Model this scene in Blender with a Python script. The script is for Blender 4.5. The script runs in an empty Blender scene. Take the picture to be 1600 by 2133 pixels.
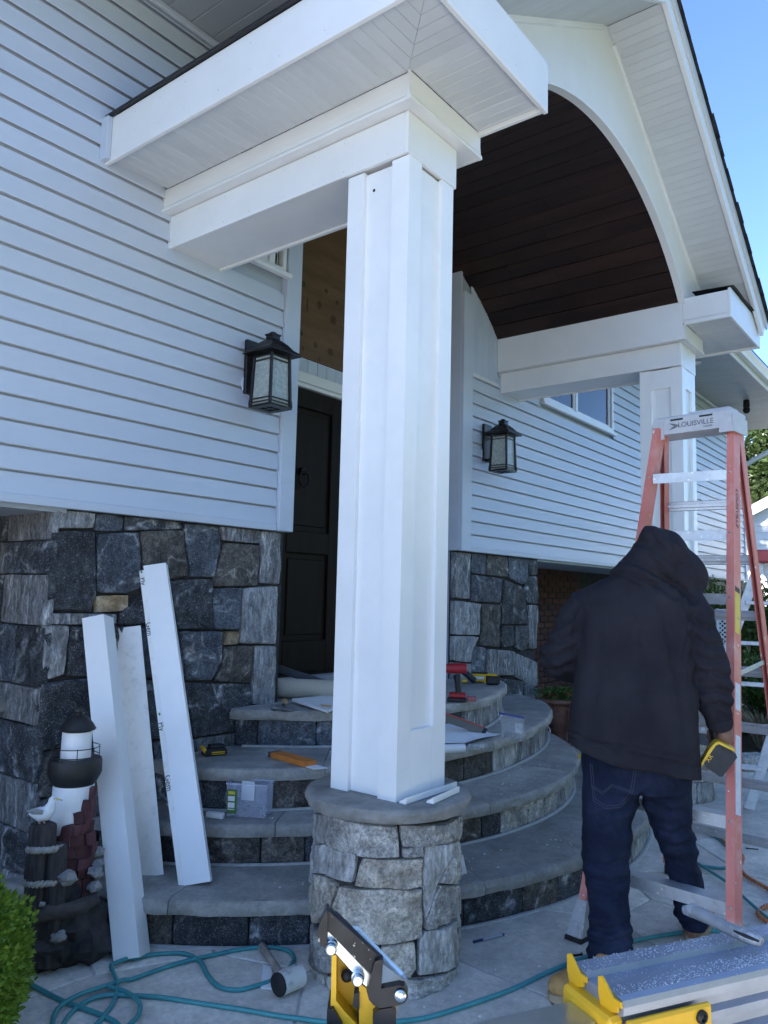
import bpy, bmesh, math, random
from mathutils import Vector, Matrix, noise
random.seed(11)
S = bpy.context.scene
C = S.collection
R = math.radians
# ------------------------------------------------------------------ camera
YAW, PITCH, ROLL, FPX, CAMZ = R(51.95), R(5.969), R(1.367), 1615.2, 1.47
fwd = Vector((math.sin(YAW)*math.cos(PITCH), math.cos(YAW)*math.cos(PITCH), math.sin(PITCH)))
rt0 = Vector((math.cos(YAW), -math.sin(YAW), 0.0))
up0 = rt0.cross(fwd)
CR = rt0*math.cos(ROLL) + up0*math.sin(ROLL)
CU = CR.cross(fwd)
cd = bpy.data.cameras.new('camera')
cam = bpy.data.objects.new('camera', cd)
C.objects.link(cam)
cam.matrix_world = Matrix(((CR.x, CU.x, -fwd.x, 0), (CR.y, CU.y, -fwd.y, 0), (CR.z, CU.z, -fwd.z, CAMZ), (0, 0, 0, 1)))
cd.sensor_fit = 'VERTICAL'
cd.sensor_height = 36.0
cd.lens = 36.0*FPX/2133.0
cd.clip_start = 0.02
cd.clip_end = 2000
S.camera = cam
# ------------------------------------------------------------------ sky, sun, exposure
SUN_EL, SUN_AZ = R(25), R(-55)          # sun behind the house; azimuth from +Y towards +X
w = bpy.data.worlds.new('World')
S.world = w
w.use_nodes = True
nt = w.node_tree
sky = nt.nodes.new('ShaderNodeTexSky')
sky.sky_type = 'NISHITA'
sky.sun_disc = False
sky.sun_elevation = SUN_EL
sky.sun_rotation = SUN_AZ
sky.altitude = 50
sky.air_density = 0.6
sky.dust_density = 0.3
sky.ozone_density = 4.0
nt.links.new(sky.outputs[0], nt.nodes['Background'].inputs[0])
nt.nodes['Background'].inputs[1].default_value = 0.055
sl = bpy.data.lights.new('sun', 'SUN')
sl.energy = 4.2
sl.angle = R(0.53)
sl.color = (1.0, 0.95, 0.88)
sun = bpy.data.objects.new('sun', sl)
C.objects.link(sun)
sd = Vector((math.sin(SUN_AZ)*math.cos(SUN_EL), math.cos(SUN_AZ)*math.cos(SUN_EL), math.sin(SUN_EL)))
sun.rotation_euler = sd.to_track_quat('Z', 'Y').to_euler()
sun.location = sd*40
S.view_settings.view_transform = 'Standard'
S.view_settings.look = 'None'
S.view_settings.exposure = 3.5
S.view_settings.gamma = 1.0
S.cycles.max_bounces = 8
S.cycles.diffuse_bounces = 5
S.cycles.use_denoising = True

# ------------------------------------------------------------------ photo pixel -> direction
def ray(x, y):
    return CR*((x-800)/FPX) - CU*((y-1066.5)/FPX) + fwd
O = Vector((0, 0, CAMZ))
def onx(x, y, X):
    d = ray(x, y); return O + d*(X/d.x)
def ony(x, y, Y):
    d = ray(x, y); return O + d*(Y/d.y)
def onz(x, y, Z):
    d = ray(x, y); return O + d*((Z-CAMZ)/d.z)

# ------------------------------------------------------------------ mesh builder
def V(*a): return Vector(a)
class MB:
    def __init__(s): s.v = []; s.f = []
    def add(s, vs, fs):
        n = len(s.v); s.v += [Vector(p) for p in vs]
        s.f += [tuple(i+n for i in q) for q in fs]
        return s
    def box(s, c, size, M=None, ch=0.0):
        hx, hy, hz = size[0]/2, size[1]/2, size[2]/2
        c = Vector(c)
        if ch <= 0:
            vs = [Vector((a*hx, b*hy, d*hz)) for a in (-1, 1) for b in (-1, 1) for d in (-1, 1)]
            fs = [(0, 1, 3, 2), (4, 6, 7, 5), (0, 4, 5, 1), (2, 3, 7, 6), (0, 2, 6, 4), (1, 5, 7, 3)]
        else:
            ch = min(ch, hx*.9, hy*.9, hz*.9)
            vs = []; idx = {}
            for a in (-1, 1):
                for b in (-1, 1):
                    for d in (-1, 1):
                        for k in range(3):
                            p = [a*(hx-ch), b*(hy-ch), d*(hz-ch)]
                            p[k] = (a, b, d)[k]*(hx, hy, hz)[k]
                            idx[(a, b, d, k)] = len(vs); vs.append(Vector(p))
            fs = []
            for k in range(3):
                i, j = (k+1) % 3, (k+2) % 3
                for sg in (-1, 1):
                    q = []
                    for (u, w_) in ((-1, -1), (1, -1), (1, 1), (-1, 1)):
                        t = [0, 0, 0]; t[k] = sg; t[i] = u; t[j] = w_
                        q.append(idx[(*t, k)])
                    fs.append(tuple(q) if sg > 0 else tuple(q[::-1]))
                for u in (-1, 1):          # edges parallel to axis k
                    for w_ in (-1, 1):
                        t0 = [0, 0, 0]; t0[k] = -1; t0[i] = u; t0[j] = w_
                        t1 = list(t0); t1[k] = 1
                        q = [idx[(*t0, i)], idx[(*t1, i)], idx[(*t1, j)], idx[(*t0, j)]]
                        fs.append(tuple(q) if u*w_ < 0 else tuple(q[::-1]))
            for a in (-1, 1):
                for b in (-1, 1):
                    for d in (-1, 1):
                        q = [idx[(a, b, d, k)] for k in range(3)]
                        fs.append(tuple(q) if a*b*d > 0 else tuple(q[::-1]))
        if M is not None: vs = [M @ p for p in vs]
        return s.add([p+c for p in vs], fs)
    def bx(s, x0, x1, y0, y1, z0, z1, ch=0.0):
        return s.box(((x0+x1)/2, (y0+y1)/2, (z0+z1)/2), (abs(x1-x0), abs(y1-y0), abs(z1-z0)), None, ch)
    def prism(s, poly, d):              # poly: 3D points, d: extrusion vector
        n = len(poly); d = Vector(d)
        a = [Vector(p) for p in poly]
        vs = a + [p+d for p in a]
        fs = [tuple(range(n))[::-1], tuple(range(n, 2*n))] + [(i, (i+1) % n, n+(i+1) % n, n+i) for i in range(n)]
        return s.add(vs, fs)
    def beam(s, a, b, wx, wz, side=None, ch=0.0):   # bar from a to b, cross-section wx (side) by wz
        a, b = Vector(a), Vector(b); d = (b-a); L = d.length; d.normalize()
        sd_ = Vector(side) if side is not None else (d.cross(V(0, 0, 1)) if abs(d.z) < .95 else V(1, 0, 0))
        sd_ = (sd_ - d*sd_.dot(d)).normalized(); n = sd_.cross(d).normalized()
        M = Matrix((sd_, d, n)).transposed()
        return s.box((a+b)/2, (wx, L, wz), M, ch)
    def tube(s, path, rad, n=10, caps=True, closed=False, ref=None):
        P = [Vector(p) for p in path]; m = len(P)
        if not isinstance(rad, (list, tuple)): rad = [rad]*m
        vs = []; fr = None
        for i in range(m):
            if closed: t = P[(i+1) % m]-P[i-1]
            else: t = P[min(i+1, m-1)]-P[max(i-1, 0)]
            if t.length < 1e-9: t = V(0, 0, 1)
            t.normalize()
            if fr is None:
                r0 = Vector(ref) if ref is not None else (V(0, 0, 1) if abs(t.z) < .9 else V(1, 0, 0))
                fr = (r0 - t*r0.dot(t)).normalized()
            else:
                q = fr - t*fr.dot(t)
                fr = q.normalized() if q.length > 1e-6 else fr
            b = t.cross(fr)
            rr = rad[i]
            ra, rb = rr if isinstance(rr, (list, tuple)) else (rr, rr)
            for k in range(n):
                a = 2*math.pi*k/n
                vs.append(P[i] + fr*(math.cos(a)*ra) + b*(math.sin(a)*rb))
        fs = []
        for i in range(m if closed else m-1):
            j = (i+1) % m
            for k in range(n):
                k2 = (k+1) % n
                fs.append((i*n+k, i*n+k2, j*n+k2, j*n+k))
        if caps and not closed:
            fs.append(tuple(range(n))[::-1]); fs.append(tuple((m-1)*n+k for k in range(n)))
        return s.add(vs, fs)
    def lathe(s, prof, n=24, c=(0, 0, 0), M=None, jit=0, seed=0):
        c = Vector(c); vs = []; m = len(prof)
        for (r_, z) in prof:
            for k in range(n):
                a = 2*math.pi*k/n
                rr = r_
                if jit: rr += jit*noise.noise(V(math.cos(a)*2+seed, math.sin(a)*2, z*9))
                p = V(rr*math.cos(a), rr*math.sin(a), z)
                vs.append((M @ p if M else p)+c)
        fs = [(i*n+k, i*n+(k+1) % n, (i+1)*n+(k+1) % n, (i+1)*n+k) for i in range(m-1) for k in range(n)]
        fs += [tuple(range(n))[::-1], tuple((m-1)*n+k for k in range(n))]
        return s.add(vs, fs)
    def ball(s, c, r_, n=12, m=8, M=None, jit=0, seed=0):
        c = Vector(c); rx, ry, rz = r_ if isinstance(r_, (tuple, list)) else (r_, r_, r_)
        vs = []
        for i in range(m+1):
            th = math.pi*i/m
            for k in range(n):
                a = 2*math.pi*k/n
                p = V(math.sin(th)*math.cos(a), math.sin(th)*math.sin(a), -math.cos(th))
                q = 1 + (jit*noise.noise(p*1.7+V(seed, seed*.7, 0)) if jit else 0)
                p = V(p.x*rx*q, p.y*ry*q, p.z*rz*q)
                vs.append((M @ p if M else p)+c)
        fs = [(i*n+k, i*n+(k+1) % n, (i+1)*n+(k+1) % n, (i+1)*n+k) for i in range(m) for k in range(n)]
        return s.add(vs, fs)
    def mesh(s, name, smooth=None):
        me = bpy.data.meshes.new(name)
        bm = bmesh.new()
        vv = [bm.verts.new(p) for p in s.v]
        for q in s.f:
            try: bm.faces.new([vv[i] for i in q])
            except ValueError: pass
        bmesh.ops.remove_doubles(bm, verts=bm.verts, dist=1e-5)
        bmesh.ops.recalc_face_normals(bm, faces=bm.faces)
        bm.to_mesh(me); bm.free()
        if smooth is not None:
            for p in me.polygons: p.use_smooth = True
            if smooth < 180: me.set_sharp_from_angle(angle=R(smooth))
        return me
    def build(s, name, m, parent=None, smooth=None, world=True):
        me = s.mesh(name, smooth)
        me.materials.append(MT[m] if isinstance(m, str) else m)
        return put(name, me, parent, world)
def wm(o):
    if o.parent: return wm(o.parent) @ o.matrix_parent_inverse @ o.matrix_basis
    return o.matrix_basis.copy()
def put(name, me, parent=None, world=True):
    o = bpy.data.objects.new(name, me); C.objects.link(o)
    if parent:
        o.parent = parent
        if world: o.matrix_parent_inverse = wm(parent).inverted()
    return o
def tag(o, label, cat=None, group=None, kind=None):
    if label: o['label'] = label
    if cat: o['category'] = cat
    if group: o['group'] = group
    if kind: o['kind'] = kind
    return o
def thing(name, label, cat, loc=(0, 0, 0), rz=0.0, group=None):
    o = bpy.data.objects.new(name, None); C.objects.link(o)
    o.empty_display_size = .1
    o.location = loc; o.rotation_euler = (0, 0, rz)
    return tag(o, label, cat, group)
def struct(name, mb, m, label=None):
    o = mb.build(name, m); o['kind'] = 'structure'
    if label: o['label'] = label
    return o
def Rz(a): return Matrix.Rotation(a, 3, 'Z')
def axes(x, y, z): return Matrix((x, y, z)).transposed()

# ------------------------------------------------------------------ materials
MT = {}
def mat(name, c, c2=None, rough=.5, metal=0.0, scale=6.0, detail=5.0, lo=.35, hi=.65, bump=0.0, bscale=60.0, bdist=.004,
        rnd=0.0, stretch=(1, 1, 1), spec=.5, rvar=0.0, coat=0.0, extra=None, alpha=None, trans=0.0, world=False, ior=1.45, dirt=None, dscale=3.0, damt=.5, grain=None):
    m = bpy.data.materials.new(name); m.use_nodes = True
    t = m.node_tree; N = t.nodes; L = t.links
    b = N['Principled BSDF']
    b.inputs['Roughness'].default_value = rough
    b.inputs['Metallic'].default_value = metal
    b.inputs['Specular IOR Level'].default_value = spec
    b.inputs['IOR'].default_value = ior
    b.inputs['Coat Weight'].default_value = coat
    b.inputs['Transmission Weight'].default_value = trans
    if alpha is not None: b.inputs['Alpha'].default_value = alpha
    tc = N.new('ShaderNodeTexCoord'); oi = N.new('ShaderNodeObjectInfo')
    co = tc.outputs['Object']
    if world:
        g = N.new('ShaderNodeNewGeometry'); co = g.outputs['Position']
    mp = N.new('ShaderNodeMapping'); mp.inputs['Scale'].default_value = stretch
    L.new(co, mp.inputs['Vector'])
    if not world:
        ml = N.new('ShaderNodeVectorMath'); ml.operation = 'SCALE'
        L.new(oi.outputs['Random'], ml.inputs['Scale']); ml.inputs[0].default_value = (17, 31, 23)
        L.new(ml.outputs[0], mp.inputs['Location'])
    co = mp.outputs[0]
    col = None
    if c2 is not None:
        nz = N.new('ShaderNodeTexNoise'); nz.inputs['Scale'].default_value = scale; nz.inputs['Detail'].default_value = detail
        nz.inputs['Roughness'].default_value = .62
        L.new(co, nz.inputs['Vector'])
        rp = N.new('ShaderNodeValToRGB'); rp.color_ramp.elements[0].position = lo; rp.color_ramp.elements[1].position = hi
        rp.color_ramp.elements[0].color = (*c, 1); rp.color_ramp.elements[1].color = (*c2, 1)
        L.new(nz.outputs['Fac'], rp.inputs['Fac']); col = rp.outputs[0]
    else:
        rg = N.new('ShaderNodeRGB'); rg.outputs[0].default_value = (*c, 1); col = rg.outputs[0]
    if dirt is not None:
        n2 = N.new('ShaderNodeTexNoise'); n2.inputs['Scale'].default_value = dscale; n2.inputs['Detail'].default_value = 8; n2.inputs['Roughness'].default_value = .7
        L.new(co, n2.inputs['Vector'])
        r2 = N.new('ShaderNodeMapRange'); r2.inputs[1].default_value = .52; r2.inputs[2].default_value = .72; r2.inputs[3].default_value = 0; r2.inputs[4].default_value = damt
        L.new(n2.outputs['Fac'], r2.inputs[0])
        mx = N.new('ShaderNodeMix'); mx.data_type = 'RGBA'
        L.new(r2.outputs[0], mx.inputs[0]); L.new(col, mx.inputs[6]); mx.inputs[7].default_value = (*dirt, 1); col = mx.outputs[2]
    if extra: col = extra(t, co, col, b)
    if grain:
        for (gs, g0, g1) in grain:
            n6 = N.new('ShaderNodeTexNoise'); n6.inputs['Scale'].default_value = gs; n6.inputs['Detail'].default_value = 7; n6.inputs['Roughness'].default_value = .75
            L.new(co, n6.inputs['Vector'])
            r6 = N.new('ShaderNodeMapRange'); r6.inputs[1].default_value = .36; r6.inputs[2].default_value = .64; r6.inputs[3].default_value = g0; r6.inputs[4].default_value = g1
            L.new(n6.outputs['Fac'], r6.inputs[0])
            vm = N.new('ShaderNodeVectorMath'); vm.operation = 'SCALE'; L.new(col, vm.inputs[0]); L.new(r6.outputs[0], vm.inputs['Scale']); col = vm.outputs[0]
    if rnd:
        hs = N.new('ShaderNodeHueSaturation')
        mr = N.new('ShaderNodeMapRange'); mr.inputs[3].default_value = 1-rnd; mr.inputs[4].default_value = 1+rnd
        L.new(oi.outputs['Random'], mr.inputs[0]); L.new(mr.outputs[0], hs.inputs['Value']); L.new(col, hs.inputs['Color'])
        col = hs.outputs[0]
    L.new(col, b.inputs['Base Color'])
    if rvar:
        n3 = N.new('ShaderNodeTexNoise'); n3.inputs['Scale'].default_value = scale*2.3; L.new(co, n3.inputs['Vector'])
        r3 = N.new('ShaderNodeMapRange'); r3.inputs[3].default_value = rough-rvar; r3.inputs[4].default_value = rough+rvar
        L.new(n3.outputs['Fac'], r3.inputs[0]); L.new(r3.outputs[0], b.inputs['Roughness'])
    if bump:
        n4 = N.new('ShaderNodeTexNoise'); n4.inputs['Scale'].default_value = bscale; n4.inputs['Detail'].default_value = 6; n4.inputs['Roughness'].default_value = .65
        L.new(co, n4.inputs['Vector'])
        bp = N.new('ShaderNodeBump'); bp.inputs['Strength'].default_value = bump; bp.inputs['Distance'].default_value = bdist
        L.new(n4.outputs['Fac'], bp.inputs['Height']); L.new(bp.outputs[0], b.inputs['Normal'])
    MT[name] = m
    return m
def veins(color, scale=3.0, width=.03, amt=.8, stretch=(1, 1, 1)):
    def f(t, co, col, b):
        N, L = t.nodes, t.links
        mp = N.new('ShaderNodeMapping'); mp.inputs['Scale'].default_value = stretch; mp.inputs['Rotation'].default_value = (.4, .9, .5)
        L.new(co, mp.inputs['Vector'])
        nz = N.new('ShaderNodeTexNoise'); nz.inputs['Scale'].default_value = scale; nz.inputs['Detail'].default_value = 5; nz.inputs['Distortion'].default_value = .6
        L.new(mp.outputs[0], nz.inputs['Vector'])
        a = N.new('ShaderNodeMath'); a.operation = 'SUBTRACT'; a.inputs[1].default_value = .5; L.new(nz.outputs['Fac'], a.inputs[0])
        a2 = N.new('ShaderNodeMath'); a2.operation = 'ABSOLUTE'; L.new(a.outputs[0], a2.inputs[0])
        mr = N.new('ShaderNodeMapRange'); mr.inputs[1].default_value = 0; mr.inputs[2].default_value = width; mr.inputs[3].default_value = 1; mr.inputs[4].default_value = 0
        L.new(a2.outputs[0], mr.inputs[0])
        n5 = N.new('ShaderNodeTexNoise'); n5.inputs['Scale'].default_value = scale*5; n5.inputs['Detail'].default_value = 6; L.new(co, n5.inputs['Vector'])
        m5 = N.new('ShaderNodeMapRange'); m5.inputs[1].default_value = .42; m5.inputs[2].default_value = .62; L.new(n5.outputs['Fac'], m5.inputs[0])
        mu = N.new('ShaderNodeMath'); mu.operation = 'MULTIPLY'; L.new(mr.outputs[0], mu.inputs[0]); L.new(m5.outputs[0], mu.inputs[1])
        m6 = N.new('ShaderNodeMath'); m6.operation = 'MULTIPLY'; m6.inputs[1].default_value = amt; L.new(mu.outputs[0], m6.inputs[0])
        # fine crystals
        v = N.new('ShaderNodeTexNoise'); v.inputs['Scale'].default_value = 170; v.inputs['Detail'].default_value = 2; L.new(co, v.inputs['Vector'])
        vr = N.new('ShaderNodeMapRange'); vr.inputs[1].default_value = .56; vr.inputs[2].default_value = .74; vr.inputs[3].default_value = 0; vr.inputs[4].default_value = .55
        L.new(v.outputs['Fac'], vr.inputs[0])
        mm = N.new('ShaderNodeMath'); mm.operation = 'MAXIMUM'; L.new(m6.outputs[0], mm.inputs[0]); L.new(vr.outputs[0], mm.inputs[1])
        mx = N.new('ShaderNodeMix'); mx.data_type = 'RGBA'; L.new(mm.outputs[0], mx.inputs[0]); L.new(col, mx.inputs[6]); mx.inputs[7].default_value = (*color, 1)
        return mx.outputs[2]
    return f
def specks(color, scale=220, lo=.6, hi=.66, amt=1.0):
    def f(t, co, col, b):
        N, L = t.nodes, t.links
        v = N.new('ShaderNodeTexNoise'); v.inputs['Scale'].default_value = scale; v.inputs['Detail'].default_value = 3; L.new(co, v.inputs['Vector'])
        vr = N.new('ShaderNodeMapRange'); vr.inputs[1].default_value = lo; vr.inputs[2].default_value = hi; vr.inputs[3].default_value = 0; vr.inputs[4].default_value = amt
        L.new(v.outputs['Fac'], vr.inputs[0])
        mx = N.new('ShaderNodeMix'); mx.data_type = 'RGBA'; L.new(vr.outputs[0], mx.inputs[0]); L.new(col, mx.inputs[6]); mx.inputs[7].default_value = (*color, 1)
        return mx.outputs[2]
    return f
# stones
GR = [(26, .45, 1.75), (95, .6, 1.45)]
mat('stone_dark', (.014, .016, .021), (.05, .055, .062), rough=.7, scale=7, bump=1.0, bscale=26, bdist=.02, rnd=.3, extra=veins((.36, .37, .39), 2.8, .028, .8), rvar=.12, grain=GR)
mat('stone_blue', (.03, .037, .05), (.085, .098, .12), rough=.7, scale=6, bump=1.0, bscale=24, bdist=.018, rnd=.25, extra=veins((.38, .39, .41), 3.4, .03, .75), grain=GR)
mat('stone_brown', (.036, .031, .027), (.095, .085, .075), rough=.75, scale=7, bump=1.0, bscale=26, bdist=.02, rnd=.25, extra=veins((.30, .285, .27), 3, .024, .75), grain=GR)
mat('stone_mid', (.10, .10, .105), (.22, .22, .225), rough=.8, scale=9, bump=1.0, bscale=30, bdist=.018, rnd=.2, stretch=(1.8, 1.8, .45), extra=veins((.48, .48, .5), 4, .05, .8), grain=GR)
mat('stone_light', (.17, .175, .185), (.40, .405, .42), rough=.85, scale=12, bump=1.0, bscale=34, bdist=.018, rnd=.15, stretch=(1.8, 1.8, .5), extra=veins((.55, .55, .57), 4, .05, .7), grain=[(26, .55, 1.4), (95, .6, 1.4)])
mat('stone_tan', (.20, .13, .065), (.40, .31, .20), rough=.85, scale=10, bump=.9, bscale=34, bdist=.015, rnd=.15, extra=veins((.5, .46, .4), 4, .03, .5), grain=[(30, .6, 1.35)])
GG = [(18, .66, 1.32), (70, .55, 1.42)]
mat('granite_grey', (.25, .24, .23), (.50, .48, .45), rough=.88, scale=14, detail=8, bump=1.0, bscale=34, bdist=.02, rnd=.16, extra=specks((.04, .04, .045), 150, .60, .68, .7), grain=GG)
mat('granite_warm', (.33, .29, .24), (.56, .51, .44), rough=.88, scale=12, detail=8, bump=1.0, bscale=34, bdist=.02, rnd=.14, extra=specks((.07, .06, .055), 150, .62, .70, .7), grain=GG)
mat('granite_blue', (.25, .245, .24), (.48, .47, .455), rough=.88, scale=12, detail=8, bump=1.0, bscale=32, bdist=.02, rnd=.16, stretch=(1, 1, .4), extra=specks((.05, .05, .06), 140, .62, .70, .6), grain=GG)
mat('mortar', (.40, .40, .39), (.52, .51, .49), rough=.95, scale=30, bump=.6, bscale=90)
mat('mortar_dark', (.02, .02, .022), (.05, .05, .052), rough=.95, scale=20, bump=.6, bscale=70)
mat('bluestone', (.24, .235, .218), (.34, .33, .305), rough=.78, scale=2.2, detail=8, bump=.6, bscale=22, bdist=.007, rnd=.14, grain=[(5, .78, 1.2), (45, .85, 1.15)], rvar=.1, dirt=(.42, .40, .37), dscale=2.2, damt=.35)
mat('bluestone_edge', (.18, .177, .168), (.32, .31, .29), rough=.85, scale=9, detail=8, bump=.8, bscale=30, bdist=.01, rnd=.1)
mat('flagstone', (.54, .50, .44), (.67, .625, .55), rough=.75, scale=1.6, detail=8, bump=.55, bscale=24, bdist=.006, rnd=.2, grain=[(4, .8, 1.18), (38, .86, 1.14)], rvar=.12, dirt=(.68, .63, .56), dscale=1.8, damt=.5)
# house
mat('siding', (.50, .56, .66), (.54, .60, .70), rough=.46, scale=1.2, detail=6, bump=.08, bscale=6, bdist=.006, rnd=.025, dirt=(.41, .475, .59), dscale=3.5, damt=.25, stretch=(.35, 1, 2), spec=.4)
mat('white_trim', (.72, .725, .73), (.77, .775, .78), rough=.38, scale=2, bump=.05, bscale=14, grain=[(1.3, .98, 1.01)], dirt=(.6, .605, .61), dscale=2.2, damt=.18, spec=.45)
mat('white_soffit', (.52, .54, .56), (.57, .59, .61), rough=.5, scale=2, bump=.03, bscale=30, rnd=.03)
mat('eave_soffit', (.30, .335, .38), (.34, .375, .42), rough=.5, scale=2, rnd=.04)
mat('pvc', (.78, .785, .79), (.82, .825, .83), rough=.33, scale=3, grain=[(1.5, .985, 1.01)], dirt=(.67, .67, .67), dscale=9, damt=.12)
mat('film', (.80, .80, .78), (.84, .84, .83), rough=.28, scale=9, dirt=(.55, .54, .5), dscale=22, damt=.6)
mat('vault_wood', (.012, .0065, .006), (.035, .017, .013), rough=.5, scale=3.0, detail=8, stretch=(2.5, .25, 2.5), rnd=.22, bump=.2, bscale=18, bdist=.002, spec=.35)
mat('door_wood', (.006, .003, .0022), (.012, .006, .0045), rough=.5, spec=.2, scale=5, detail=8, stretch=(4, 4, .3), bump=.15, bscale=20)
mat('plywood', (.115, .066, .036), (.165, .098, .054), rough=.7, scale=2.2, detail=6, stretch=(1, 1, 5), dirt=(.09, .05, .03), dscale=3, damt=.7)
mat('knot', (.035, .019, .011), (.10, .055, .028), rough=.7, scale=40)
mat('grey_paint', (.33, .38, .44), (.38, .43, .49), rough=.5, scale=3)
mat('black_roof', (.012, .013, .017), (.03, .032, .038), rough=.9, scale=60, bump=.7, bscale=160, rnd=.2)
mat('membrane', (.012, .012, .015), rough=.5)
mat('brick_red', (.045, .014, .011), (.08, .028, .02), rough=.85, scale=20, bump=.6, bscale=80, rnd=.3)
mat('glass_dark', (.012, .014, .018), rough=.12, spec=.25)
mat('interior', (.02, .02, .022), rough=.9)
mat('vinyl_frame', (.76, .77, .78), rough=.35)
mat('bronze', (.012, .011, .012), (.022, .02, .02), rough=.42, metal=.3, scale=12, bump=.1, bscale=80, dirt=(.06, .045, .045), dscale=9, damt=.5)
mat('concrete', (.30, .30, .30), (.42, .41, .40), rough=.9, scale=3, detail=8, bump=.3, bscale=60)
# ================================================================== GROUND AND PATIO
mat('lawn', (.025, .042, .012), (.055, .08, .026), rough=.95, scale=3, detail=10, bump=.6, bscale=40, bdist=.03)
g = MB(); g.add([(-400, -400, -.08), (400, -400, -.08), (400, 400, -.08), (-400, 400, -.08)], [(0, 1, 2, 3)])
struct('ground', g, 'lawn', 'lawn and soil around the house')
g = MB(); g.bx(-5.2, 11.5, -4, 4.2, -.07, -.006)
patio = struct('patio', g, 'mortar', 'bluestone patio with irregular flagstones and mortar joints')
def clip(poly, px, py, nx, ny):
    out = []
    for i in range(len(poly)):
        a, b = poly[i], poly[(i+1) % len(poly)]
        da = (a[0]-px)*nx+(a[1]-py)*ny; db = (b[0]-px)*nx+(b[1]-py)*ny
        if da <= 0: out.append(a)
        if (da < 0 < db) or (db < 0 < da):
            t = da/(da-db); out.append((a[0]+(b[0]-a[0])*t, a[1]+(b[1]-a[1])*t))
    return out
rr = random.Random(5)
seeds = []
for i in range(14):
    for j in range(8):
        seeds.append((.3+i*.80+rr.uniform(-.3, .3)+(j % 2)*.4, -1.9+j*.72+rr.uniform(-.26, .26)))
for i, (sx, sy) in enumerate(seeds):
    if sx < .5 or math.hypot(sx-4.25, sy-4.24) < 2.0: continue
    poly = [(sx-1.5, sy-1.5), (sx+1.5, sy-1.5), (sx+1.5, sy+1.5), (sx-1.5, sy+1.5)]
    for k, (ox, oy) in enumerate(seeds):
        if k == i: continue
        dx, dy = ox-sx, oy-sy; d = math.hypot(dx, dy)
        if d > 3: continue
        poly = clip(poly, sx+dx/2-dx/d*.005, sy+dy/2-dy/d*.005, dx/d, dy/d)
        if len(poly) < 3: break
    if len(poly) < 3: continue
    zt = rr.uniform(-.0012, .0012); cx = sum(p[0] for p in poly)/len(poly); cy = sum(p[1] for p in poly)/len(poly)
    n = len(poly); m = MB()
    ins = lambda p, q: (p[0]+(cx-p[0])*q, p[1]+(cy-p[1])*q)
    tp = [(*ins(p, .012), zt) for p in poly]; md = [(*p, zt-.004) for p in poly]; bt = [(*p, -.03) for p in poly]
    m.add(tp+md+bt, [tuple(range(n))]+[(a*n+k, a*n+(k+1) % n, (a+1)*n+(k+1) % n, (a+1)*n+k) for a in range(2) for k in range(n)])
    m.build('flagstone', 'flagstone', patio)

g = MB(); g.bx(-20, -5.3, -14, 16, -.075, -.02)
mat('driveway_asphalt', (.07, .068, .066), (.095, .092, .09), rough=.9, scale=2, detail=8, bump=.3, bscale=50)
struct('added_driveway', g, 'driveway_asphalt', 'added unseen worn asphalt beside the house to bounce sunlight')  # added out of view; sunlit slab bounces light onto the left-facing sides
# added out of view behind the camera: wood that dims low front sky
mat('far_foliage', (.015, .028, .008), (.05, .075, .022), rough=.9, scale=1.5, detail=8)
g = MB(); rt = random.Random(9)
for i in range(46):
    a = V(-16+i*1.9+rt.uniform(-1, 1), -17-rt.uniform(0, 5), 0); h = rt.uniform(6.5, 10.5)
    g.ball(a+V(0, 0, h*.5), (rt.uniform(2, 3.2), rt.uniform(2, 3), h*.55), 14, 10, jit=.5, seed=i*3.1)
tag(g.build('added_far_trees', 'far_foliage', smooth=40), 'added unseen wood behind the camera, dims the front light', 'trees', kind='stuff')
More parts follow.
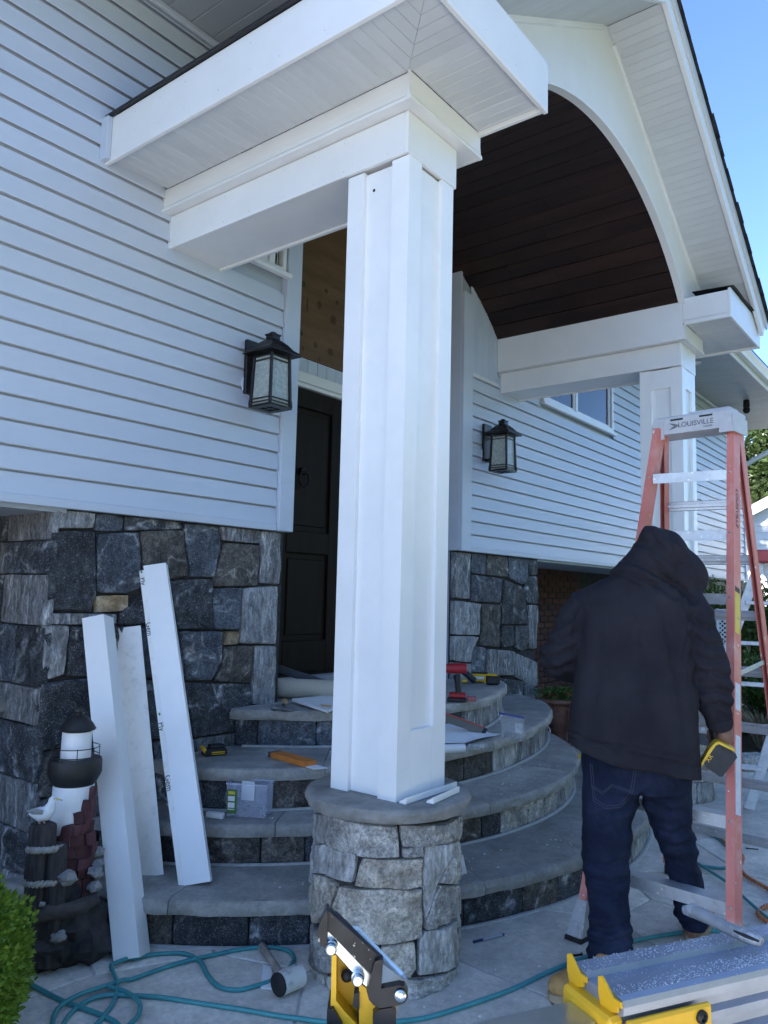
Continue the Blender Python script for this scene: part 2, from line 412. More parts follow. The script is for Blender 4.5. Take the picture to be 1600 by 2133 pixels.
# ================================================================== STONE PIECES
def stone(poly, mapf, depth, material, parent, name='stone', gap=.006, rough=.01, seed=0.0, seg=.045, back=.02, freq=9.0):
    """poly: 2D outline; mapf(a, b) -> (surface point, outward normal). A split-faced stone."""
    n0 = len(poly); cx = sum(p[0] for p in poly)/n0; cy = sum(p[1] for p in poly)/n0
    pts = []
    for i in range(n0):
        a, b = poly[i], poly[(i+1) % n0]; L = math.hypot(b[0]-a[0], b[1]-a[1]); k = max(1, min(7, int(L/seg+.5)))
        for j in range(k): pts.append((a[0]+(b[0]-a[0])*j/k, a[1]+(b[1]-a[1])*j/k))
    n = len(pts); out = []
    for i in range(n):                                   # soften the corners and leave the joint
        a, b, c = pts[i-1], pts[i], pts[(i+1) % n]
        q = (b[0]*.86+(a[0]+c[0])*.07, b[1]*.86+(a[1]+c[1])*.07)
        d = math.hypot(q[0]-cx, q[1]-cy) or 1
        e = gap+.002*noise.noise(V(q[0]*14+seed, q[1]*14, seed))
        out.append((q[0]+(cx-q[0])*min(.4, e/d), q[1]+(cy-q[1])*min(.4, e/d)))
    rings = [(1.0, -back), (1.0, depth*.5), (.985, depth*.86), (.94, depth), (.75, depth), (.5, depth), (.25, depth)]
    m = MB(); vs = []
    for (s_, d) in rings:
        for (a, b) in out:
            x, y = cx+(a-cx)*s_, cy+(b-cy)*s_
            P, Nn = mapf(x, y)
            e = d
            if d > 0:
                q = V(x*freq+seed*3.1, y*freq-seed, seed)
                f = noise.noise(q)*.9+noise.noise(q*2.7)*.5+abs(noise.noise(q*.6))*.8-.3
                e += f*rough*(1 if s_ < .97 else .6)
            vs.append(P+Nn*e)
    P, Nn = mapf(cx, cy); vs.append(P+Nn*(depth+rough*.3*noise.noise(V(seed, cx*9, cy*9))))
    fs = [(a*n+k, a*n+(k+1) % n, (a+1)*n+(k+1) % n, (a+1)*n+k) for a in range(len(rings)-1) for k in range(n)]
    a = (len(rings)-1)*n
    fs += [(a+k, a+(k+1) % n, len(vs)-1) for k in range(n)]
    m.add(vs, fs)
    return m.build(name, material, parent, smooth=38)

# ================================================================== HOUSE
YW = 3.40                    # face of the siding
SB = 1.83                    # bottom of the siding
house = thing('house', 'pale blue clapboard split-level house on a dark fieldstone base', 'house', (4.4, 3.6, 0))
m = MB()
m.bx(-5.0, 3.40, 3.432, 13, SB+.02, 4.62); m.bx(5.36, 14.75, 3.432, 13, SB+.02, 4.62)
m.bx(1.92, 3.40, 3.50, 13, 0, SB+.02); m.bx(-5.0, 1.92, 4.1, 13, 0, SB+.02)
m.bx(5.36, 6.80, 3.50, 13, 0, SB+.02); m.bx(6.80, 14.2, 4.32, 13, 0, SB+.02)
m.bx(3.40, 5.36, 3.955, 13, 0, 4.62)
m.build('wall_core', 'grey_paint', house)
# cantilever undersides
m = MB(); m.bx(-5.0, 1.95, 3.432, 4.1, SB-.02, SB+.018); m.build('overhang_soffit', 'grey_paint', house)
m = MB(); m.bx(6.80, 14.75, 3.432, 4.32, SB-.02, SB+.018); m.build('overhang_soffit', 'grey_paint', house)
# siding boards, one by one
def siding(x0, x1, z, h=.1122, name='siding_board'):
    if x1-x0 < .02: return
    m = MB()
    z1 = z+h+.012
    prof = [(YW, z), (YW-.001, z+.004), (YW+.012, z+h-.010), (YW+.030, z+h-.009), (YW+.030, z1), (YW+.0315, z1), (YW+.0315, z+h-.012), (YW+.010, z+h-.013), (YW+.003, z+.006), (YW+.0025, z)]
    m.prism([V(x0, y, zz) for (y, zz) in prof], (x1-x0, 0, 0)); m.build(name, 'siding', house)
EXP = .1122
nrow = int((4.62-SB-.035)/EXP)+1
for i in range(nrow):
    z = SB+.035+i*EXP; h = min(EXP, 4.612-z-.012)
    siding(-5.0, 3.288 if z < 3.32 else 2.79, z, h)
    if z < 3.32: siding(5.505, 14.8, z, h)
    elif z < 4.28: siding(5.96, 6.80, z, h); siding(8.66, 14.8, z, h)
    else: siding(5.96, 14.8, z, h)
for (a, b) in ((-5.0, 3.288), (5.505, 14.8)):
    m = MB(); m.bx(a, b, YW-.006, YW+.03, SB, SB+.042, .003); m.build('starter_strip', 'siding', house)
# corner boards
m = MB(); m.bx(3.29, 3.412, YW-.022, YW+.06, SB+.0, 4.3, .003); m.build('corner_board', 'siding', house)
m = MB(); m.bx(5.352, 5.50, YW-.022, YW+.012, SB-.0, 4.02, .003); m.build('corner_board', 'siding', house)
m = MB(); m.bx(5.35, 5.372, YW+.013, 3.95, SB+.001, 4.3, .003); m.build('recess_side_board', 'siding', house)
m = MB(); m.bx(14.72, 14.83, YW-.012, YW+.06, SB, 4.612, .003); m.build('corner_board', 'siding', house)
# vertical boards over the siding inside the porch, right
x = 5.505
while x < 5.955:
    m = MB(); m.bx(x, min(x+.094, 5.955), YW+.004, YW+.02, 3.36, 4.2, .003); m.build('bead_board', 'siding', house); x += .098
m = MB(); m.bx(5.505, 5.955, YW-.008, YW+.02, 3.325, 3.357, .003); m.build('drip_cap', 'white_trim', house)
# door recess back: beadboard strip, plywood, header, door
YD = 3.90
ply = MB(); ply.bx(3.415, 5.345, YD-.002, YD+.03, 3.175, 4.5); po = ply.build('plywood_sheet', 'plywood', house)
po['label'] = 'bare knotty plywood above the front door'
kr = random.Random(3)
for (kx, kz, kw, kh) in [(3.95, 3.72, .02, .02), (4.13, 3.62, .018, .03), (4.29, 3.55, .03, .032), (4.10, 3.30, .018, .02), (4.27, 3.29, .032, .026), (3.94, 3.35, .02, .022), (4.2, 3.75, .016, .016), (4.33, 3.7, .014, .016), (4.0, 3.58, .008, .05), (3.97, 3.24, .008, .016), (4.15, 3.20, .009, .016), (4.9, 3.5, .025, .025)]:
    m = MB(); n = 14; vs = [(kx+kw*math.cos(2*math.pi*k/n)*(1+.25*kr.random()), YD-.0035, kz+kh*math.sin(2*math.pi*k/n)*(1+.25*kr.random())) for k in range(n)]
    m.prism(vs, (0, .003, 0)); m.build('knot', 'knot', po)
x = 3.415
while x < 5.34:
    m = MB(); m.bx(x, min(x+.1, 5.345), YD+.002, YD+.02, 3.055, 3.172, .003); m.build('bead_board', 'siding', house); x += .1035
hd = MB(); hd.bx(3.415, 5.345, YD-.045, YD+.01, 2.975, 3.052, .004); hd.bx(3.415, 5.345, YD-.03, YD+.01, 2.945, 2.9745, .004)
hd.build('door_header', 'white_trim', house)
for (a, b) in ((3.415, 3.50), (5.26, 5.345)):
    m = MB(); m.bx(a, b, YD-.03, YD+.01, .80, 2.944, .004); m.build('door_jamb', 'door_wood', house)
m = MB(); m.bx(3.501, 5.259, YD+.012, YD+.05, .83, 2.944); door = m.build('door', 'door_wood', house)
door['label'] = 'dark stained panelled wooden front door'
for (a, b, z0, z1) in [(3.51, 3.62, .9, 2.94), (3.76, 3.86, .9, 2.94), (4.31, 4.42, .9, 2.94), (3.861, 4.309, 2.80, 2.94), (3.861, 4.309, 1.74, 1.9), (3.861, 4.309, .9, 1.12)]:
    m = MB(); m.bx(a, b, YD-.012, YD+.0115, z0, z1, .006); m.build('door_rail', 'door_wood', door)
for (a, b, z0, z1) in [(3.9, 4.27, 1.16, 1.70), (3.9, 4.27, 1.94, 2.76), (3.64, 3.74, 1.0, 2.8)]:
    m = MB(); m.bx(a, b, YD+.001, YD+.0115, z0, z1, .008); m.build('door_panel', 'door_wood', door)
mat('black_iron', (.012, .012, .013), rough=.45, metal=.6)
m = MB(); kc = V(3.99, YD-.035, 2.27)
m.tube([kc+V(.05*math.sin(t), -.008, .055*math.cos(t)) for t in [2*math.pi*k/20 for k in range(20)]], .008, 8, closed=True)
m.box(kc+V(0, .012, .06), (.05, .03, .05), None, .006); m.build('door_knocker', 'black_iron', door, smooth=40)
m = MB(); m.bx(3.42, 5.34, 3.80, 3.95, .815, .87, .006); m.build('door_sill', 'concrete', house)
# small window, left of the corner board
def window(x0, x1, z0, z1, mull, name='window', fr=.05):
    m = MB()
    m.bx(x0, x0+fr, YW-.02, YW+.05, z0, z1, .004); wi = m.build(name, 'vinyl_frame', house)
    for q in [(x1-fr, x1, z0, z1), (x0+fr, x1-fr, z0, z0+fr), (x0+fr, x1-fr, z1-fr, z1)]:
        m = MB(); m.bx(q[0], q[1], YW-.0195, YW+.05, q[2], q[3], .004); m.build('frame', 'vinyl_frame', wi)
    m = MB(); m.bx(x0-.03, x1+.03, YW-.045, YW-.001, z0-.03, z0-.001, .004); m.build('sill', 'vinyl_frame', wi)
    xs = [x0+fr]+mull+[x1-fr]
    for mx_ in mull:
        m = MB(); m.bx(mx_-.025, mx_+.025, YW-.012, YW+.05, z0+fr, z1-fr, .004); m.build('mullion', 'vinyl_frame', wi)
    for a, b in zip(xs[:-1], xs[1:]):
        m = MB(); f2 = .028
        for q in [(a+.026, a+.026+f2, z0+fr+.002, z1-fr-.002), (b-.026-f2, b-.026, z0+fr+.002, z1-fr-.002), (a+.026+f2, b-.026-f2, z0+fr+.002, z0+fr+f2), (a+.026+f2, b-.026-f2, z1-fr-f2, z1-fr-.002)]:
            m.bx(q[0], q[1], YW+.002, YW+.04, q[2], q[3], .003)
        m.build('sash', 'vinyl_frame', wi)
        m = MB(); m.bx(a+.026, b-.026, YW+.018, YW+.022, z0+fr, z1-fr); m.build('pane', 'glass_dark', wi)
    m = MB(); m.bx(x0+.01, x1-.01, YW+.0245, YW+.031, z0+.01, z1-.01); m.build('dark_room', 'interior', wi)
    return wi
window(6.83, 8.63, 3.38, 4.26, [7.62])['label'] = 'white framed slider window half hidden by the porch beam'
window(2.80, 3.275, 3.44, 4.2, [3.16], fr=.03)['label'] = 'small dark window tucked under the left beam'
# main eaves: soffit panels, fascia, gutter, roof
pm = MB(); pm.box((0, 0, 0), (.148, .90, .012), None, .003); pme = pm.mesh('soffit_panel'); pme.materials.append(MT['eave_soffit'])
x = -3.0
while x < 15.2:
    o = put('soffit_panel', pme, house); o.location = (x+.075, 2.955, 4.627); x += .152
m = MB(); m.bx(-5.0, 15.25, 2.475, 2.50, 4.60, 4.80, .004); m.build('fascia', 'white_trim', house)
m = MB(); m.bx(-5.0, 14.8, YW-.02, YW+.01, 4.585, 4.620, .006); m.build('frieze_trim', 'siding', house)
for (a, b) in ((-5.0, 1.7), (7.3, 15.3)):
    m = MB(); pr_ = [(2.474, 4.78), (2.36, 4.78), (2.35, 4.74), (2.385, 4.70), (2.40, 4.665), (2.474, 4.665)]
    m.prism([V(a, y, z) for y, z in pr_], (b-a, 0, 0)); m.build('gutter', 'white_trim', house)
m = MB(); m.prism([V(-5.1, 2.40, 4.80), V(-5.1, 2.40, 4.86), V(-5.1, 8.2, 9.1), V(-5.1, 14.0, 4.86), V(-5.1, 14.0, 4.80), V(-5.1, 8.2, 9.02)], (20.4, 0, 0)); m.build('roof', 'black_roof', house)
for gx in (-5.0, 14.6):
    m = MB(); m.prism([V(gx, 3.5, 4.63), V(gx, 13, 4.63), V(gx, 13, 5.3), V(gx, 8.2, 8.95), V(gx, 3.5, 5.3)], (.1, 0, 0)); m.build('gable_end', 'siding', house)
# downspout elbow, soffit light and camera at the far right eave
m = MB(); m.tube([V(14.6, 2.42, 4.66), V(14.6, 2.42, 4.45), V(14.6, 2.7, 4.2), V(14.6, 3.2, 3.95), V(14.6, 3.34, 3.85), V(14.6, 3.34, 3.3)], .045, 8); m.build('downspout', 'white_trim', house, smooth=40)
m = MB(); m.lathe([(.06, 4.612), (.07, 4.60), (.055, 4.598), (.05, 4.61)], 20, (10.4, 2.95, 0)); m.build('soffit_light', 'white_trim', house, smooth=40)
cp = V(*onz(1555, 848, 4.5)); m = MB(); m.lathe([(.045, 0), (.05, .02), (.045, .12), (.03, .125)], 16, cp-V(0, 0, .01)); m.ball(cp-V(0, 0, .05), .055, 14, 8); m.build('security_camera', 'black_iron', house, smooth=40)
# stone base, left
sw = MB(); sw.bx(1.90, 3.41, 3.462, 3.499, 0, SB-.001); sw.bx(1.90, 1.919, 3.4995, 4.099, 0, SB-.001); sw = sw.build('stone_wall', 'mortar_dark', house)
sw['label'] = 'dark split fieldstone wall left of the door'
MD = {'d': 'stone_dark', 'b': 'stone_blue', 'n': 'stone_brown', 'm': 'stone_mid', 'l': 'stone_light', 't': 'stone_tan'}
LS = [('l', (150, 105), (405, 120), (400, 200), (160, 195)), ('b', (405, 125), (525, 130), (515, 215), (400, 212)), ('d', (528, 135), (762, 150), (767, 203), (520, 211)),
 ('b', (770, 160), (916, 178), (927, 262), (897, 405), (797, 405)), ('m', (920, 178), (1092, 198), (1092, 265), (932, 252)), ('m', (1097, 198), (1178, 205), (1168, 435), (1088, 430)),
 ('d', (160, 205), (400, 210), (402, 480), (385, 552), (155, 540)), ('b', (407, 222), (587, 215), (597, 450), (530, 475), (404, 470)), ('n', (592, 210), (770, 205), (792, 398), (720, 413), (603, 402)),
 ('n', (935, 260), (1088, 270), (1080, 440), (893, 445)), ('d', (713, 418), (888, 410), (891, 625), (745, 622)), ('b', (895, 450), (1012, 447), (1005, 625), (893, 625)),
 ('l', (1018, 448), (1166, 440), (1158, 685), (1003, 682)), ('t', (402, 482), (542, 478), (540, 545), (402, 555)), ('m', (155, 555), (495, 557), (495, 600), (300, 603), (160, 600)), ('d', (500, 550), (600, 480), (610, 600), (500, 605)),
 ('d', (602, 405), (710, 418), (742, 620), (612, 600)), ('l', (155, 605), (290, 605), (285, 720), (270, 812), (155, 845)), ('d', (293, 610), (500, 608), (520, 815), (285, 820)), ('b', (505, 608), (745, 625), (775, 838), (525, 815)),
 ('b', (750, 630), (935, 630), (930, 760), (890, 835), (778, 838)), ('t', (940, 630), (1000, 628), (1000, 685), (940, 690)), ('n', (935, 692), (1062, 690), (1055, 847), (895, 840), (930, 770)),
 ('l', (1065, 690), (1157, 690), (1150, 940), (1057, 937)), ('d', (775, 843), (1055, 852), (1055, 1040), (812, 1075)), ('d', (155, 850), (395, 825), (400, 1090), (152, 1135)), ('d', (400, 822), (770, 842), (805, 1075), (405, 1092)),
 ('m', (815, 1082), (1055, 1043), (1150, 1043), (1150, 1140), (825, 1145)), ('n', (150, 1142), (400, 1097), (420, 1290), (150, 1330)), ('d', (405, 1097), (640, 1090), (650, 1285), (425, 1290)), ('b', (645, 1088), (815, 1083), (825, 1280), (655, 1285)),
 ('d', (830, 1150), (1150, 1145), (1150, 1290), (830, 1285)), ('m', (150, 1335), (420, 1295), (440, 1500), (150, 1520)), ('d', (425, 1295), (820, 1288), (830, 1500), (445, 1500)), ('d', (830, 1292), (1150, 1295), (1150, 1500), (835, 1500)),
 ('b', (150, 1525), (430, 1505), (440, 1690), (150, 1700)), ('n', (440, 1505), (800, 1505), (800, 1690), (445, 1690))]
def wallmap(a, b): return V(a, 3.462, b), V(0, -1, 0)
for i, q in enumerate(LS):
    pp = []
    for (zx, zy) in q[1:]:
        P = ony(zx/2, 1000+zy/2, 3.43); pp.append((max(P.x, 1.885), max(.0, min(P.z, SB-.004))))
    stone(pp, wallmap, .030, MD[q[0]], sw, gap=.0012, rough=.022, seed=i*1.37)
def retmap(a, b): return V(1.90, a, b), V(-1, 0, 0)
zz = [0, .17, .36, .58, .83, 1.0, 1.28, 1.52, 1.68, SB-.004]
for i in range(len(zz)-1):
    y0 = 3.436; cut = 3.436+(.26 if i % 2 else .42)
    for k, (a, b) in enumerate(((y0, cut), (cut, 3.86), (3.86, 4.09))):
        if b-a < .06: continue
        stone([(a, zz[i]), (a, zz[i+1]), (b, zz[i+1]), (b, zz[i])], retmap, .022, ('stone_mid', 'stone_brown', 'stone_dark', 'stone_blue')[(i*2+k) % 4], sw, gap=.003, rough=.014, seed=40+i*2.3+k)
# basement wall and bluestone sill in the dark bay, far left
bw = MB(); bw.bx(.2, 1.90, 4.06, 4.099, 0, SB-.021); bw = bw.build('basement_wall', 'mortar_dark', house)
bm_ = MB(); bm_.box((0, 0, 0), (.2, .03, .06), None, .004); bme = bm_.mesh('brick'); bme.materials.append(MT['brick_red'])
for r_ in range(7):
    for c_ in range(8):
        o = put('brick', bme, bw); o.location = (.35+c_*.21+(r_ % 2)*.1, 4.05, .05+r_*.072)
m = MB(); m.bx(1.0, 1.895, 3.75, 4.05, .86, .93, .008); m.build('window_sill', 'bluestone', house)
# stone base, right
sr = MB(); sr.bx(5.36, 6.80, 3.462, 3.499, 0, SB-.001); sr = sr.build('stone_wall', 'mortar_dark', house)
sr['label'] = 'dark fieldstone wall right of the door'
RS = [('m', (262, 293), (366, 298), (362, 497), (262, 492)), ('b', (370, 298), (430, 301), (427, 397), (370, 388)), ('n', (432, 301), (521, 308), (517, 405), (430, 397)), ('b', (523, 310), (606, 316), (605, 400), (580, 440), (523, 408)),
 ('d', (608, 316), (672, 323), (668, 397), (608, 397)), ('b', (368, 393), (500, 410), (490, 512), (366, 505)), ('d', (502, 412), (588, 448), (602, 602), (492, 602)), ('d', (602, 400), (668, 400), (668, 517), (597, 512), (585, 450)),
 ('l', (262, 500), (410, 515), (402, 647), (262, 647)), ('n', (413, 513), (490, 518), (490, 698), (402, 692)), ('m', (605, 520), (670, 520), (668, 702), (606, 705)), ('d', (494, 605), (545, 605), (545, 692), (493, 700)),
 ('d', (548, 607), (602, 605), (602, 705), (575, 715), (548, 700)), ('l', (262, 650), (398, 652), (366, 762), (262, 757)), ('b', (368, 690), (428, 697), (422, 817), (366, 812)), ('m', (432, 703), (547, 712), (547, 815), (427, 817)),
 ('l', (550, 718), (670, 755), (670, 855), (620, 862), (548, 820)), ('d', (485, 825), (586, 838), (582, 932), (480, 915)), ('b', (588, 842), (670, 862), (670, 965), (585, 942)),
 ('m', (262, 762), (366, 765), (366, 900), (262, 900)), ('d', (366, 820), (482, 822), (478, 960), (366, 950)), ('d', (480, 935), (670, 970), (670, 1100), (480, 1060)), ('n', (262, 905), (476, 965), (476, 1100), (262, 1080))]
for i, q in enumerate(RS):
    pp = []
    for (zx, zy) in q[1:]:
        P = ony(800+zx/2, 1000+zy/2, 3.43); pp.append((max(5.352, min(P.x, 6.82)), max(0, min(P.z, SB-.004))))
    stone(pp, wallmap, .030, MD[q[0]], sr, gap=.0015, rough=.022, seed=90+i*1.71, seg=.07)
# brick wall with a window under the right overhang
br = MB(); br.bx(6.80, 14.2, 4.285, 4.319, 0, SB-.021); br = br.build('brick_wall', 'mortar_dark', house)
for r_ in range(25):
    for c_ in range(13):
        x_ = 6.92+c_*.215+(r_ % 2)*.107
        if 7.18 < x_ < 7.62 and .55 < .05+r_*.072 < 1.6: continue
        o = put('brick', bme, br); o.location = (x_, 4.28, .05+r_*.072)
m = MB(); m.bx(7.2, 7.28, 4.235, 4.30, .55, 1.62, .004); m.bx(7.2801, 7.62, 4.236, 4.30, .55, .62, .004); m.bx(7.2801, 7.62, 4.236, 4.30, 1.55, 1.62, .004); lw = m.build('window', 'vinyl_frame', house)
m = MB(); m.bx(7.28, 7.62, 4.26, 4.27, .62, 1.55); m.build('pane', 'glass_dark', lw)
# ================================================================== PORCH ROOF
porch = thing('porch_roof', 'white arched gable porch roof with boxed eaves over the entrance', 'porch roof', (4.43, 2.4, 0))
XC, SLOPE = 4.435, .59
def side(xin, b0, b1, fo, fa, sgn, zfb=3.575):
    # sgn +1: left side (outside towards -X); -1: right side
    x0, x1 = min(b0, b1), max(b0, b1)
    W = 'white_trim'
    # beam: two faces, underside, front
    m = MB(); m.bx(x0, x0+.02, 1.836, YW+.02, 3.285, 3.466, .002); m.build('beam_face', W, porch)
    m = MB(); m.bx(x1-.02, x1, 1.836, YW+.02, 3.285, 3.466, .002); m.build('beam_face', W, porch)
    m = MB(); m.bx(x0, x1, 1.815, 1.8355, 3.283, 3.466, .002); m.build('beam_face', W, porch)
    m = MB(); m.bx(x0+.0205, x1-.0205, 1.837, YW+.02, 3.297, 3.31); m.build('beam_underside', W, porch)
    # frieze
    fi, fO = min(xin, fo), max(xin, fo)
    zt_o, zt_i = 3.593, 3.775
    fbt = MB()
    m = MB()
    if sgn > 0:
        pr_ = [(fo, 3.466), (fo, 3.478), (fo+.010, 3.495), (fo+.014, 3.53), (fo+.014, zt_o), (fo+.034, zt_o), (fo+.034, 3.466)]
        m.prism([V(x, 1.781, z) for x, z in pr_], (0, YW+.02-1.781, 0)); m.build('frieze_board', W, porch)
        m = MB(); m.bx(xin-.02, xin, 1.7815, YW+.1, 3.466, zt_i, .002); m.build('frieze_board', W, porch)
    else:
        m.bx(fo-.02, fo, 1.781, YW+.02, 3.466, zt_o, .002); m.build('frieze_board', W, porch)
        m = MB(); m.bx(xin, xin+.02, 1.7815, YW+.003, 3.466, zt_i, .002); m.build('frieze_board', W, porch)
    m = MB(); pr_ = [(1.76, 3.466), (1.76, 3.478), (1.768, 3.495), (1.771, 3.53), (1.771, zt_o), (1.780, zt_o), (1.780, 3.466)]
    m.prism([V(fi, y, z) for y, z in pr_], (fO-fi, 0, 0)); m.build('frieze_board', W, porch)
    m = MB(); m.bx(fi+.036, fO-.021, 1.7815, YW+.02, 3.4685, 3.48); m.build('frieze_underside', W, porch)
    # cornice box
    fx0, fx1 = min(fa, fa+sgn*.02), max(fa, fa+sgn*.02)
    m = MB(); m.bx(fx0, fx1, 1.4505, YW+.02, zfb, 3.80, .002); m.build('fascia', W, porch)
    m = MB(); m.bx(min(fa, xin), max(fa, xin), 1.43, 1.45, zfb, 3.80, .002); m.build('fascia', W, porch)
    e0 = xin
    m = MB(); m.bx(min(e0, e0-sgn*.02), max(e0, e0-sgn*.02), 1.4505, 1.781, 3.575, 3.785, .002); m.build('return_end', W, porch)
    m = MB(); m.bx(min(fa, e0), max(fa, e0), 1.4505, YW+.02, 3.81, 3.815)
    # soffit boards
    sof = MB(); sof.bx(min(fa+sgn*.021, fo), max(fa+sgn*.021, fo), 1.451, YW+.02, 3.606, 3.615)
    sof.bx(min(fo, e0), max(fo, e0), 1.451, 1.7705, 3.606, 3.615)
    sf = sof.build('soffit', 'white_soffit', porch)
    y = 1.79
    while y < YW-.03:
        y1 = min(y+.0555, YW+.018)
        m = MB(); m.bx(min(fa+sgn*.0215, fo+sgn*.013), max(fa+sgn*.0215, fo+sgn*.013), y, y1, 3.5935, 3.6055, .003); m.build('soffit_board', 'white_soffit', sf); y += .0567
    # mitred corner
    xa, xb = fa+sgn*.0215, fo+sgn*.013
    n = 6
    for k in range(n):
        ya, yb = 1.452+(1.788-1.452)*k/n, 1.452+(1.788-1.452)*(k+1)/n-.0018
        m = MB(); px_ = lambda yy: xa+(xb-xa)*(yy-1.452)/(1.788-1.452)
        m.prism([V(xa, ya, 3.5935), V(px_(ya), ya, 3.5935), V(px_(yb), yb, 3.5935), V(xa, yb, 3.5935)], (0, 0, .012)); m.build('soffit_board', 'white_soffit', sf)
        x2a, x2b = xa+(xb-xa)*k/n, xa+(xb-xa)*(k+1)/n-sgn*.0018
        py_ = lambda xx: 1.452+(1.788-1.452)*(xx-xa)/(xb-xa)-.002
        m = MB(); m.prism([V(x2a, 1.4515, 3.5935), V(x2b, 1.4515, 3.5935), V(x2b, py_(x2b), 3.5935), V(x2a, max(1.452, py_(x2a)), 3.5935)], (0, 0, .012)); m.build('soffit_board', 'white_soffit', sf)
    nb = int(abs(e0-xb)/.0567)+1
    for k in range(nb):
        xs, xe = xb+sgn*k*.0567, xb+sgn*min((k+1)*.0567-.0012, abs(e0-xb)-.022)
        if abs(xe-xs) < .01 or (xe-xs)*sgn < 0: continue
        m = MB(); m.bx(min(xs, xe), max(xs, xe), 1.4515, 1.7695, 3.5935, 3.6055, .003); m.build('soffit_board', 'white_soffit', sf)
side(2.92, 2.42, 2.79, 2.36, 2.012, 1, 3.567)
side(5.95, 6.385, 6.015, 6.445, 6.87, -1)
# gable wall with the segmental arch
AR, AZ = 2.09, 4.41-2.09
def arch(x): return AZ+math.sqrt(AR*AR-(x-XC)**2)
def rk(x, z0=5.115): return z0-SLOPE*abs(x-XC)
m = MB(); n = 60; xa, xb = 2.92, 5.95
lo_ = [(xa+(xb-xa)*i/n) for i in range(n+1)]
for i in range(n):
    a, b = lo_[i], lo_[i+1]
    if a < XC < b: pass
    m.prism([V(a, 1.765, arch(a)), V(b, 1.765, arch(b)), V(b, 1.765, rk(b)), V(a, 1.765, rk(a))], (0, .035, 0))
m.prism([V(2.18, 1.765, 3.785), V(2.92, 1.765, 3.785), V(2.92, 1.765, rk(2.92)), V(2.18, 1.765, rk(2.18))], (0, .035, 0))
m.prism([V(5.95, 1.765, 3.785), V(6.69, 1.765, 3.785), V(6.69, 1.765, rk(6.69)), V(5.95, 1.765, rk(5.95))], (0, .035, 0))
bm = bmesh.new(); vv = [bm.verts.new(p) for p in m.v]
for q in m.f:
    try: bm.faces.new([vv[i] for i in q])
    except ValueError: pass
bmesh.ops.remove_doubles(bm, verts=bm.verts, dist=1e-4)
dup_ = [f_ for f_ in bm.faces if sum(1 for g_ in f_.verts[0].link_faces if set(g_.verts) == set(f_.verts)) > 1]
inner = [f_ for f_ in bm.faces if abs(f_.normal.x) > .99 and 2.2 < f_.calc_center_median().x < 6.6]
bmesh.ops.delete(bm, geom=inner, context='FACES')
bmesh.ops.recalc_face_normals(bm, faces=bm.faces)
me = bpy.data.meshes.new('gable_wall'); bm.to_mesh(me); bm.free(); me.materials.append(MT['white_trim'])
put('gable_wall', me, porch)
m = MB()
for i in range(n):
    a, b = lo_[i], lo_[i+1]
    m.prism([V(a, 1.758, arch(a)-.012), V(b, 1.758, arch(b)-.012), V(b, 1.758, arch(b)+.004), V(a, 1.758, arch(a)+.004)], (0, .05, 0))
m.build('arch_edge', 'white_trim', porch)
# vault: stained planks running back to the wall
vs_ = MB()
t0 = math.asin((xa-XC)/AR); t1 = math.asin((xb-XC)/AR)
N_ = 40
ring = lambda r_, y: [V(XC+r_*math.sin(t0+(t1-t0)*k/N_), y, AZ+r_*math.cos(t0+(t1-t0)*k/N_)) for k in range(N_+1)]
A_, B_ = ring(AR+.03, 1.80), ring(AR+.03, 3.95)
vs_.add(A_+B_, [(k, k+1, N_+2+k, N_+1+k) for k in range(N_)])
vault = vs_.build('vault_ceiling', 'interior', porch); vault['label'] = 'barrel vault ceiling of dark stained planks'
NP = 25; pr_r = random.Random(8)
for k in range(NP):
    a, b = t0+(t1-t0)*k/NP, t0+(t1-t0)*(k+1)/NP
    g_ = .0022/AR
    cuts = [1.81, 1.81+pr_r.uniform(.5, 1.9), 3.948]
    for c0, c1 in zip(cuts[:-1], cuts[1:]):
        dr = pr_r.uniform(-.002, .002)
        P_ = [V(XC+r_*math.sin(t), 0, AZ+r_*math.cos(t)) for (r_, t) in ((AR+dr+.004, a+g_), (AR+dr, a+g_*3), (AR+dr, b-g_*3), (AR+dr+.004, b-g_), (AR+.025, b-g_), (AR+.025, a+g_))]
        m = MB(); m.prism([p+V(0, c0+.001, 0) for p in P_], (0, c1-c0-.002, 0)); m.build('ceiling_plank', 'vault_wood', vault)
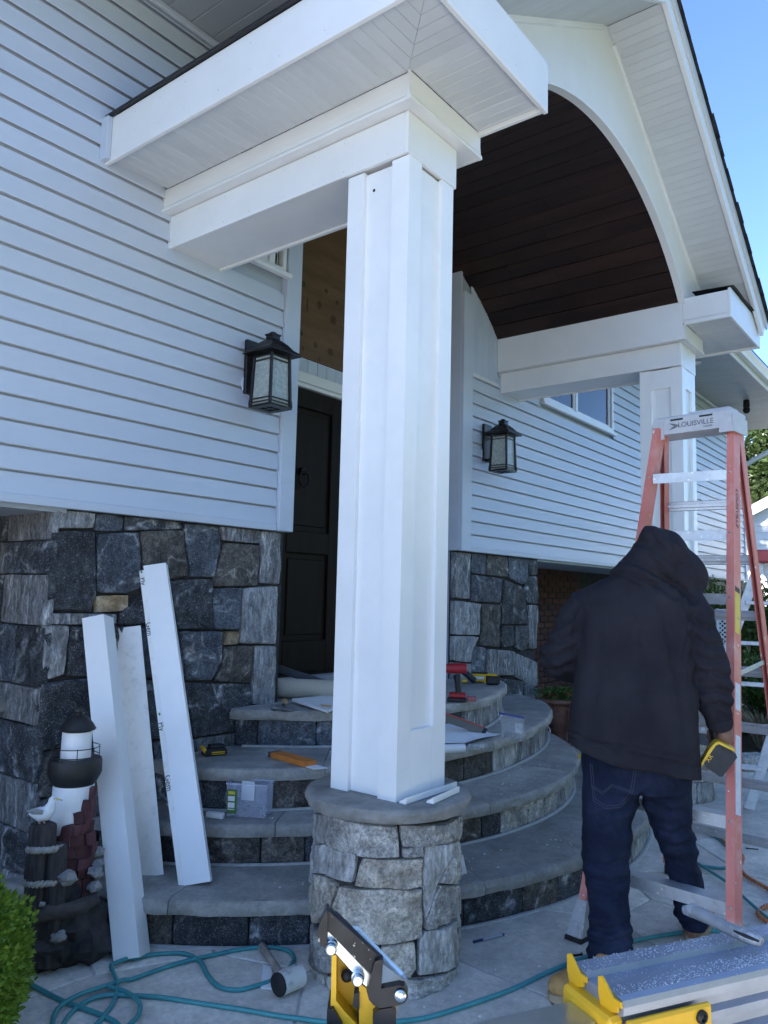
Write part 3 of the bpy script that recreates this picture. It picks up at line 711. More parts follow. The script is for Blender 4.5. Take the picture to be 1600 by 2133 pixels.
# rake overhang: soffit boards, fascia, roof edge
th = math.atan(SLOPE); cs, sn = math.cos(th), math.sin(th)
def slope_box(m, sgn, s0, s1, y0, y1, h0, h1, zr=5.09, ch=0.0):
    """box lying on the slope: s = distance down the slope from the ridge, h = height normal to the slope above the soffit plane"""
    P_ = []
    for s_ in (s0, s1):
        for h_ in (h0, h1):
            # the ridge end is cut plumb
            x = s_*cs+h_*sn if s_ > 0 else 0.0
            z = zr-(x*SLOPE)+h_/cs
            P_.append((x, z))
    (a0, a1, b0, b1) = P_
    poly = [a0, b0, b1, a1]
    m.prism([V(XC+sgn*x, y0, z) for x, z in poly], (0, y1-y0, 0)); return m
for sgn in (-1, 1):
    Lr = 2.80 if sgn > 0 else 2.68
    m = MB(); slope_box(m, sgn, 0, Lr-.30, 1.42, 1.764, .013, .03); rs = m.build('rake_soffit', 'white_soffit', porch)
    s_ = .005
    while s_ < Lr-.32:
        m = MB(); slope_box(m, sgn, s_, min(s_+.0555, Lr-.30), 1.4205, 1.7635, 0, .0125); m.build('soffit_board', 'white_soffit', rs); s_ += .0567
    m = MB(); slope_box(m, sgn, .12, Lr-.32, 1.745, 1.7645, -.03, -.0005); m.build('rake_trim', 'white_trim', porch)
    m = MB(); slope_box(m, sgn, 0, Lr-.02, 1.392, 1.4198, -.014, .125); m.build('rake_fascia', 'white_trim', porch)
    m = MB(); slope_box(m, sgn, 0, Lr+.01, 1.376, 1.3915, .085, .150); m.build('rake_moulding', 'white_soffit', porch)
    m = MB(); slope_box(m, sgn, 0, Lr-.10, 1.40, 8.0, .126, .150); m.build('roof_deck', 'black_roof', porch)
    k = 0; s_ = 0.0; rq = random.Random(sgn+4)
    while s_ < Lr+.01:
        m = MB(); e = rq.uniform(-.006, .006)
        slope_box(m, sgn, s_, min(s_+.19, Lr+.0), 1.352+e, 8.0, .1505+.0, .157+.002*(k % 2)); m.build('shingle_course', 'black_roof', porch); s_ += .145; k += 1
m = MB(); m.bx(1.990, 2.011, 1.45, YW-.01, 3.802, 3.814, .002); m.build('drip_edge', 'membrane', porch)
m = MB(); m.bx(1.984, 2.0115, YW-.05, YW+.01, 3.577, 3.80, .003); m.build('channel_trim', 'siding', porch)
# nail holes in the trim
rnh = random.Random(31); m = MB()
def dot(p, nn): m.tube([Vector(p)-Vector(nn)*.001, Vector(p)+Vector(nn)*.0006], rnh.uniform(.0018, .003), 8)
for k in range(7):
    y_ = 1.95+k*.2+rnh.uniform(-.03, .03)
    for z_ in (3.62, 3.76): dot((2.012, y_, z_+rnh.uniform(-.01, .01)), (-1, 0, 0))
    for z_ in (3.31, 3.44): dot((2.42, y_, z_), (-1, 0, 0))
for k in range(4):
    for z_ in (3.62, 3.76): dot((2.15+k*.24, 1.43, z_+rnh.uniform(-.01, .01)), (0, -1, 0))
nh_ = m.build('nail_holes', 'mortar', porch); nh_['kind'] = 'stuff'
# flashing membrane over the returns
for (xi, xo) in ((2.90, 2.03), (5.94, 6.88)):
    m = MB(); nx, ny = 12, 5; vs2 = []
    for i in range(nx+1):
        for j in range(ny+1):
            x = xi+(xo-xi)*i/nx; y = (1.46 if xi < 4 else 1.405)+.30*j/ny
            vs2.append(V(x, y, 3.804+.005*math.sin(i*1.1)*(1-j/ny)+.014*(j/ny)))
    f2 = [(i*(ny+1)+j, (i+1)*(ny+1)+j, (i+1)*(ny+1)+j+1, i*(ny+1)+j+1) for i in range(nx) for j in range(ny)]
    m.add(vs2, f2); m.add([p+V(0, 0, .004) for p in vs2], f2); m.build('flashing', 'membrane', porch)

# ================================================================== COLUMNS
def column(cx, cy, z0, z1, label, finished):
    t = thing('porch_column', label, 'column', (cx, cy, z0), 0, 'porch columns')
    hw, st, pr_ = .166, .090, .019
    m = MB(); m.bx(cx-hw+pr_, cx+hw-pr_, cy-hw+pr_, cy+hw-pr_, z0+.001, z1-.008, .002); m.build('shaft', 'pvc', t)
    for sx in (-1, 1):
        for sy in (-1, 1):
            m = MB()
            P_ = [(hw, hw), (hw-st, hw), (hw-st, hw-pr_+.0002), (hw-pr_+.0002, hw-pr_+.0002), (hw-pr_+.0002, hw-st), (hw, hw-st)]
            zt = z1-.002-(0 if (sx < 0 and sy < 0) else .002)
            m.prism([V(cx+sx*a, cy+sy*b, z0) for a, b in P_], (0, 0, zt-z0)); m.build('corner_stile', 'pvc', t)
    iw = hw-st-.0004
    def rail(face, a, b):
        m = MB()
        if face == 'y-': m.bx(cx-iw, cx+iw, cy-hw+.0006, cy-hw+pr_-.0004, a, b, .0015)
        if face == 'x-': m.bx(cx-hw+.0006, cx-hw+pr_-.0004, cy-iw, cy+iw, a, b, .0015)
        if face == 'x+': m.bx(cx+hw-pr_+.0004, cx+hw-.0006, cy-iw, cy+iw, a, b, .0015)
        if face == 'y+': m.bx(cx-iw, cx+iw, cy+hw-pr_+.0004, cy+hw-.0006, a, b, .0015)
        m.build('rail', 'pvc', t)
    if finished:
        for f_ in ('y-', 'x-', 'x+', 'y+'): rail(f_, z0, z0+.25); rail(f_, z1-.16, z1-.006)
    else:
        rail('y-', z0+.001, z0+.255); rail('x+', z0+.001, z0+.255)
        m = MB(); m.tube([V(cx-hw+pr_+.001, cy+.035, z1-.09), V(cx-hw+pr_-.0012, cy+.035, z1-.09)], .007, 12); m.build('screw_hole', 'interior', t)
    return t
column(2.603, 1.983, .681, 3.283, 'white square porch column with open trim panels on the near stone pedestal', False)
column(6.20, 1.983, .681, 3.283, 'white square porch column with finished panels behind the orange stepladder', True)

# ================================================================== STONE PEDESTALS
def pedestal(cx, cy, label, detailed):
    t = thing('stone_pedestal', label, 'pedestal', (cx, cy, 0), 0, 'stone column pedestals')
    r_ = .278
    m = MB(); m.lathe([(r_-.004, 0), (r_-.004, .62)], 40, (cx, cy, 0)); m.build('core', 'mortar_dark', t, smooth=40)
    # cap with a rock-faced rim
    m = MB(); vs = []; n = 96; rows = [(.300, .6205), (.324, .628), (.335, .645), (.336, .662), (.329, .676), (.322, .680), (.16, .6805)]
    for (q, z) in rows:
        for k in range(n):
            a = 2*math.pi*k/n
            e = 0 if z > .675 else .009*noise.noise(V(math.cos(a)*6, math.sin(a)*6, z*45))+.006*noise.noise(V(math.cos(a)*15, math.sin(a)*15, z*70+5))
            vs.append(V(cx+(q+e)*math.cos(a), cy+(q+e)*math.sin(a), z))
    vs.append(V(cx, cy, .6805))
    fs = [(i*n+k, i*n+(k+1) % n, (i+1)*n+(k+1) % n, (i+1)*n+k) for i in range(len(rows)-1) for k in range(n)]
    fs += [((len(rows)-1)*n+k, (len(rows)-1)*n+(k+1) % n, len(vs)-1) for k in range(n)]
    fs.append(tuple(range(n))[::-1])
    m.add(vs, fs); m.build('cap', 'bluestone_edge', t, smooth=35)
    def cmap(a, b):
        th_ = a/.3; nn = V(math.cos(th_), math.sin(th_), 0); return V(cx, cy, b)+nn*r_, nn
    def pix(zx, zy):
        d = ray(600+zx/3.8575, 1580+zy/3.8575); ox, oy = -cx, -cy
        A_ = d.x*d.x+d.y*d.y; B_ = 2*(ox*d.x+oy*d.y); C_ = ox*ox+oy*oy-.3**2
        D_ = B_*B_-4*A_*C_
        tt = (-B_-math.sqrt(D_))/(2*A_) if D_ > 0 else -B_/(2*A_)
        P = O+d*tt; return (math.atan2(P.y-cy, P.x-cx) % (2*math.pi))*.3, max(.0, min(.617, P.z))
    PS = [('b', (160, 430), (300, 440), (288, 690), (160, 680)), ('g', (303, 440), (882, 530), (906, 800), (590, 798), (287, 687)), ('g', (895, 530), (1430, 460), (1420, 655), (1345, 662), (920, 718)), ('g', (920, 725), (1097, 702), (1100, 790), (920, 800)),
     ('b', (158, 690), (290, 692), (546, 772), (512, 1005), (280, 932), (150, 905)), ('w', (585, 803), (1097, 803), (1087, 1040), (800, 1050), (525, 1030)), ('w', (140, 912), (285, 948), (380, 1015), (330, 1200), (200, 1330), (130, 1310)),
     ('w', (392, 1028), (800, 1055), (1085, 1052), (1090, 1440), (720, 1508), (500, 1345), (340, 1200)), ('b', (1105, 705), (1350, 668), (1285, 850), (1220, 1010), (1110, 1300), (1092, 1090)), ('g', (1355, 668), (1425, 655), (1400, 1005), (1225, 1010), (1290, 850)),
     ('g', (1222, 1020), (1400, 1012), (1380, 1250), (1112, 1385), (1112, 1300)), ('b', (1110, 1392), (1378, 1290), (1370, 1650), (1050, 1755), (1065, 1452)), ('w', (735, 1515), (1025, 1472), (1037, 1690), (980, 1770), (790, 1740)),
     ('g', (120, 1320), (350, 1450), (350, 1735), (280, 1740), (110, 1610)), ('g', (962, 1785), (1370, 1668), (1350, 1930), (1120, 2060), (900, 2085)), ('w', (100, 1618), (278, 1752), (285, 2010), (200, 1990), (100, 1850)), ('g', (350, 1455), (500, 1350), (730, 1515), (785, 1740), (350, 1740)), ('g', (288, 1748), (780, 1748), (958, 1785), (895, 2090), (600, 2100), (290, 2030))]
    MG = {'g': 'granite_grey', 'w': 'granite_warm', 'b': 'granite_blue'}
    amin, amax = 9, -9
    if detailed:
        for i, q in enumerate(PS):
            pp = [pix(*c_) for c_ in q[1:]]
            for (a, b) in pp: amin = min(amin, a); amax = max(amax, a)
            stone(pp, cmap, .022, MG[q[0]], t, gap=.001, rough=.018, seed=200+i*1.93, seg=.03, freq=14)
        full = (amax, amin+2*math.pi*.3)
    else:
        full = (0, 2*math.pi*.3)
    rq = random.Random(77 if detailed else 78)
    zc = [0, .15, .30, .47, .617]
    for j in range(4):
        a = full[0]+.003
        while a < full[1]-.03:
            b = min(full[1], a+rq.uniform(.13, .3))
            if full[1]-b < .09: b = full[1]
            stone([(a, zc[j]), (b, zc[j]), (b, zc[j+1]), (a, zc[j+1])], cmap, .022, rq.choice(list(MG.values())), t, gap=.001, rough=.018, seed=300+j*7+a*5, seg=.05, freq=14); a = b
    return t
pedestal(2.60, 1.98, 'round granite pedestal with thick bluestone cap in the foreground', True)
pedestal(6.20, 1.98, 'round granite pedestal behind the worker and the stepladder', False)

# ================================================================== ENTRANCE STEPS
steps = thing('entrance_steps', 'curved bluestone entrance steps with dark stone risers', 'steps', (4.3, 3.3, 0))
def circ(c, r_, n=90):
    out = []
    for k in range(n+1):
        a = math.pi*(1-k/n); x, y = c[0]+r_*math.cos(a), c[1]-r_*math.sin(a)
        if y < 3.43: out.append(V(x, y, 0))
    return out
def crom(P, n=14):
    out = []
    for i in range(len(P)-1):
        p0, p1, p2, p3 = P[max(0, i-1)], P[i], P[i+1], P[min(len(P)-1, i+2)]
        for k in range(n):
            t = k/n
            out.append(.5*((2*p1)+(p2-p0)*t+(2*p0-5*p1+4*p2-p3)*t*t+(3*p1-p0-3*p2+p3)*t**3))
    out.append(P[-1]); return out
T = [(.195, circ((4.25, 4.24), 2.63), [.12, .33, .52, .66, .84]),
     (.385, circ((4.19, 4.29), 2.22), [.17, .40, .60, .8]),
     (.592, crom([V(*p, 0) for p in [(2.49, 3.43), (2.55, 3.13), (2.76, 2.87), (3.12, 2.63), (3.72, 2.48), (4.38, 2.43), (5.1, 2.53), (5.72, 2.76), (6.18, 3.08), (6.40, 3.43)]]), [.2, .47, .7]),
     (.80, crom([V(*p, 0) for p in [(3.01, 3.43), (3.05, 3.34), (3.37, 2.99), (3.88, 2.71), (4.45, 2.65), (5.0, 2.80), (5.48, 3.05), (5.74, 3.43)]]), [.3, .62])]
def arclen(P):
    L = [0]
    for i in range(1, len(P)): L.append(L[-1]+(P[i]-P[i-1]).length)
    return L
def at(P, L, s_):
    s_ = max(0, min(L[-1], s_))
    for i in range(1, len(P)):
        if L[i] >= s_:
            t = (s_-L[i-1])/max(1e-9, L[i]-L[i-1]); d = (P[i]-P[i-1]).normalized(); return P[i-1].lerp(P[i], t), V(d.y, -d.x, 0)
    return P[-1], V(0, -1, 0)
TH = .058; zp = 0.0; rq = random.Random(21)
CEN = V(4.35, 3.75, 0)
for ti, (z, P, joints) in enumerate(T):
    L = arclen(P); tot = L[-1]
    cuts = [0]+[j*tot for j in joints]+[tot]
    for a, b in zip(cuts[:-1], cuts[1:]):
        n = max(4, int((b-a)/.022)); m = MB(); vs = []
        rows = [(-.16, z-TH), (.0, z-TH), (.006, z-TH*.75), (.008, z-TH*.45), (.004, z-TH*.16), (-.004, z-.001), (-.03, z)]
        for i in range(n+1):
            s_ = a+.002+(b-a-.004)*i/n; p, nn = at(P, L, s_)
            for (o_, zz_) in rows:
                e = 0
                if -.01 < o_ < .02 and zz_ < z: 
                    q = V(p.x*9, p.y*9, zz_*40+ti*7); e = .010*noise.noise(q)+.008*noise.noise(q*2.3)-.003
                    if zz_ > z-.002: e *= .6
                vs.append(V(p.x, p.y, 0)+nn*(o_+e)+V(0, 0, zz_))
            ip = p.lerp(CEN, min(.85, .62/max(.3, (p-CEN).length))); vs.append(V(ip.x, min(ip.y, 3.43), z))
            vs.append(V(ip.x, min(ip.y, 3.43), z-TH))
        k = len(rows)+2
        fs = [(i*k+j, (i+1)*k+j, (i+1)*k+(j+1) % k, i*k+(j+1) % k) for i in range(n) for j in range(k)]
        fs += [tuple(range(k)), tuple(n*k+j for j in range(k))[::-1]]
        m.add(vs, fs); m.build('tread_slab', 'bluestone', steps, smooth=50)
    if ti == 3:
        m = MB(); m.bx(3.42, 5.34, 3.30, 3.93, z-TH-.004, z-.003); m.build('landing_slab', 'bluestone', steps)
        m = MB(); m.prism([V(*p, z-TH-.002) for p in [(3.6, 3.05), (4.2, 2.95), (4.8, 3.0), (5.3, 3.25), (5.3, 3.43), (3.42, 3.43), (3.42, 3.2)]], (0, 0, TH)); m.build('landing_slab', 'bluestone', steps)
    # riser backing and stones
    rs_ = [at(P, L, s_) for s_ in [tot*k/80 for k in range(81)]]
    rl = [p-nn*.055 for p, nn in rs_]
    m = MB(); m.add([V(p.x, p.y, zp-.01) for p in rl]+[V(p.x, p.y, z-TH) for p in rl], [(k, k+1, 82+k, 81+k) for k in range(80)])
    riser = m.build('riser', 'mortar_dark', steps)
    def rmap(a, b, P=P, L=L):
        p, nn = at(P, L, a); return V(p.x, p.y, b)-nn*.055, nn
    s_ = .01
    while s_ < tot-.05:
        e = min(tot-.01, s_+rq.uniform(.15, .36))
        if tot-e < .12: e = tot-.01
        left = s_ < tot*.42
        stone([(s_, zp+.004), (e, zp+.004), (e, z-TH-.003), (s_, z-TH-.003)], rmap, .022, rq.choice(['stone_dark', 'stone_dark', 'stone_blue', 'stone_brown'] if left else ['stone_mid', 'stone_mid', 'granite_blue', 'stone_brown', 'granite_grey']), riser, name='riser_stone', gap=.002, rough=.007, seed=500+ti*31+s_*3, seg=.05)
        s_ = e
    m = MB(); m.tube([p-nn*.024+V(0, 0, zp+.004) for p, nn in rs_[2:-2]], [(.007, .012)]*77, 6); m.build('mortar_bead', 'mortar', riser, smooth=60)
    zp = z
# ================================================================== WALL LANTERNS
mat('lamp_glass', (.30, .34, .32), (.46, .50, .47), rough=.18, scale=60, bump=.5, bscale=120, bdist=.003, alpha=.86)
mat('bulb', (.8, .78, .7), rough=.3)
def lantern(ax, z0, label, ysc=1.0):
    # ax: (x, y) of the lantern axis; z0: underside
    t = thing('wall_lantern', label, 'lantern', (ax[0], YW, z0), 0, 'lanterns beside the front door')
    x, y = ax
    def sq(m, h, za, zb_, h2=None):
        h2 = h if h2 is None else h2
        vs = [V(x+a*h, y+b*h, za) for a, b in ((-1, -1), (1, -1), (1, 1), (-1, 1))]+[V(x+a*h2, y+b*h2, zb_) for a, b in ((-1, -1), (1, -1), (1, 1), (-1, 1))]
        m.add(vs, [(3, 2, 1, 0), (4, 5, 6, 7)]+[(k, (k+1) % 4, 4+(k+1) % 4, 4+k) for k in range(4)])
    m = MB()
    for (a0, a1, b0, b1) in ((-.088, .088, -.088, -.045), (-.088, .088, .045, .088), (-.088, -.045, -.0449, .0449), (.045, .088, -.0449, .0449)):
        m.bx(x+a0, x+a1, y+b0, y+b1, z0, z0+.012)
    m.bx(x-.088, x+.088, y-.006, y+.006, z0+.0005, z0+.010); m.bx(x-.006, x+.006, y-.088, y+.088, z0+.0006, z0+.0101)
    m.build('base_frame', 'bronze', t)
    for a in (-1, 1):
        for b in (-1, 1):
            m = MB(); m.beam(V(x+a*.080, y+b*.080, z0+.012), V(x+a*.070, y+b*.070, z0+.312), .016, .016, (1, 0, 0), .002)
            m.beam(V(x+a*.084, y+b*.084, z0+.012), V(x+a*.081, y+b*.081, z0+.05), .014, .014, (1, 0, 0), .002)
            m.build('corner_post', 'bronze', t)
    for zz_, h in ((.030, .077), (.050, .0765), (.298, .070), (.275, .0705)):
        m = MB()
        m.beam(V(x-h, y-h, z0+zz_), V(x+h, y-h, z0+zz_), .007, .007); m.beam(V(x-h, y+h, z0+zz_), V(x+h, y+h, z0+zz_), .007, .007)
        m.beam(V(x-h, y-h, z0+zz_), V(x-h, y+h, z0+zz_), .007, .007); m.beam(V(x+h, y-h, z0+zz_), V(x+h, y+h, z0+zz_), .007, .007)
        m.build('glazing_bar', 'bronze', t)
    for (dx, dy) in ((0, -1), (0, 1), (-1, 0), (1, 0)):
        m = MB(); hb, ht = .073, .066; sd_ = V(-dy, dx, 0); n_ = V(dx, dy, 0)
        m.prism([V(x, y, z0+.02)+n_*hb-sd_*hb, V(x, y, z0+.02)+n_*hb+sd_*hb, V(x, y, z0+.305)+n_*ht+sd_*ht, V(x, y, z0+.305)+n_*ht-sd_*ht], n_*-.003); m.build('pane', 'lamp_glass', t)
    m = MB(); m.lathe([(.012, 0), (.014, .03), (.026, .06), (.03, .085), (.022, .11), (.008, .12)], 14, (x, y, z0+.12)); m.build('bulb', 'bulb', t, smooth=50)
    m = MB(); sq(m, .122, z0+.316, z0+.320); sq(m, .118, z0+.3201, z0+.334, .112); sq(m, .112, z0+.3341, z0+.352, .085); sq(m, .085, z0+.3521, z0+.382, .062); sq(m, .062, z0+.3821, z0+.405, .036)
    sq(m, .030, z0+.4051, z0+.432, .028); sq(m, .034, z0+.4321, z0+.440); sq(m, .02, z0+.4401, z0+.455, .012); m.build('roof', 'bronze', t)
    m = MB(); m.bx(x-.065, x+.065, YW-.03, YW-.004, z0+.10, z0+.425, .004); m.bx(x-.02, x+.02, y+.0805, YW-.031, z0+.33, z0+.36, .003); m.bx(x-.02, x+.02, y+.0805, YW-.031, z0+.10, z0+.125, .003); m.build('back_plate', 'bronze', t)
    m = MB(); m.lathe([(.070, 0), (.074, .003), (.070, .008)], 24, V(x-.005, YW-.0035, z0+.16), Matrix.Rotation(R(90), 3, 'X')); m.build('mounting_block', 'siding', t, smooth=40)
    return t
pL = ony(566, 776, 3.225); pR = ony(1048, 931, 3.225)
lantern((pL.x, 3.225), pL.z-.215, 'dark bronze lantern on the siding left of the front door')
lantern((pR.x, 3.225), pR.z-.215, 'dark bronze lantern on the siding right of the front door')

# ================================================================== LEANING TRIM
def text(s, size, M4, m, parent, name='lettering', ext=.0004):
    cu = bpy.data.curves.new(name, 'FONT'); cu.body = s; cu.size = size; cu.extrude = ext; cu.align_x = 'CENTER'; cu.align_y = 'CENTER'
    to = bpy.data.objects.new('tmp', cu); C.objects.link(to)
    bpy.context.view_layer.update()
    me = bpy.data.meshes.new_from_object(to.evaluated_get(bpy.context.evaluated_depsgraph_get()))
    bpy.data.objects.remove(to); bpy.data.curves.remove(cu)
    me.transform(M4); me.materials.clear(); me.materials.append(MT[m])
    return put(name, me, parent)
def M4(o, x, y):
    x = Vector(x).normalized(); y = Vector(y); y = (y-x*y.dot(x)).normalized(); z = x.cross(y)
    m = Matrix((x, y, z)).transposed().to_4x4(); m.translation = o; return m
mat('ink', (.01, .01, .012), rough=.6)
mat('ink_green', (.08, .25, .07), rough=.6)
GT = 'white PVC trim pieces leaning by the steps'
def vaxes(p):
    f_ = V(p.x, p.y, 0).normalized(); return f_, V(f_.y, -f_.x, 0)
def lboard(c, top, wA, wB, k, label, thick=.02):
    """L-shaped length of trim: c = foot of its outer corner, top = head of that corner; k = how far it is turned."""
    f_, r_ = vaxes(c); q = math.sqrt(1-k*k)
    dA, dB = -r_*q+f_*k, r_*k+f_*q
    lean = top-c
    dA -= V(0, 0, dA.dot(lean)/lean.z*.6); dB -= V(0, 0, dB.dot(lean)/lean.z*.6)
    t = thing('trim_board', label, 'trim board', (c.x, c.y, c.z), 0, GT)
    m = MB(); m.prism([c, c+dA*wA, c+dA*wA+dB*thick, c+dB*thick], lean); m.build('front_board', 'pvc', t)
    m = MB(); m.prism([c+dB*(thick+.0004), c+dB*wB, c+dB*wB+dA*thick, c+dB*(thick+.0004)+dA*thick], lean); m.build('side_board', 'pvc', t)
    return t, dA, dB, lean
c1 = onz(291, 1994, .03); lboard(c1, ony(216, 1279, 3.33), .108, .10, .40, 'long white L-shaped trim leaning left, standing on the patio')
cF = onz(341, 1822, .199); tF = ony(293, 1303, 3.375); f_, r_ = vaxes(cF)
t = thing('trim_board', 'flat white trim board behind the left leaning trim, standing on the lowest step', 'trim board', cF, 0, GT)
m = MB(); dA = (-r_*.97+f_*.2); dA -= V(0, 0, dA.dot(tF-cF)/(tF-cF).z*.6); m.prism([cF, cF+dA*.17, cF+dA*.17+f_*.018, cF+f_*.018], tF-cF); m.build('board', 'film', t)
c3 = onz(439, 1836, .215)
t, dA, dB, lean = lboard(c3, ony(345, 1172, 3.345), .112, .05, .16, 'white L-shaped trim with printed film leaning beside the steps')
l0 = c3+dA*.1125+dB*.006
m = MB(); m.prism([l0, l0+dA*.026+dB*.004, l0+dA*.026+dB*.03, l0+dB*.03], lean*.985); m.build('back_board', 'film', t)
fnn = dA.cross(lean).normalized()
if fnn.dot(c3) > 0: fnn = -fnn
for f2, s_ in ((.945, 'Ply'), (.775, 'Gem'), (.455, 'Ply'), (.285, 'Gem')):
    o_ = l0+dA*.013+dB*.002+lean*f2+fnn*.0012
    xx = -lean.normalized()
    text(s_, .036, M4(o_, xx, fnn.cross(xx)), 'ink', t)
for f2 in (.985, .50):
    m = MB(); o_ = l0+dA*.014+dB*.002+lean*f2+fnn*.001; m.prism([o_, o_+dA*.006-lean*.006, o_-lean*.012, o_-dA*.006-lean*.006], fnn*.0006); m.build('logo_mark', 'ink_green', t)

# ================================================================== BOX WOOD SHRUB
def leaf_cloud(m, n, sampler, size, rnd, up=.3):
    for _ in range(n):
        p, nn = sampler(rnd)
        d = (nn+V(rnd.uniform(-1, 1), rnd.uniform(-1, 1), rnd.uniform(-1, 1)+up)*.8).normalized()
        sd_ = d.cross(V(rnd.uniform(-1, 1), rnd.uniform(-1, 1), rnd.uniform(-1, 1))).normalized()
        nrm = d.cross(sd_)
        L = size*rnd.uniform(.5, 1.45); W = L*.3
        m.add([p, p+d*L*.45+sd_*W+nrm*L*.06, p+d*L, p+d*L*.45-sd_*W+nrm*L*.06], [(0, 1, 2, 3)])
def fastmesh(name, m, mt, parent):
    me = bpy.data.meshes.new(name); me.from_pydata([tuple(v) for v in m.v], [], m.f); me.materials.append(MT[mt]); return put(name, me, parent)
def leafmat(name, a, b):
    m = mat(name, a, b, rough=.42, scale=30, detail=2, lo=.3, hi=.7, spec=.4)
    bs = m.node_tree.nodes['Principled BSDF']
    bs.inputs['Subsurface Weight'].default_value = 0.0
    N, L = m.node_tree.nodes, m.node_tree.links
    tr = N.new('ShaderNodeBsdfTranslucent'); mx = N.new('ShaderNodeMixShader'); mx.inputs[0].default_value = .3
    src = bs.inputs['Base Color'].links[0].from_socket
    L.new(src, tr.inputs['Color']); L.new(bs.outputs[0], mx.inputs[1]); L.new(tr.outputs[0], mx.inputs[2])
    L.new(mx.outputs[0], N['Material Output'].inputs[0]); return m
leafmat('boxwood', (.07, .145, .010), (.30, .43, .055))
leafmat('hedge_leaf', (.035, .075, .015), (.10, .17, .035))
leafmat('tree_leaf', (.012, .024, .007), (.032, .052, .016))
mat('twig', (.08, .06, .04), (.14, .11, .08), rough=.9, scale=20)
bc = V(1.065, 2.675, .265)
t = thing('boxwood_shrub', 'bright green clipped boxwood shrub at the patio edge', 'shrub', (bc.x, bc.y, 0))
m = MB(); rl_ = random.Random(2)
def box_s(r):
    while True:
        d = V(r.gauss(0, 1), r.gauss(0, 1), r.gauss(0, 1)).normalized()
        if d.z > -.75: break
    q = 1+.10*noise.noise(d*3.1)+.05*noise.noise(d*9)
    k = r.uniform(.84, 1.02)
    return bc+V(d.x*.37, d.y*.37, d.z*.345)*q*k, d
leaf_cloud(m, 26000, box_s, .019, rl_, .5); fastmesh('foliage', m, 'boxwood', t)
m = MB()
for k in range(9):
    a = k*.7; m.tube([V(bc.x+.03*math.cos(a), bc.y+.03*math.sin(a), 0), V(bc.x+.12*math.cos(a), bc.y+.12*math.sin(a), .2), V(bc.x+.22*math.cos(a), bc.y+.22*math.sin(a), .42)], [.012, .008, .004], 6)
m.build('stems', 'twig', t, smooth=60)

# ================================================================== LIGHTHOUSE ORNAMENT
mat('resin_white', (.72, .73, .76), (.80, .81, .83), rough=.55, scale=8, bump=.25, bscale=60, dirt=(.5, .5, .52), dscale=9, damt=.35)
mat('resin_black', (.010, .010, .011), (.02, .02, .021), rough=.55, scale=10)
mat('resin_brick', (.045, .014, .017), (.11, .042, .047), rough=.75, scale=12, bump=.5, bscale=50, rnd=.25)
mat('resin_rock', (.012, .011, .012), (.055, .05, .05), rough=.8, scale=9, bump=.7, bscale=30, bdist=.01)
mat('resin_post', (.02, .016, .016), (.07, .06, .058), rough=.85, scale=14, stretch=(3, 3, .5), bump=.6, bscale=40)
mat('rope', (.28, .26, .22), (.42, .40, .36), rough=.9, scale=40)
mat('driftwood', (.035, .03, .028), (.10, .085, .078), rough=.85, scale=10, stretch=(.5, 2, 2), bump=.7, bscale=40)
mat('pebble', (.20, .20, .20), (.34, .34, .33), rough=.85, scale=20, bump=.4, bscale=60)
lc = V(ony(150, 1700, 3.02).x, 3.02, 0)
def lz(py, off=0): return ony(150, py, lc.y+off).z
LH = thing('lighthouse_ornament', 'garden lighthouse figure with seagull, pilings and rocks beside the shrub', 'ornament', lc)
zc_ = {k: lz(v) for k, v in dict(top=1484, brim=1520, room0=1588, gal0=1580, gal1=1632, tw0=1960).items()}
m = MB(); m.lathe([(.100, .02), (.090, .3), (.084, .55), (.080, zc_['gal1']+.01)], 36, lc); m.build('tower', 'resin_white', LH, smooth=60)
g0, g1 = zc_['gal1'], zc_['gal0']
m = MB(); m.lathe([(.078, g0-.005), (.088, g0+.006), (.102, g0+.035), (.106, g0+.045), (.106, g1-.012), (.102, g1), (.06, g1+.002)], 36, lc); m.build('gallery', 'resin_black', LH, smooth=45)
b_ = zc_['brim']
m = MB(); m.lathe([(.060, g1+.0025), (.058, b_+.002)], 30, lc); m.build('lantern_room', 'resin_white', LH, smooth=60)
m = MB(); m.lathe([(.058, b_-.008), (.072, b_-.002), (.074, b_+.003), (.062, b_+.022), (.040, b_+.048), (.018, b_+.058), (.018, b_+.068), (.022, b_+.072), (.020, b_+.084), (.006, b_+.088)], 30, lc); m.build('roof', 'resin_black', LH, smooth=45)
m = MB()
for hz_ in (.0, .035):
    m.tube([lc+V(.092*math.cos(a), .092*math.sin(a), g1+.012+hz_) for a in [2*math.pi*k/32 for k in range(32)]], .002, 6, closed=True)
for k in range(8):
    a = 2*math.pi*k/8+.3; p = lc+V(.092*math.cos(a), .092*math.sin(a), g1); m.tube([p, p+V(0, 0, .05)], .002, 6)
m.build('railing', 'resin_black', LH)
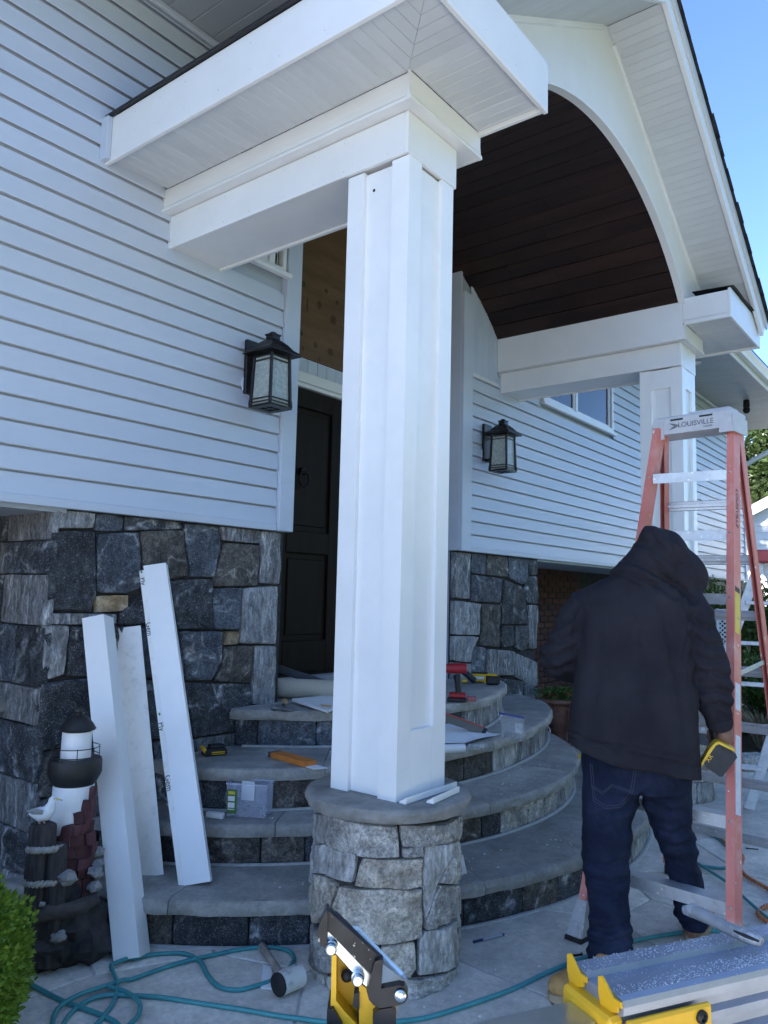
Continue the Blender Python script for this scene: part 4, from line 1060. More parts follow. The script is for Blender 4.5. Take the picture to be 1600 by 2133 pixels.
# front of the tower broken open to brick: blocks proud of the tower towards the viewer
fa = math.atan2(-lc.y, -lc.x)
rb = random.Random(12)
for r_ in range(13):
    z0_ = .08+r_*.044
    a0 = fa+1.0                                   # left edge seen from the front
    a1 = fa-.75+.06*math.sin(r_*2.1) if r_ < 9 else fa-.75+.38*(r_-8)
    a = a1+rb.uniform(-.05, .05)
    while a < a0:
        b = a+rb.uniform(.3, .75)
        rr_ = .101-.0012*r_+rb.uniform(0, .02)
        n4 = 4; m = MB(); vs = []
        for zq in (z0_+.001, z0_+.043):
            for k in range(n4+1):
                q = a+.012+(b-a-.024)*k/n4; vs.append(lc+V(rr_*math.cos(q), rr_*math.sin(q), zq+rb.uniform(-.003, .003)))
            for k in range(n4+1):
                q = b-.012-(b-a-.024)*k/n4; vs.append(lc+V(.075*math.cos(q), .075*math.sin(q), zq))
        k2 = 2*(n4+1); m.add(vs, [tuple(range(k2))[::-1], tuple(range(k2, 2*k2))]+[(k, (k+1) % k2, k2+(k+1) % k2, k2+k) for k in range(k2)])
        for v in m.v: v += V(noise.noise(v*22), noise.noise(v*22+V(3, 0, 0)), noise.noise(v*22+V(0, 9, 0)))*.010
        m.build('brick', 'resin_brick', LH); a = b
vr = V(math.cos(fa+math.pi/2), math.sin(fa+math.pi/2), 0)   # along the picture plane
vf = V(math.cos(fa), math.sin(fa), 0)                       # towards the viewer
if vr.x*.616-vr.y*.788 < 0: vr = -vr
m = MB()
for k, (a, f_, z_, rx_, rz_) in enumerate([(-.04, .06, .07, .13, .11), (.07, .05, .07, .13, .12), (0, .0, .10, .16, .16), (.12, -.02, .08, .10, .10), (-.10, .06, .12, .08, .14), (-.03, .12, .22, .07, .12), (-.11, .10, .30, .05, .2)]):
    m.ball(lc+vr*a+vf*f_+V(0, 0, z_), (rx_, rx_, rz_), 20, 14, jit=.55, seed=k*5.3)
for i, v in enumerate(m.v): v.z = max(.0, v.z)
m.build('rock_base', 'resin_rock', LH, smooth=35)
for (a, f_, r_, h) in [(-.105, .15, .048, .55), (-.045, .17, .042, .47), (-.10, .11, .05, .40)]:
    p = lc+vr*a+vf*f_; m = MB(); m.lathe([(r_*1.05, .03), (r_, h*.5), (r_*.98, h-.01), (r_*.9, h)], 16, p, jit=.012, seed=a*30); m.build('piling', 'resin_post', LH, smooth=40)
def twisted(m, path, r_, closed=True, pitch=.035, strands=2):
    n = len(path)
    for s_ in range(strands):
        pp = []
        ln = 0
        for i in range(n):
            a, b = path[i-1] if (closed or i) else path[0], path[(i+1) % n] if (closed or i < n-1) else path[-1]
            t_ = (b-a).normalized(); u = t_.cross(V(0, 0, 1)); u = u.normalized() if u.length > .01 else V(1, 0, 0); w_ = u.cross(t_)
            if i: ln += (path[i]-path[i-1]).length
            q = 2*math.pi*ln/pitch+s_*2*math.pi/strands
            pp.append(path[i]+(u*math.cos(q)+w_*math.sin(q))*r_*.6)
        m.tube(pp, r_*.75, 6, closed=False)
for (z_, a, f_, rx_) in [(.455, -.085, .145, .062), (.33, -.075, .14, .075)]:
    m = MB(); n = 60
    twisted(m, [lc+vr*(a+rx_*math.cos(2*math.pi*k/n))+vf*(f_+.07*math.sin(2*math.pi*k/n))+V(0, 0, z_+.012*math.sin(2*math.pi*k/n)) for k in range(n+1)], .011, closed=False); m.build('rope', 'rope', LH, smooth=60)
p0_ = lc+vf*.20+V(0, 0, .235); m = MB()
m.tube([p0_+vr*-.115+V(0, 0, -.02), p0_+vr*-.06, p0_+vr*.0+V(0, 0, -.004), p0_+vr*.06+V(0, 0, .01), p0_+vr*.115+V(0, 0, .03)], [.022, .032, .03, .028, .018], 12)
for v in m.v: v += V(0, 0, .008*noise.noise(v*25))+vf*.01*noise.noise(v*18)
m.build('driftwood_log', 'driftwood', LH, smooth=45)
for (a, f_, z_, r_) in [(-.005, .20, .355, .036), (-.02, .215, .145, .028), (.10, .10, .275, .026), (-.085, .21, .27, .012), (.10, .09, .33, .03)]:
    m = MB(); m.ball(lc+vr*a+vf*f_+V(0, 0, z_), (r_, r_, r_*.7), 12, 8, jit=.6, seed=r_*900); m.build('pebble', 'pebble', LH, smooth=30)
for k in range(4):
    m = MB(); m.ball(lc+vr*.105+vf*.02+V(0, 0, .25+k*.045), (.032, .03, .02), 12, 7, jit=.3, seed=k); m.build('mortared_stone', 'pebble', LH, smooth=30)
# the seagull
mat('gull_white', (.66, .67, .69), (.75, .76, .78), rough=.6, scale=30, bump=.3, bscale=80)
mat('gull_beak', (.62, .55, .22), rough=.5); mat('gull_leg', (.35, .2, .17), (.48, .3, .26), rough=.7, scale=30)
gp = lc+vr*-.105+vf*.15+V(0, 0, .600)
gft = gp-V(0, 0, .055)
def gs(m):
    for v in m.v: v.xyz = gft+(v-gft)*.68
m = MB()
m.tube([gp+vr*-.075+V(0, 0, .012), gp+vr*-.05+V(0, 0, .012), gp+vr*-.02+V(0, 0, .004), gp+vr*.015+V(0, 0, .006), gp+vr*.035+V(0, 0, .035), gp+vr*.04+V(0, 0, .06), gp+vr*.045+V(0, 0, .082), gp+vr*.05+V(0, 0, .098)],
       [(.006, .012), (.026, .028), (.042, .036), (.044, .036), (.032, .028), (.021, .019), (.021, .018), (.010, .009)], 14)
gs(m)
gull = m.build('seagull', 'gull_white', LH, smooth=60)
m = MB(); m.tube([gp+vr*-.085+V(0, 0, .03)+vf*.02, gp+vr*-.05+V(0, 0, .03)+vf*.034, gp+vr*.0+V(0, 0, .022)+vf*.036], [.004, (.018, .006), (.012, .006)], 8); gs(m); m.build('wing', 'pebble', gull, smooth=60)
m = MB(); m.tube([gp+vr*.06+V(0, 0, .084), gp+vr*.075+V(0, 0, .08), gp+vr*.095+V(0, 0, .074)], [.008, .006, .002], 8); gs(m); m.build('beak', 'gull_beak', gull, smooth=60)
m = MB(); m.ball(gp+vr*.055+vf*.017+V(0, 0, .088), .003, 8, 6); m.ball(gp+vr*.094+V(0, 0, .074), .0035, 8, 6); gs(m); m.build('eye', 'resin_black', gull)
m = MB()
for s_ in (-.014, .012):
    q = gp+vr*(s_-.005); m.tube([q+V(0, 0, -.02), q+vr*.004+V(0, 0, -.062)], .007, 8); m.ball(q+vr*.01+vf*.012+V(0, 0, -.064), (.014, .014, .004), 8, 6)
gs(m)
m.build('legs', 'gull_leg', gull, smooth=60)

# ================================================================== ON THE PATIO
mat('hose_teal', (.045, .23, .245), (.06, .28, .29), rough=.35, scale=20)
def smooth_path(pts, n=8): return crom([Vector(p) for p in pts], n)
def gpx(pts, z=.009): return [onz(x, y, z) for x, y in pts]
hz = thing('air_hose', 'thin teal air hose coiled and trailing over the patio', 'hose', onz(400, 2050, 0))
P1 = [(60, 2050), (90, 2065), (150, 2092), (215, 2116), (250, 2140), (262, 2175), (220, 2200), (150, 2190), (112, 2150), (118, 2110), (165, 2078), (230, 2056), (330, 2020), (420, 1995), (500, 1978), (560, 1973), (600, 1981), (612, 1997), (598, 2022), (568, 2042), (520, 2057), (482, 2062), (452, 2052), (432, 2030), (415, 2002), (385, 1987), (335, 1986), (285, 1996), (238, 2012), (232, 2022), (243, 2050), (240, 2080), (222, 2110), (200, 2135), (160, 2160), (128, 2150), (142, 2118), (175, 2088), (225, 2074), (300, 2075), (400, 2086), (520, 2106), (620, 2122), (700, 2130), (850, 2126), (950, 2102), (1050, 2068), (1130, 2030), (1210, 1998), (1300, 1965), (1412, 1943), (1480, 1938), (1560, 1950), (1640, 1950)]
pp = smooth_path(gpx(P1), 7)
for i, q in enumerate(pp): q.z = .0095+.004*noise.noise(V(i*.13, 0, 0))+(.018 if 60 < i < 80 or 190 < i < 215 else 0)*.5
m = MB(); m.tube(pp, .0085, 8); m.build('hose_run', 'hose_teal', hz, smooth=80)
P2 = [(1430, 1716), (1455, 1727), (1490, 1743), (1530, 1775), (1545, 1792), (1535, 1804), (1500, 1808), (1458, 1803)]
P3 = [(1452, 1797), (1480, 1815), (1520, 1842), (1560, 1878), (1600, 1912), (1660, 1960)]
m = MB(); m.tube(smooth_path(gpx(P2), 7), .0085, 8); m.tube(smooth_path(gpx(P3, .02), 7), .0085, 8); m.build('hose_run', 'hose_teal', hz, smooth=80)
P4 = [(225, 2055), (262, 2066), (288, 2085), (291, 2108), (275, 2130), (250, 2150)]
m = MB(); m.tube(smooth_path(gpx(P4, .02), 7), .0085, 8); m.build('hose_run', 'hose_teal', hz, smooth=80)
mat('cord_orange', (.42, .13, .05), (.52, .2, .09), rough=.6, scale=30)
cz = thing('extension_cord', 'twisted orange extension cord on the patio behind the stepladder', 'cord', onz(1560, 1830, 0))
m = MB(); twisted(m, smooth_path(gpx([(1490, 1718), (1494, 1732), (1503, 1748), (1525, 1768), (1546, 1782), (1545, 1796), (1540, 1806), (1556, 1826), (1585, 1843), (1610, 1858), (1640, 1880)], .014), 12), .009, False, .05); m.build('cord_run', 'cord_orange', cz, smooth=80)
m = MB(); twisted(m, smooth_path(gpx([(1640, 1870), (1605, 1884), (1588, 1892), (1580, 1903), (1592, 1916), (1610, 1925)], .014), 12), .009, False, .05); m.build('cord_run', 'cord_orange', cz, smooth=80)
# rubber mallet
mat('mallet_wood', (.22, .18, .15), (.36, .31, .27), rough=.8, scale=14, stretch=(1, 1, 4)); mat('rubber_white', (.45, .45, .43), (.6, .6, .58), rough=.7, scale=8, dirt=(.03, .03, .03), dscale=22, damt=.95); mat('rubber_black', (.012, .012, .013), rough=.6)
ha, hb = onz(546, 1972, .02), onz(585, 2028, .045)
t = thing('rubber_mallet', 'white-headed rubber mallet with worn wooden handle beside the pedestal', 'mallet', onz(600, 2060, 0))
m = MB(); m.tube([ha, ha.lerp(hb, .3), hb], [.017, .014, .013], 12); m.build('handle', 'mallet_wood', t, smooth=60)
h0, h1 = onz(578, 2052, .05), onz(622, 2032, .05); dd = (h1-h0).normalized(); hc = (h0+h1)/2
m = MB(); m.tube([hc-dd*.042, hc-dd*.04, hc+dd*.055, hc+dd*.06], [.034, .041, .041, .034], 20); m.build('head', 'rubber_white', t, smooth=50)
m = MB(); m.tube([hc-dd*.052, hc-dd*.050, hc-dd*.0425], [.036, .040, .0405], 20); m.build('striking_face', 'rubber_black', t, smooth=50)
def slab_px(name, label, cat, pts, z, th_, mt, group=None):
    P_ = gpx(pts, z); m = MB(); m.prism(P_, (0, 0, th_)); o = m.mesh(name); o.materials.append(MT[mt]); o = put(name, o); return tag(o, label, cat, group)
slab_px('pvc_offcut', 'flat white offcut lying by the mallet', 'offcut', [(543, 2060), (548, 2012), (566, 2016), (568, 2062)], .002, .006, 'pvc')
# moulding offcuts on the pedestal cap
for (a, b, label) in [((845, 1676), (952, 1640), 'longer white moulding offcut on the near pedestal cap'), ((903, 1675), (957, 1650), 'shorter white moulding offcut on the near pedestal cap')]:
    P0, Q0 = onz(*a, .683), onz(*b, .683); d = (Q0-P0).normalized(); s_ = V(-d.y, d.x, 0)
    m = MB(); pr_ = [(0, 0), (.030, 0), (.030, .006), (.022, .012), (.012, .014), (.006, .022), (0, .022)]
    m.prism([P0+s_*(u-.0)+V(0, 0, h) for u, h in pr_], Q0-P0); tag(m.build('moulding_offcut', 'pvc'), label, 'offcut', 'moulding offcuts')
m = MB(); a, b = onz(962, 1822, .199), onz(953, 1797, .26); m.prism([a, a+V(.03, -.01, 0), b+V(.03, -.01, .03), b+V(0, 0, .03)], (.004, .012, 0)); tag(m.build('pvc_offcut', 'pvc'), 'white strip leaning behind the near pedestal', 'offcut')
# pen and nails
t = thing('ballpoint_pen', 'blue ballpoint pen lying on the patio by the lowest riser', 'pen', onz(1015, 1956, 0))
a, b = onz(986, 1962, .006), onz(1046, 1947, .006); m = MB(); m.tube([a, a.lerp(b, .1), b], [.002, .0045, .0045], 8); mat('pen_blue', (.02, .03, .09), rough=.35); mat('pen_clear', (.35, .38, .45), rough=.3)
m.build('barrel', 'pen_clear', t, smooth=60); m = MB(); m.tube([a.lerp(b, .0), a.lerp(b, .32)], .0055, 8); m.tube([b, b+(b-a)*.06], .0052, 8); m.build('cap', 'pen_blue', t, smooth=60)
m = MB(); m.tube([onz(1182, 1992, .004), onz(1212, 1988, .004)], .004, 8); m.tube([onz(1211, 1988, .004), onz(1213, 1988, .004)], .008, 8); tag(m.build('spike_nail', 'black_iron'), 'black spike lying in front of the worker', 'nail', 'loose nails')
m = MB(); m.tube([onz(1556, 1767, .003), onz(1580, 1769, .003)], .003, 8); m.tube([onz(1555, 1767, .004), onz(1556, 1767, .004)], .006, 8); tag(m.build('spike_nail', 'black_iron'), 'small nail lying right of the stepladder rail', 'nail', 'loose nails')
# PVC crumbs everywhere
m = MB(); rc_ = random.Random(4)
for _ in range(230):
    u = rc_.random()
    if u < .6: p = V(rc_.uniform(1.5, 4.6), rc_.uniform(.4, 2.4), .001)
    else:
        zt = rc_.choice([.195, .385, .592]); p = V(rc_.uniform(2.5, 4.8), 0, zt+.001)
        R_, c0 = {.195: (2.52, (4.25, 4.24)), .385: (2.12, (4.19, 4.29)), .592: (1.8, (4.3, 4.35))}[zt]
        dx = min(R_*.98, abs(p.x-c0[0])); p.y = c0[1]-math.sqrt(R_*R_-dx*dx)+rc_.uniform(-.03, .2)*1
    if p.z < .1 and (math.hypot(p.x-4.25, p.y-4.24) < 2.7 or math.hypot(p.x-2.6, p.y-1.98) < .32): continue
    if p.z > .1 and math.hypot(p.x-2.6, p.y-1.98) < .33: continue
    s_ = rc_.uniform(.002, .0065); a = rc_.random()*6
    m.box(p+V(0, 0, s_*.25), (s_*rc_.uniform(.8, 2.2), s_, s_*.5), Rz(a))
tag(m.build('pvc_crumbs', 'pvc'), 'white plastic crumbs scattered over patio and steps', 'debris', kind='stuff')
# ================================================================== ORANGE STEPLADDER
mat('fibreglass', (.56, .17, .135), (.63, .22, .18), rough=.5, scale=5, bump=.06, bscale=60, dirt=(.66, .40, .36), dscale=4.5, damt=.85, extra=specks((.75, .74, .72), 34, .70, .73, .9))
mat('aluminium', (.44, .45, .47), (.56, .57, .59), rough=.42, metal=.55, scale=6, dirt=(.30, .28, .26), dscale=16, damt=.7, extra=specks((.78, .78, .77), 55, .66, .70, .9))
mat('ladder_plastic', (.42, .43, .46), (.52, .53, .55), rough=.5, scale=5, dirt=(.68, .67, .65), dscale=12, damt=.6)
mat('engraved', (.10, .10, .12), rough=.6); mat('rivet', (.30, .22, .19), (.42, .36, .33), rough=.5, metal=.5, scale=60)
mat('sticker_yellow', (.62, .48, .05), (.66, .54, .1), rough=.5, scale=8, dirt=(.1, .1, .08), dscale=30, damt=.6); mat('sticker_white', (.62, .65, .70), (.5, .55, .65), rough=.5, scale=40); mat('sticker_black', (.015, .015, .017), rough=.5)
FR0, FL0 = V(3.218, .833, 0), V(3.298, 1.480, 0); LR, LL = V(.339, .063, 1), V(.290, -.062, 1)
lad = thing('stepladder', 'orange fibreglass stepladder with grey top cap, in front of the worker', 'stepladder', (3.6, 1.13, 0))
wd = (FR0-FL0).normalized(); dp = V(-wd.y, wd.x, 0)            # dp: from the climbing side to the back
if dp.x < 0: dp = -dp
ZT = 2.355
def cpiece(m, a, b, w_, d_, open_dir, side, tck=.006):
    """channel rail: web faces the climber, two flanges"""
    ax = (b-a).normalized(); s_ = (side-ax*side.dot(ax)).normalized(); o_ = (open_dir-ax*open_dir.dot(ax)).normalized()
    m.prism([a-s_*w_/2, a+s_*w_/2, a+s_*w_/2+o_*tck, a-s_*w_/2+o_*tck], b-a)
    m.prism([a-s_*w_/2+o_*(tck+.0002), a-s_*(w_/2-tck)+o_*(tck+.0002), a-s_*(w_/2-tck)+o_*d_, a-s_*w_/2+o_*d_], b-a)
    m.prism([a+s_*(w_/2-tck)+o_*(tck+.0002), a+s_*w_/2+o_*(tck+.0002), a+s_*w_/2+o_*d_, a+s_*(w_/2-tck)+o_*d_], b-a)
tl, tr_ = FL0+LL*ZT, FR0+LR*ZT
m = MB(); cpiece(m, FL0+LL*.10, tl, .034, .075, dp, wd); m.build('front_rail', 'fibreglass', lad)
m = MB(); cpiece(m, FR0+LR*.10, tr_, .034, .075, dp, wd); fr_r = m.build('front_rail', 'fibreglass', lad)
# rear frame
rt_l, rt_r = tl+dp*.115, tr_+dp*.115
rb_l, rb_r = V(4.42, 1.44, 0), V(4.363, .81, 0)
for a, b in ((rb_l, rt_l), (rb_r, rt_r)):
    m = MB(); cpiece(m, a.lerp(b, .03), b, .028, .05, -dp, wd, .005); m.build('rear_rail', 'fibreglass', lad)
for k in range(1, 8):
    z = .3*k; a, b = FL0+LL*z, FR0+LR*z
    a, b = a+wd*.018, b-wd*.018
    m = MB()
    m.prism([a+dp*.007, a+dp*.085, a+dp*.085+V(0, 0, .004), a+dp*.007+V(0, 0, .004)], b-a)
    m.prism([a+dp*.007+V(0, 0, -.045), a+dp*.011+V(0, 0, -.045), a+dp*.011+V(0, 0, -.0003), a+dp*.007+V(0, 0, -.0003)], b-a)
    m.prism([a+dp*.081+V(0, 0, -.03), a+dp*.085+V(0, 0, -.03), a+dp*.085+V(0, 0, -.0003), a+dp*.081+V(0, 0, -.0003)], b-a)
    st = m.build('step', 'aluminium', lad)
    for q in (FL0+LL*z, FR0+LR*z):
        for dz in (-.012, -.034):
            m = MB(); m.lathe([(.009, 0), (.008, .004), (.003, .006)], 12, q+V(0, 0, dz), axes(wd, V(0, 0, 1).cross(-dp)*-1 if False else V(0, 0, 1), -dp)); m.build('rivet', 'rivet', st, smooth=50)
for k in range(1, 8):
    z = .28*k; a = rb_l.lerp(rt_l, z/ZT); b = rb_r.lerp(rt_r, z/ZT)
    m = MB(); m.beam(a+wd*.012, b-wd*.012, .05, .014, V(0, 0, 1), .003); m.beam(a+wd*.012-dp*.012, b-wd*.012-dp*.012, .02, .01, V(0, 0, 1), .002); m.build('rear_brace', 'aluminium', lad)
# top cap: a shaped moulding with a sloping skirt, handles and lettering
cc = (tl+tr_)/2+dp*.075; hw_ = (tr_-tl).length/2+.026
m = MB()
def capring(hx, y0, y1, z): return [cc+wd*-hx+dp*y0+V(0, 0, z), cc+wd*hx+dp*y0+V(0, 0, z), cc+wd*hx+dp*y1+V(0, 0, z), cc+wd*-hx+dp*y1+V(0, 0, z)]
rings_ = [capring(hw_, -.088, .088, -.035), capring(hw_-.002, -.088, .088, .045), capring(hw_-.012, -.083, .083, .056), capring(hw_-.022, -.075, .075, .060)]
vs = [p for r_ in rings_ for p in r_]
m.add(vs, [(i*4+k, i*4+(k+1) % 4, i*4+4+(k+1) % 4, i*4+4+k) for i in range(3) for k in range(4)]+[(12, 13, 14, 15), (3, 2, 1, 0)])
for sx in (-1, 1):
    b0 = cc+wd*(sx*(hw_-.03)); m.prism([b0+wd*-.033-dp*.0885+V(0, 0, -.06), b0+wd*.033-dp*.0885+V(0, 0, -.06), b0+wd*.028-dp*.0885+V(0, 0, .03), b0+wd*-.028-dp*.0885+V(0, 0, .03)], dp*-.006)
    b0 = cc+wd*(sx*(hw_+.001)); m.prism([b0-dp*.088+V(0, 0, -.06), b0+dp*.088+V(0, 0, -.06), b0+dp*.088+V(0, 0, .02), b0-dp*.088+V(0, 0, .02)], wd*sx*.006)
m.prism([cc+wd*-.02-dp*.06+V(0, 0, .0602), cc+wd*(hw_-.025)-dp*.06+V(0, 0, .0602), cc+wd*(hw_-.025)+dp*.06+V(0, 0, .0602), cc+wd*-.02+dp*.06+V(0, 0, .0602)], (0, 0, .012))
cap_ = m.build('top_cap', 'ladder_plastic', lad)
for sx in (-.075, .075):
    m = MB(); o_ = cc+wd*sx-dp*.0885+V(0, 0, .037); m.prism([o_+wd*-.033+V(0, 0, -.005), o_+wd*.033+V(0, 0, -.005), o_+wd*.033+V(0, 0, .004), o_+wd*-.033+V(0, 0, .004)], dp*-.0012); m.build('tool_slot', 'sticker_black', cap_)
text('LOUISVILLE', .036, M4(cc+wd*.022-dp*.0895+V(0, 0, .005), wd, V(0, 0, 1)), 'engraved', cap_)
text('LADDER', .012, M4(cc+wd*.085-dp*.0895+V(0, 0, -.018), wd, V(0, 0, 1)), 'engraved', cap_)
m = MB()
for k in range(3):
    o_ = cc-wd*(.115-.011*k)-dp*.0893+V(0, 0, .004); h_ = .017-.0025*k
    m.prism([o_+V(0, 0, h_), o_+wd*.026, o_+V(0, 0, -h_), o_+wd*.006+V(0, 0, -h_), o_+wd*.033, o_+wd*.006+V(0, 0, h_)], dp*-.0005)
m.build('arrow_logo', 'engraved', cap_)
# feet
for q, L_ in ((FL0, LL), (FR0, LR)):
    m = MB(); a = q+L_*.02; b = q+L_*.16
    m.prism([a-wd*.036-dp*.012, a+wd*.036-dp*.012, a+wd*.036+dp*.085, a-wd*.036+dp*.085], b-a) if False else None
    m.prism([a-wd*.038-dp*.014, a+wd*.03-dp*.014, b+wd*.019-dp*.002, b-wd*.019-dp*.002], dp*.005)
    m.prism([a+wd*.03-dp*.0085, a+wd*.03+dp*.09, b+wd*.019+dp*.076, b+wd*.019-dp*.0], wd*.004)
    m.prism([a-wd*.038-dp*.0085, a-wd*.038+dp*.09, b-wd*.019+dp*.076, b-wd*.019-dp*.0], wd*-.004)
    ft = m.build('foot', 'aluminium', lad)
    m = MB(); m.prism([a+V(0, 0, -.0205)-wd*.045-dp*.02, a+V(0, 0, -.0205)+wd*.036-dp*.02, a+V(0, 0, -.0205)+wd*.036+dp*.095, a+V(0, 0, -.0205)-wd*.045+dp*.095], (0, 0, .018)); m.build('rubber_pad', 'rubber_black', ft)
for q in (rb_l, rb_r):
    m = MB(); m.box(q+V(0, 0, .025), (.05, .04, .05), axes(dp, wd, V(0, 0, 1)), .005); m.build('rear_foot', 'rubber_black', lad)
# stickers and lettering on the side of the right front rail
sdv = wd; ax = LR.normalized(); od = dp
def side_pt(z, o=.036): return FR0+LR*z+wd*.0173+(dp-ax*dp.dot(ax)).normalized()*o
def stk(z0, z1, mt, o0=.012, o1=.062):
    m = MB(); m.prism([side_pt(z0, o0), side_pt(z0, o1), side_pt(z1, o1), side_pt(z1, o0)], wd*.0006); m.build('sticker', mt, fr_r)
stk(1.34, 1.52, 'sticker_yellow'); stk(1.02, 1.13, 'sticker_white'); stk(.62, .92, 'sticker_white'); stk(1.523, 1.545, 'sticker_black')
text('LOUISVILLE', .04, M4(side_pt(1.92, .036)+wd*.0008, -ax, wd.cross(-ax)), 'sticker_black', fr_r)
# spreader bars
for s_ in (0, 1):
    a = (FL0+LL*1.15) if s_ == 0 else (FR0+LR*1.15); b = (rb_l if s_ == 0 else rb_r).lerp(rt_l if s_ == 0 else rt_r, .5)
    m = MB(); m.beam(a+dp*.07, b-dp*.05, .004, .022, wd, .001); m.build('spreader', 'aluminium', lad)

# ================================================================== ALUMINIUM STEPLADDER (behind, right)
mat('old_aluminium', (.55, .57, .60), (.68, .70, .72), rough=.5, metal=.35, scale=8, dirt=(.3, .3, .3), dscale=20, damt=.5, extra=specks((.8, .8, .8), 60, .66, .7, .9)); mat('red_plastic', (.40, .05, .05), (.48, .09, .09), rough=.5, scale=8)
l2 = thing('stepladder', 'paint-spattered aluminium stepladder with red top behind the orange ladder', 'stepladder', (6.4, 1.0, 0))
tp = onz(1572, 1148, 1.72); q_ = (1.72-CAMZ)
D2 = 6.3
def d2(x, y, D=D2):
    r_ = ray(x, y); return O+r_*(D/math.hypot(r_.x, r_.y))
topL = d2(1583, 1172); topR = d2(1600, 1160); 
f2_ = V(topL.x, topL.y, 0).normalized(); r2_ = V(f2_.y, -f2_.x, 0)
lowF = d2(1520, 1345); dirF = (lowF-topL)
kk = topL.z/(-dirF.z); footF = topL+dirF*kk
for off in (0.0, .42):
    m = MB(); m.beam(footF+r2_*off*1.2, topL+r2_*off, .07, .03, r2_, .004); m.build('front_rail', 'old_aluminium', l2)
    fb = V(topL.x, topL.y, 0)+r2_*off+r2_*.55+f2_*.35
    m = MB(); m.beam(fb, topL+r2_*(off+.03)+f2_*.06, .05, .028, r2_, .004); m.build('rear_rail', 'old_aluminium', l2)
for k in range(1, 6):
    f_ = k/6.0; a = footF.lerp(topL, f_); m = MB(); m.beam(a-r2_*.0, a+r2_*(.42*1.2+(.42-.504)*f_), .08, .025, f2_, .003); m.build('step', 'old_aluminium', l2)
m = MB(); m.box(topL+r2_*.21+V(0, 0, .045), (.56, .2, .09), axes(r2_, f2_, V(0, 0, 1)), .012); m.build('top_cap', 'red_plastic', l2)

# ================================================================== MITRE SAW STAND
mat('extrusion', (.27, .30, .36), (.34, .37, .43), rough=.45, metal=.5, scale=4, stretch=(.2, 6, 6)); mat('saw_yellow', (.72, .38, .012), (.78, .44, .02), rough=.45, scale=10); mat('zinc', (.5, .54, .56), (.6, .64, .66), rough=.28, metal=.9, scale=10); mat('black_steel', (.012, .013, .015), (.03, .032, .036), rough=.38, metal=.5, scale=14, extra=specks((.5, .5, .5), 120, .68, .72, .6)); mat('sawdust', (.50, .53, .60), (.62, .65, .71), rough=.8, scale=20)
ZB = .85
E0 = onz(1195, 2005, ZB); E1 = onz(1600, 1925, ZB); u_ = (E1-E0); u_.z = 0; u_.normalize()
v_ = V(-u_.y, u_.x, 0)
if v_.dot(V(E0.x, E0.y, 0)) > 0: v_ = -v_          # v_: towards the camera
W_ = (onz(1292, 2088, ZB)-E0).dot(v_)
B0 = E0+u_*((onz(1292, 2088, ZB)-E0).dot(u_)*.5)
LB = 1.25
stand = thing('saw_stand', 'yellow and aluminium mitre saw stand in the foreground', 'saw stand', (B0.x+u_.x*.6, B0.y+u_.y*.6, 0))
up = V(0, 0, 1)
prof = [(0, 0), (.004, .003), (W_*.30, .003), (W_*.31, 0), (W_*.33, -.006), (W_*.62, -.006), (W_*.64, 0), (W_*.65, .003), (W_-.012, .003), (W_-.003, -.001), (W_, -.010), (W_, -.022), (W_-.014, -.030), (W_-.014, -.044), (W_-.004, -.050), (W_-.004, -.062), (W_-.018, -.070), (W_-.018, -.085), (W_-.006, -.092), (W_-.006, -.105), (.006, -.105), (.006, -.07), (0, -.06)]
m = MB(); m.prism([B0+v_*a+up*b for a, b in prof], u_*LB); bm_o = m.build('beam', 'extrusion', stand)
# PVC sawdust on the beam
m = MB(); rs2 = random.Random(6)
for _ in range(8000):
    a = rs2.choice([rs2.uniform(.004, W_*.3), rs2.uniform(W_*.65, W_-.012), rs2.uniform(W_*.65, W_-.012), rs2.uniform(0, W_)]); l_ = rs2.random()**.8*LB
    if noise.noise(V(l_*7, a*40, 3)) + rs2.random()*.9 < .25: continue
    h_ = -.006 if W_*.33 < a < W_*.62 else .003
    if a > W_-.012: h_ = -.0005
    p = B0+u_*l_+v_*a+up*(h_+.0006); s_ = rs2.uniform(.0004, .0013)
    m.box(p, (s_*rs2.uniform(1, 2.5), s_, s_*.8), Rz(rs2.random()*6))
so = m.build('sawdust', 'sawdust', stand); so['kind'] = 'stuff'
# yellow end bracket: two hooked plates on top, a clamp block below
def hook(o_, flip):
    pr2 = [(0, .012), (.008, .016), (.034, -.004), (.05, -.004), (.052, -.012), (.044, -.012), (.044, -.022), (.03, -.028), (.026, -.05), (.0, -.075), (-.006, -.05), (.006, -.03), (0, -.012)]
    m = MB(); m.prism([o_+v_*a*flip+up*b for a, b in pr2], u_*-.004); m.build('hook_plate', 'saw_yellow', stand)
hook(B0-u_*.002+v_*-.002+up*.003, 1.0)
hook(B0-u_*.002+v_*(W_*.60)+up*.003, 1.05)
m = MB(); m.box(B0+u_*.085+v_*(W_+.006)+up*-.062, (.17, .012, .072), axes(u_, v_, up), .004); br_ = m.build('bracket_plate', 'saw_yellow', stand)
m = MB(); m.box(B0-u_*.008+v_*(W_*.5)+up*-.060, (.03, W_*.92, .07), axes(u_, v_, up), .006); m.build('bracket_collar', 'saw_yellow', stand)
for (l_, dz) in ((.03, -.078), (.145, -.042)):
    m = MB(); c_ = B0+u_*l_+v_*(W_+.0125)+up*dz; m.lathe([(.011, 0), (.0105, .004), (.006, .006), (.0045, .002)], 18, c_, axes(u_, -up, v_)); m.build('bolt', 'black_steel', br_, smooth=40)
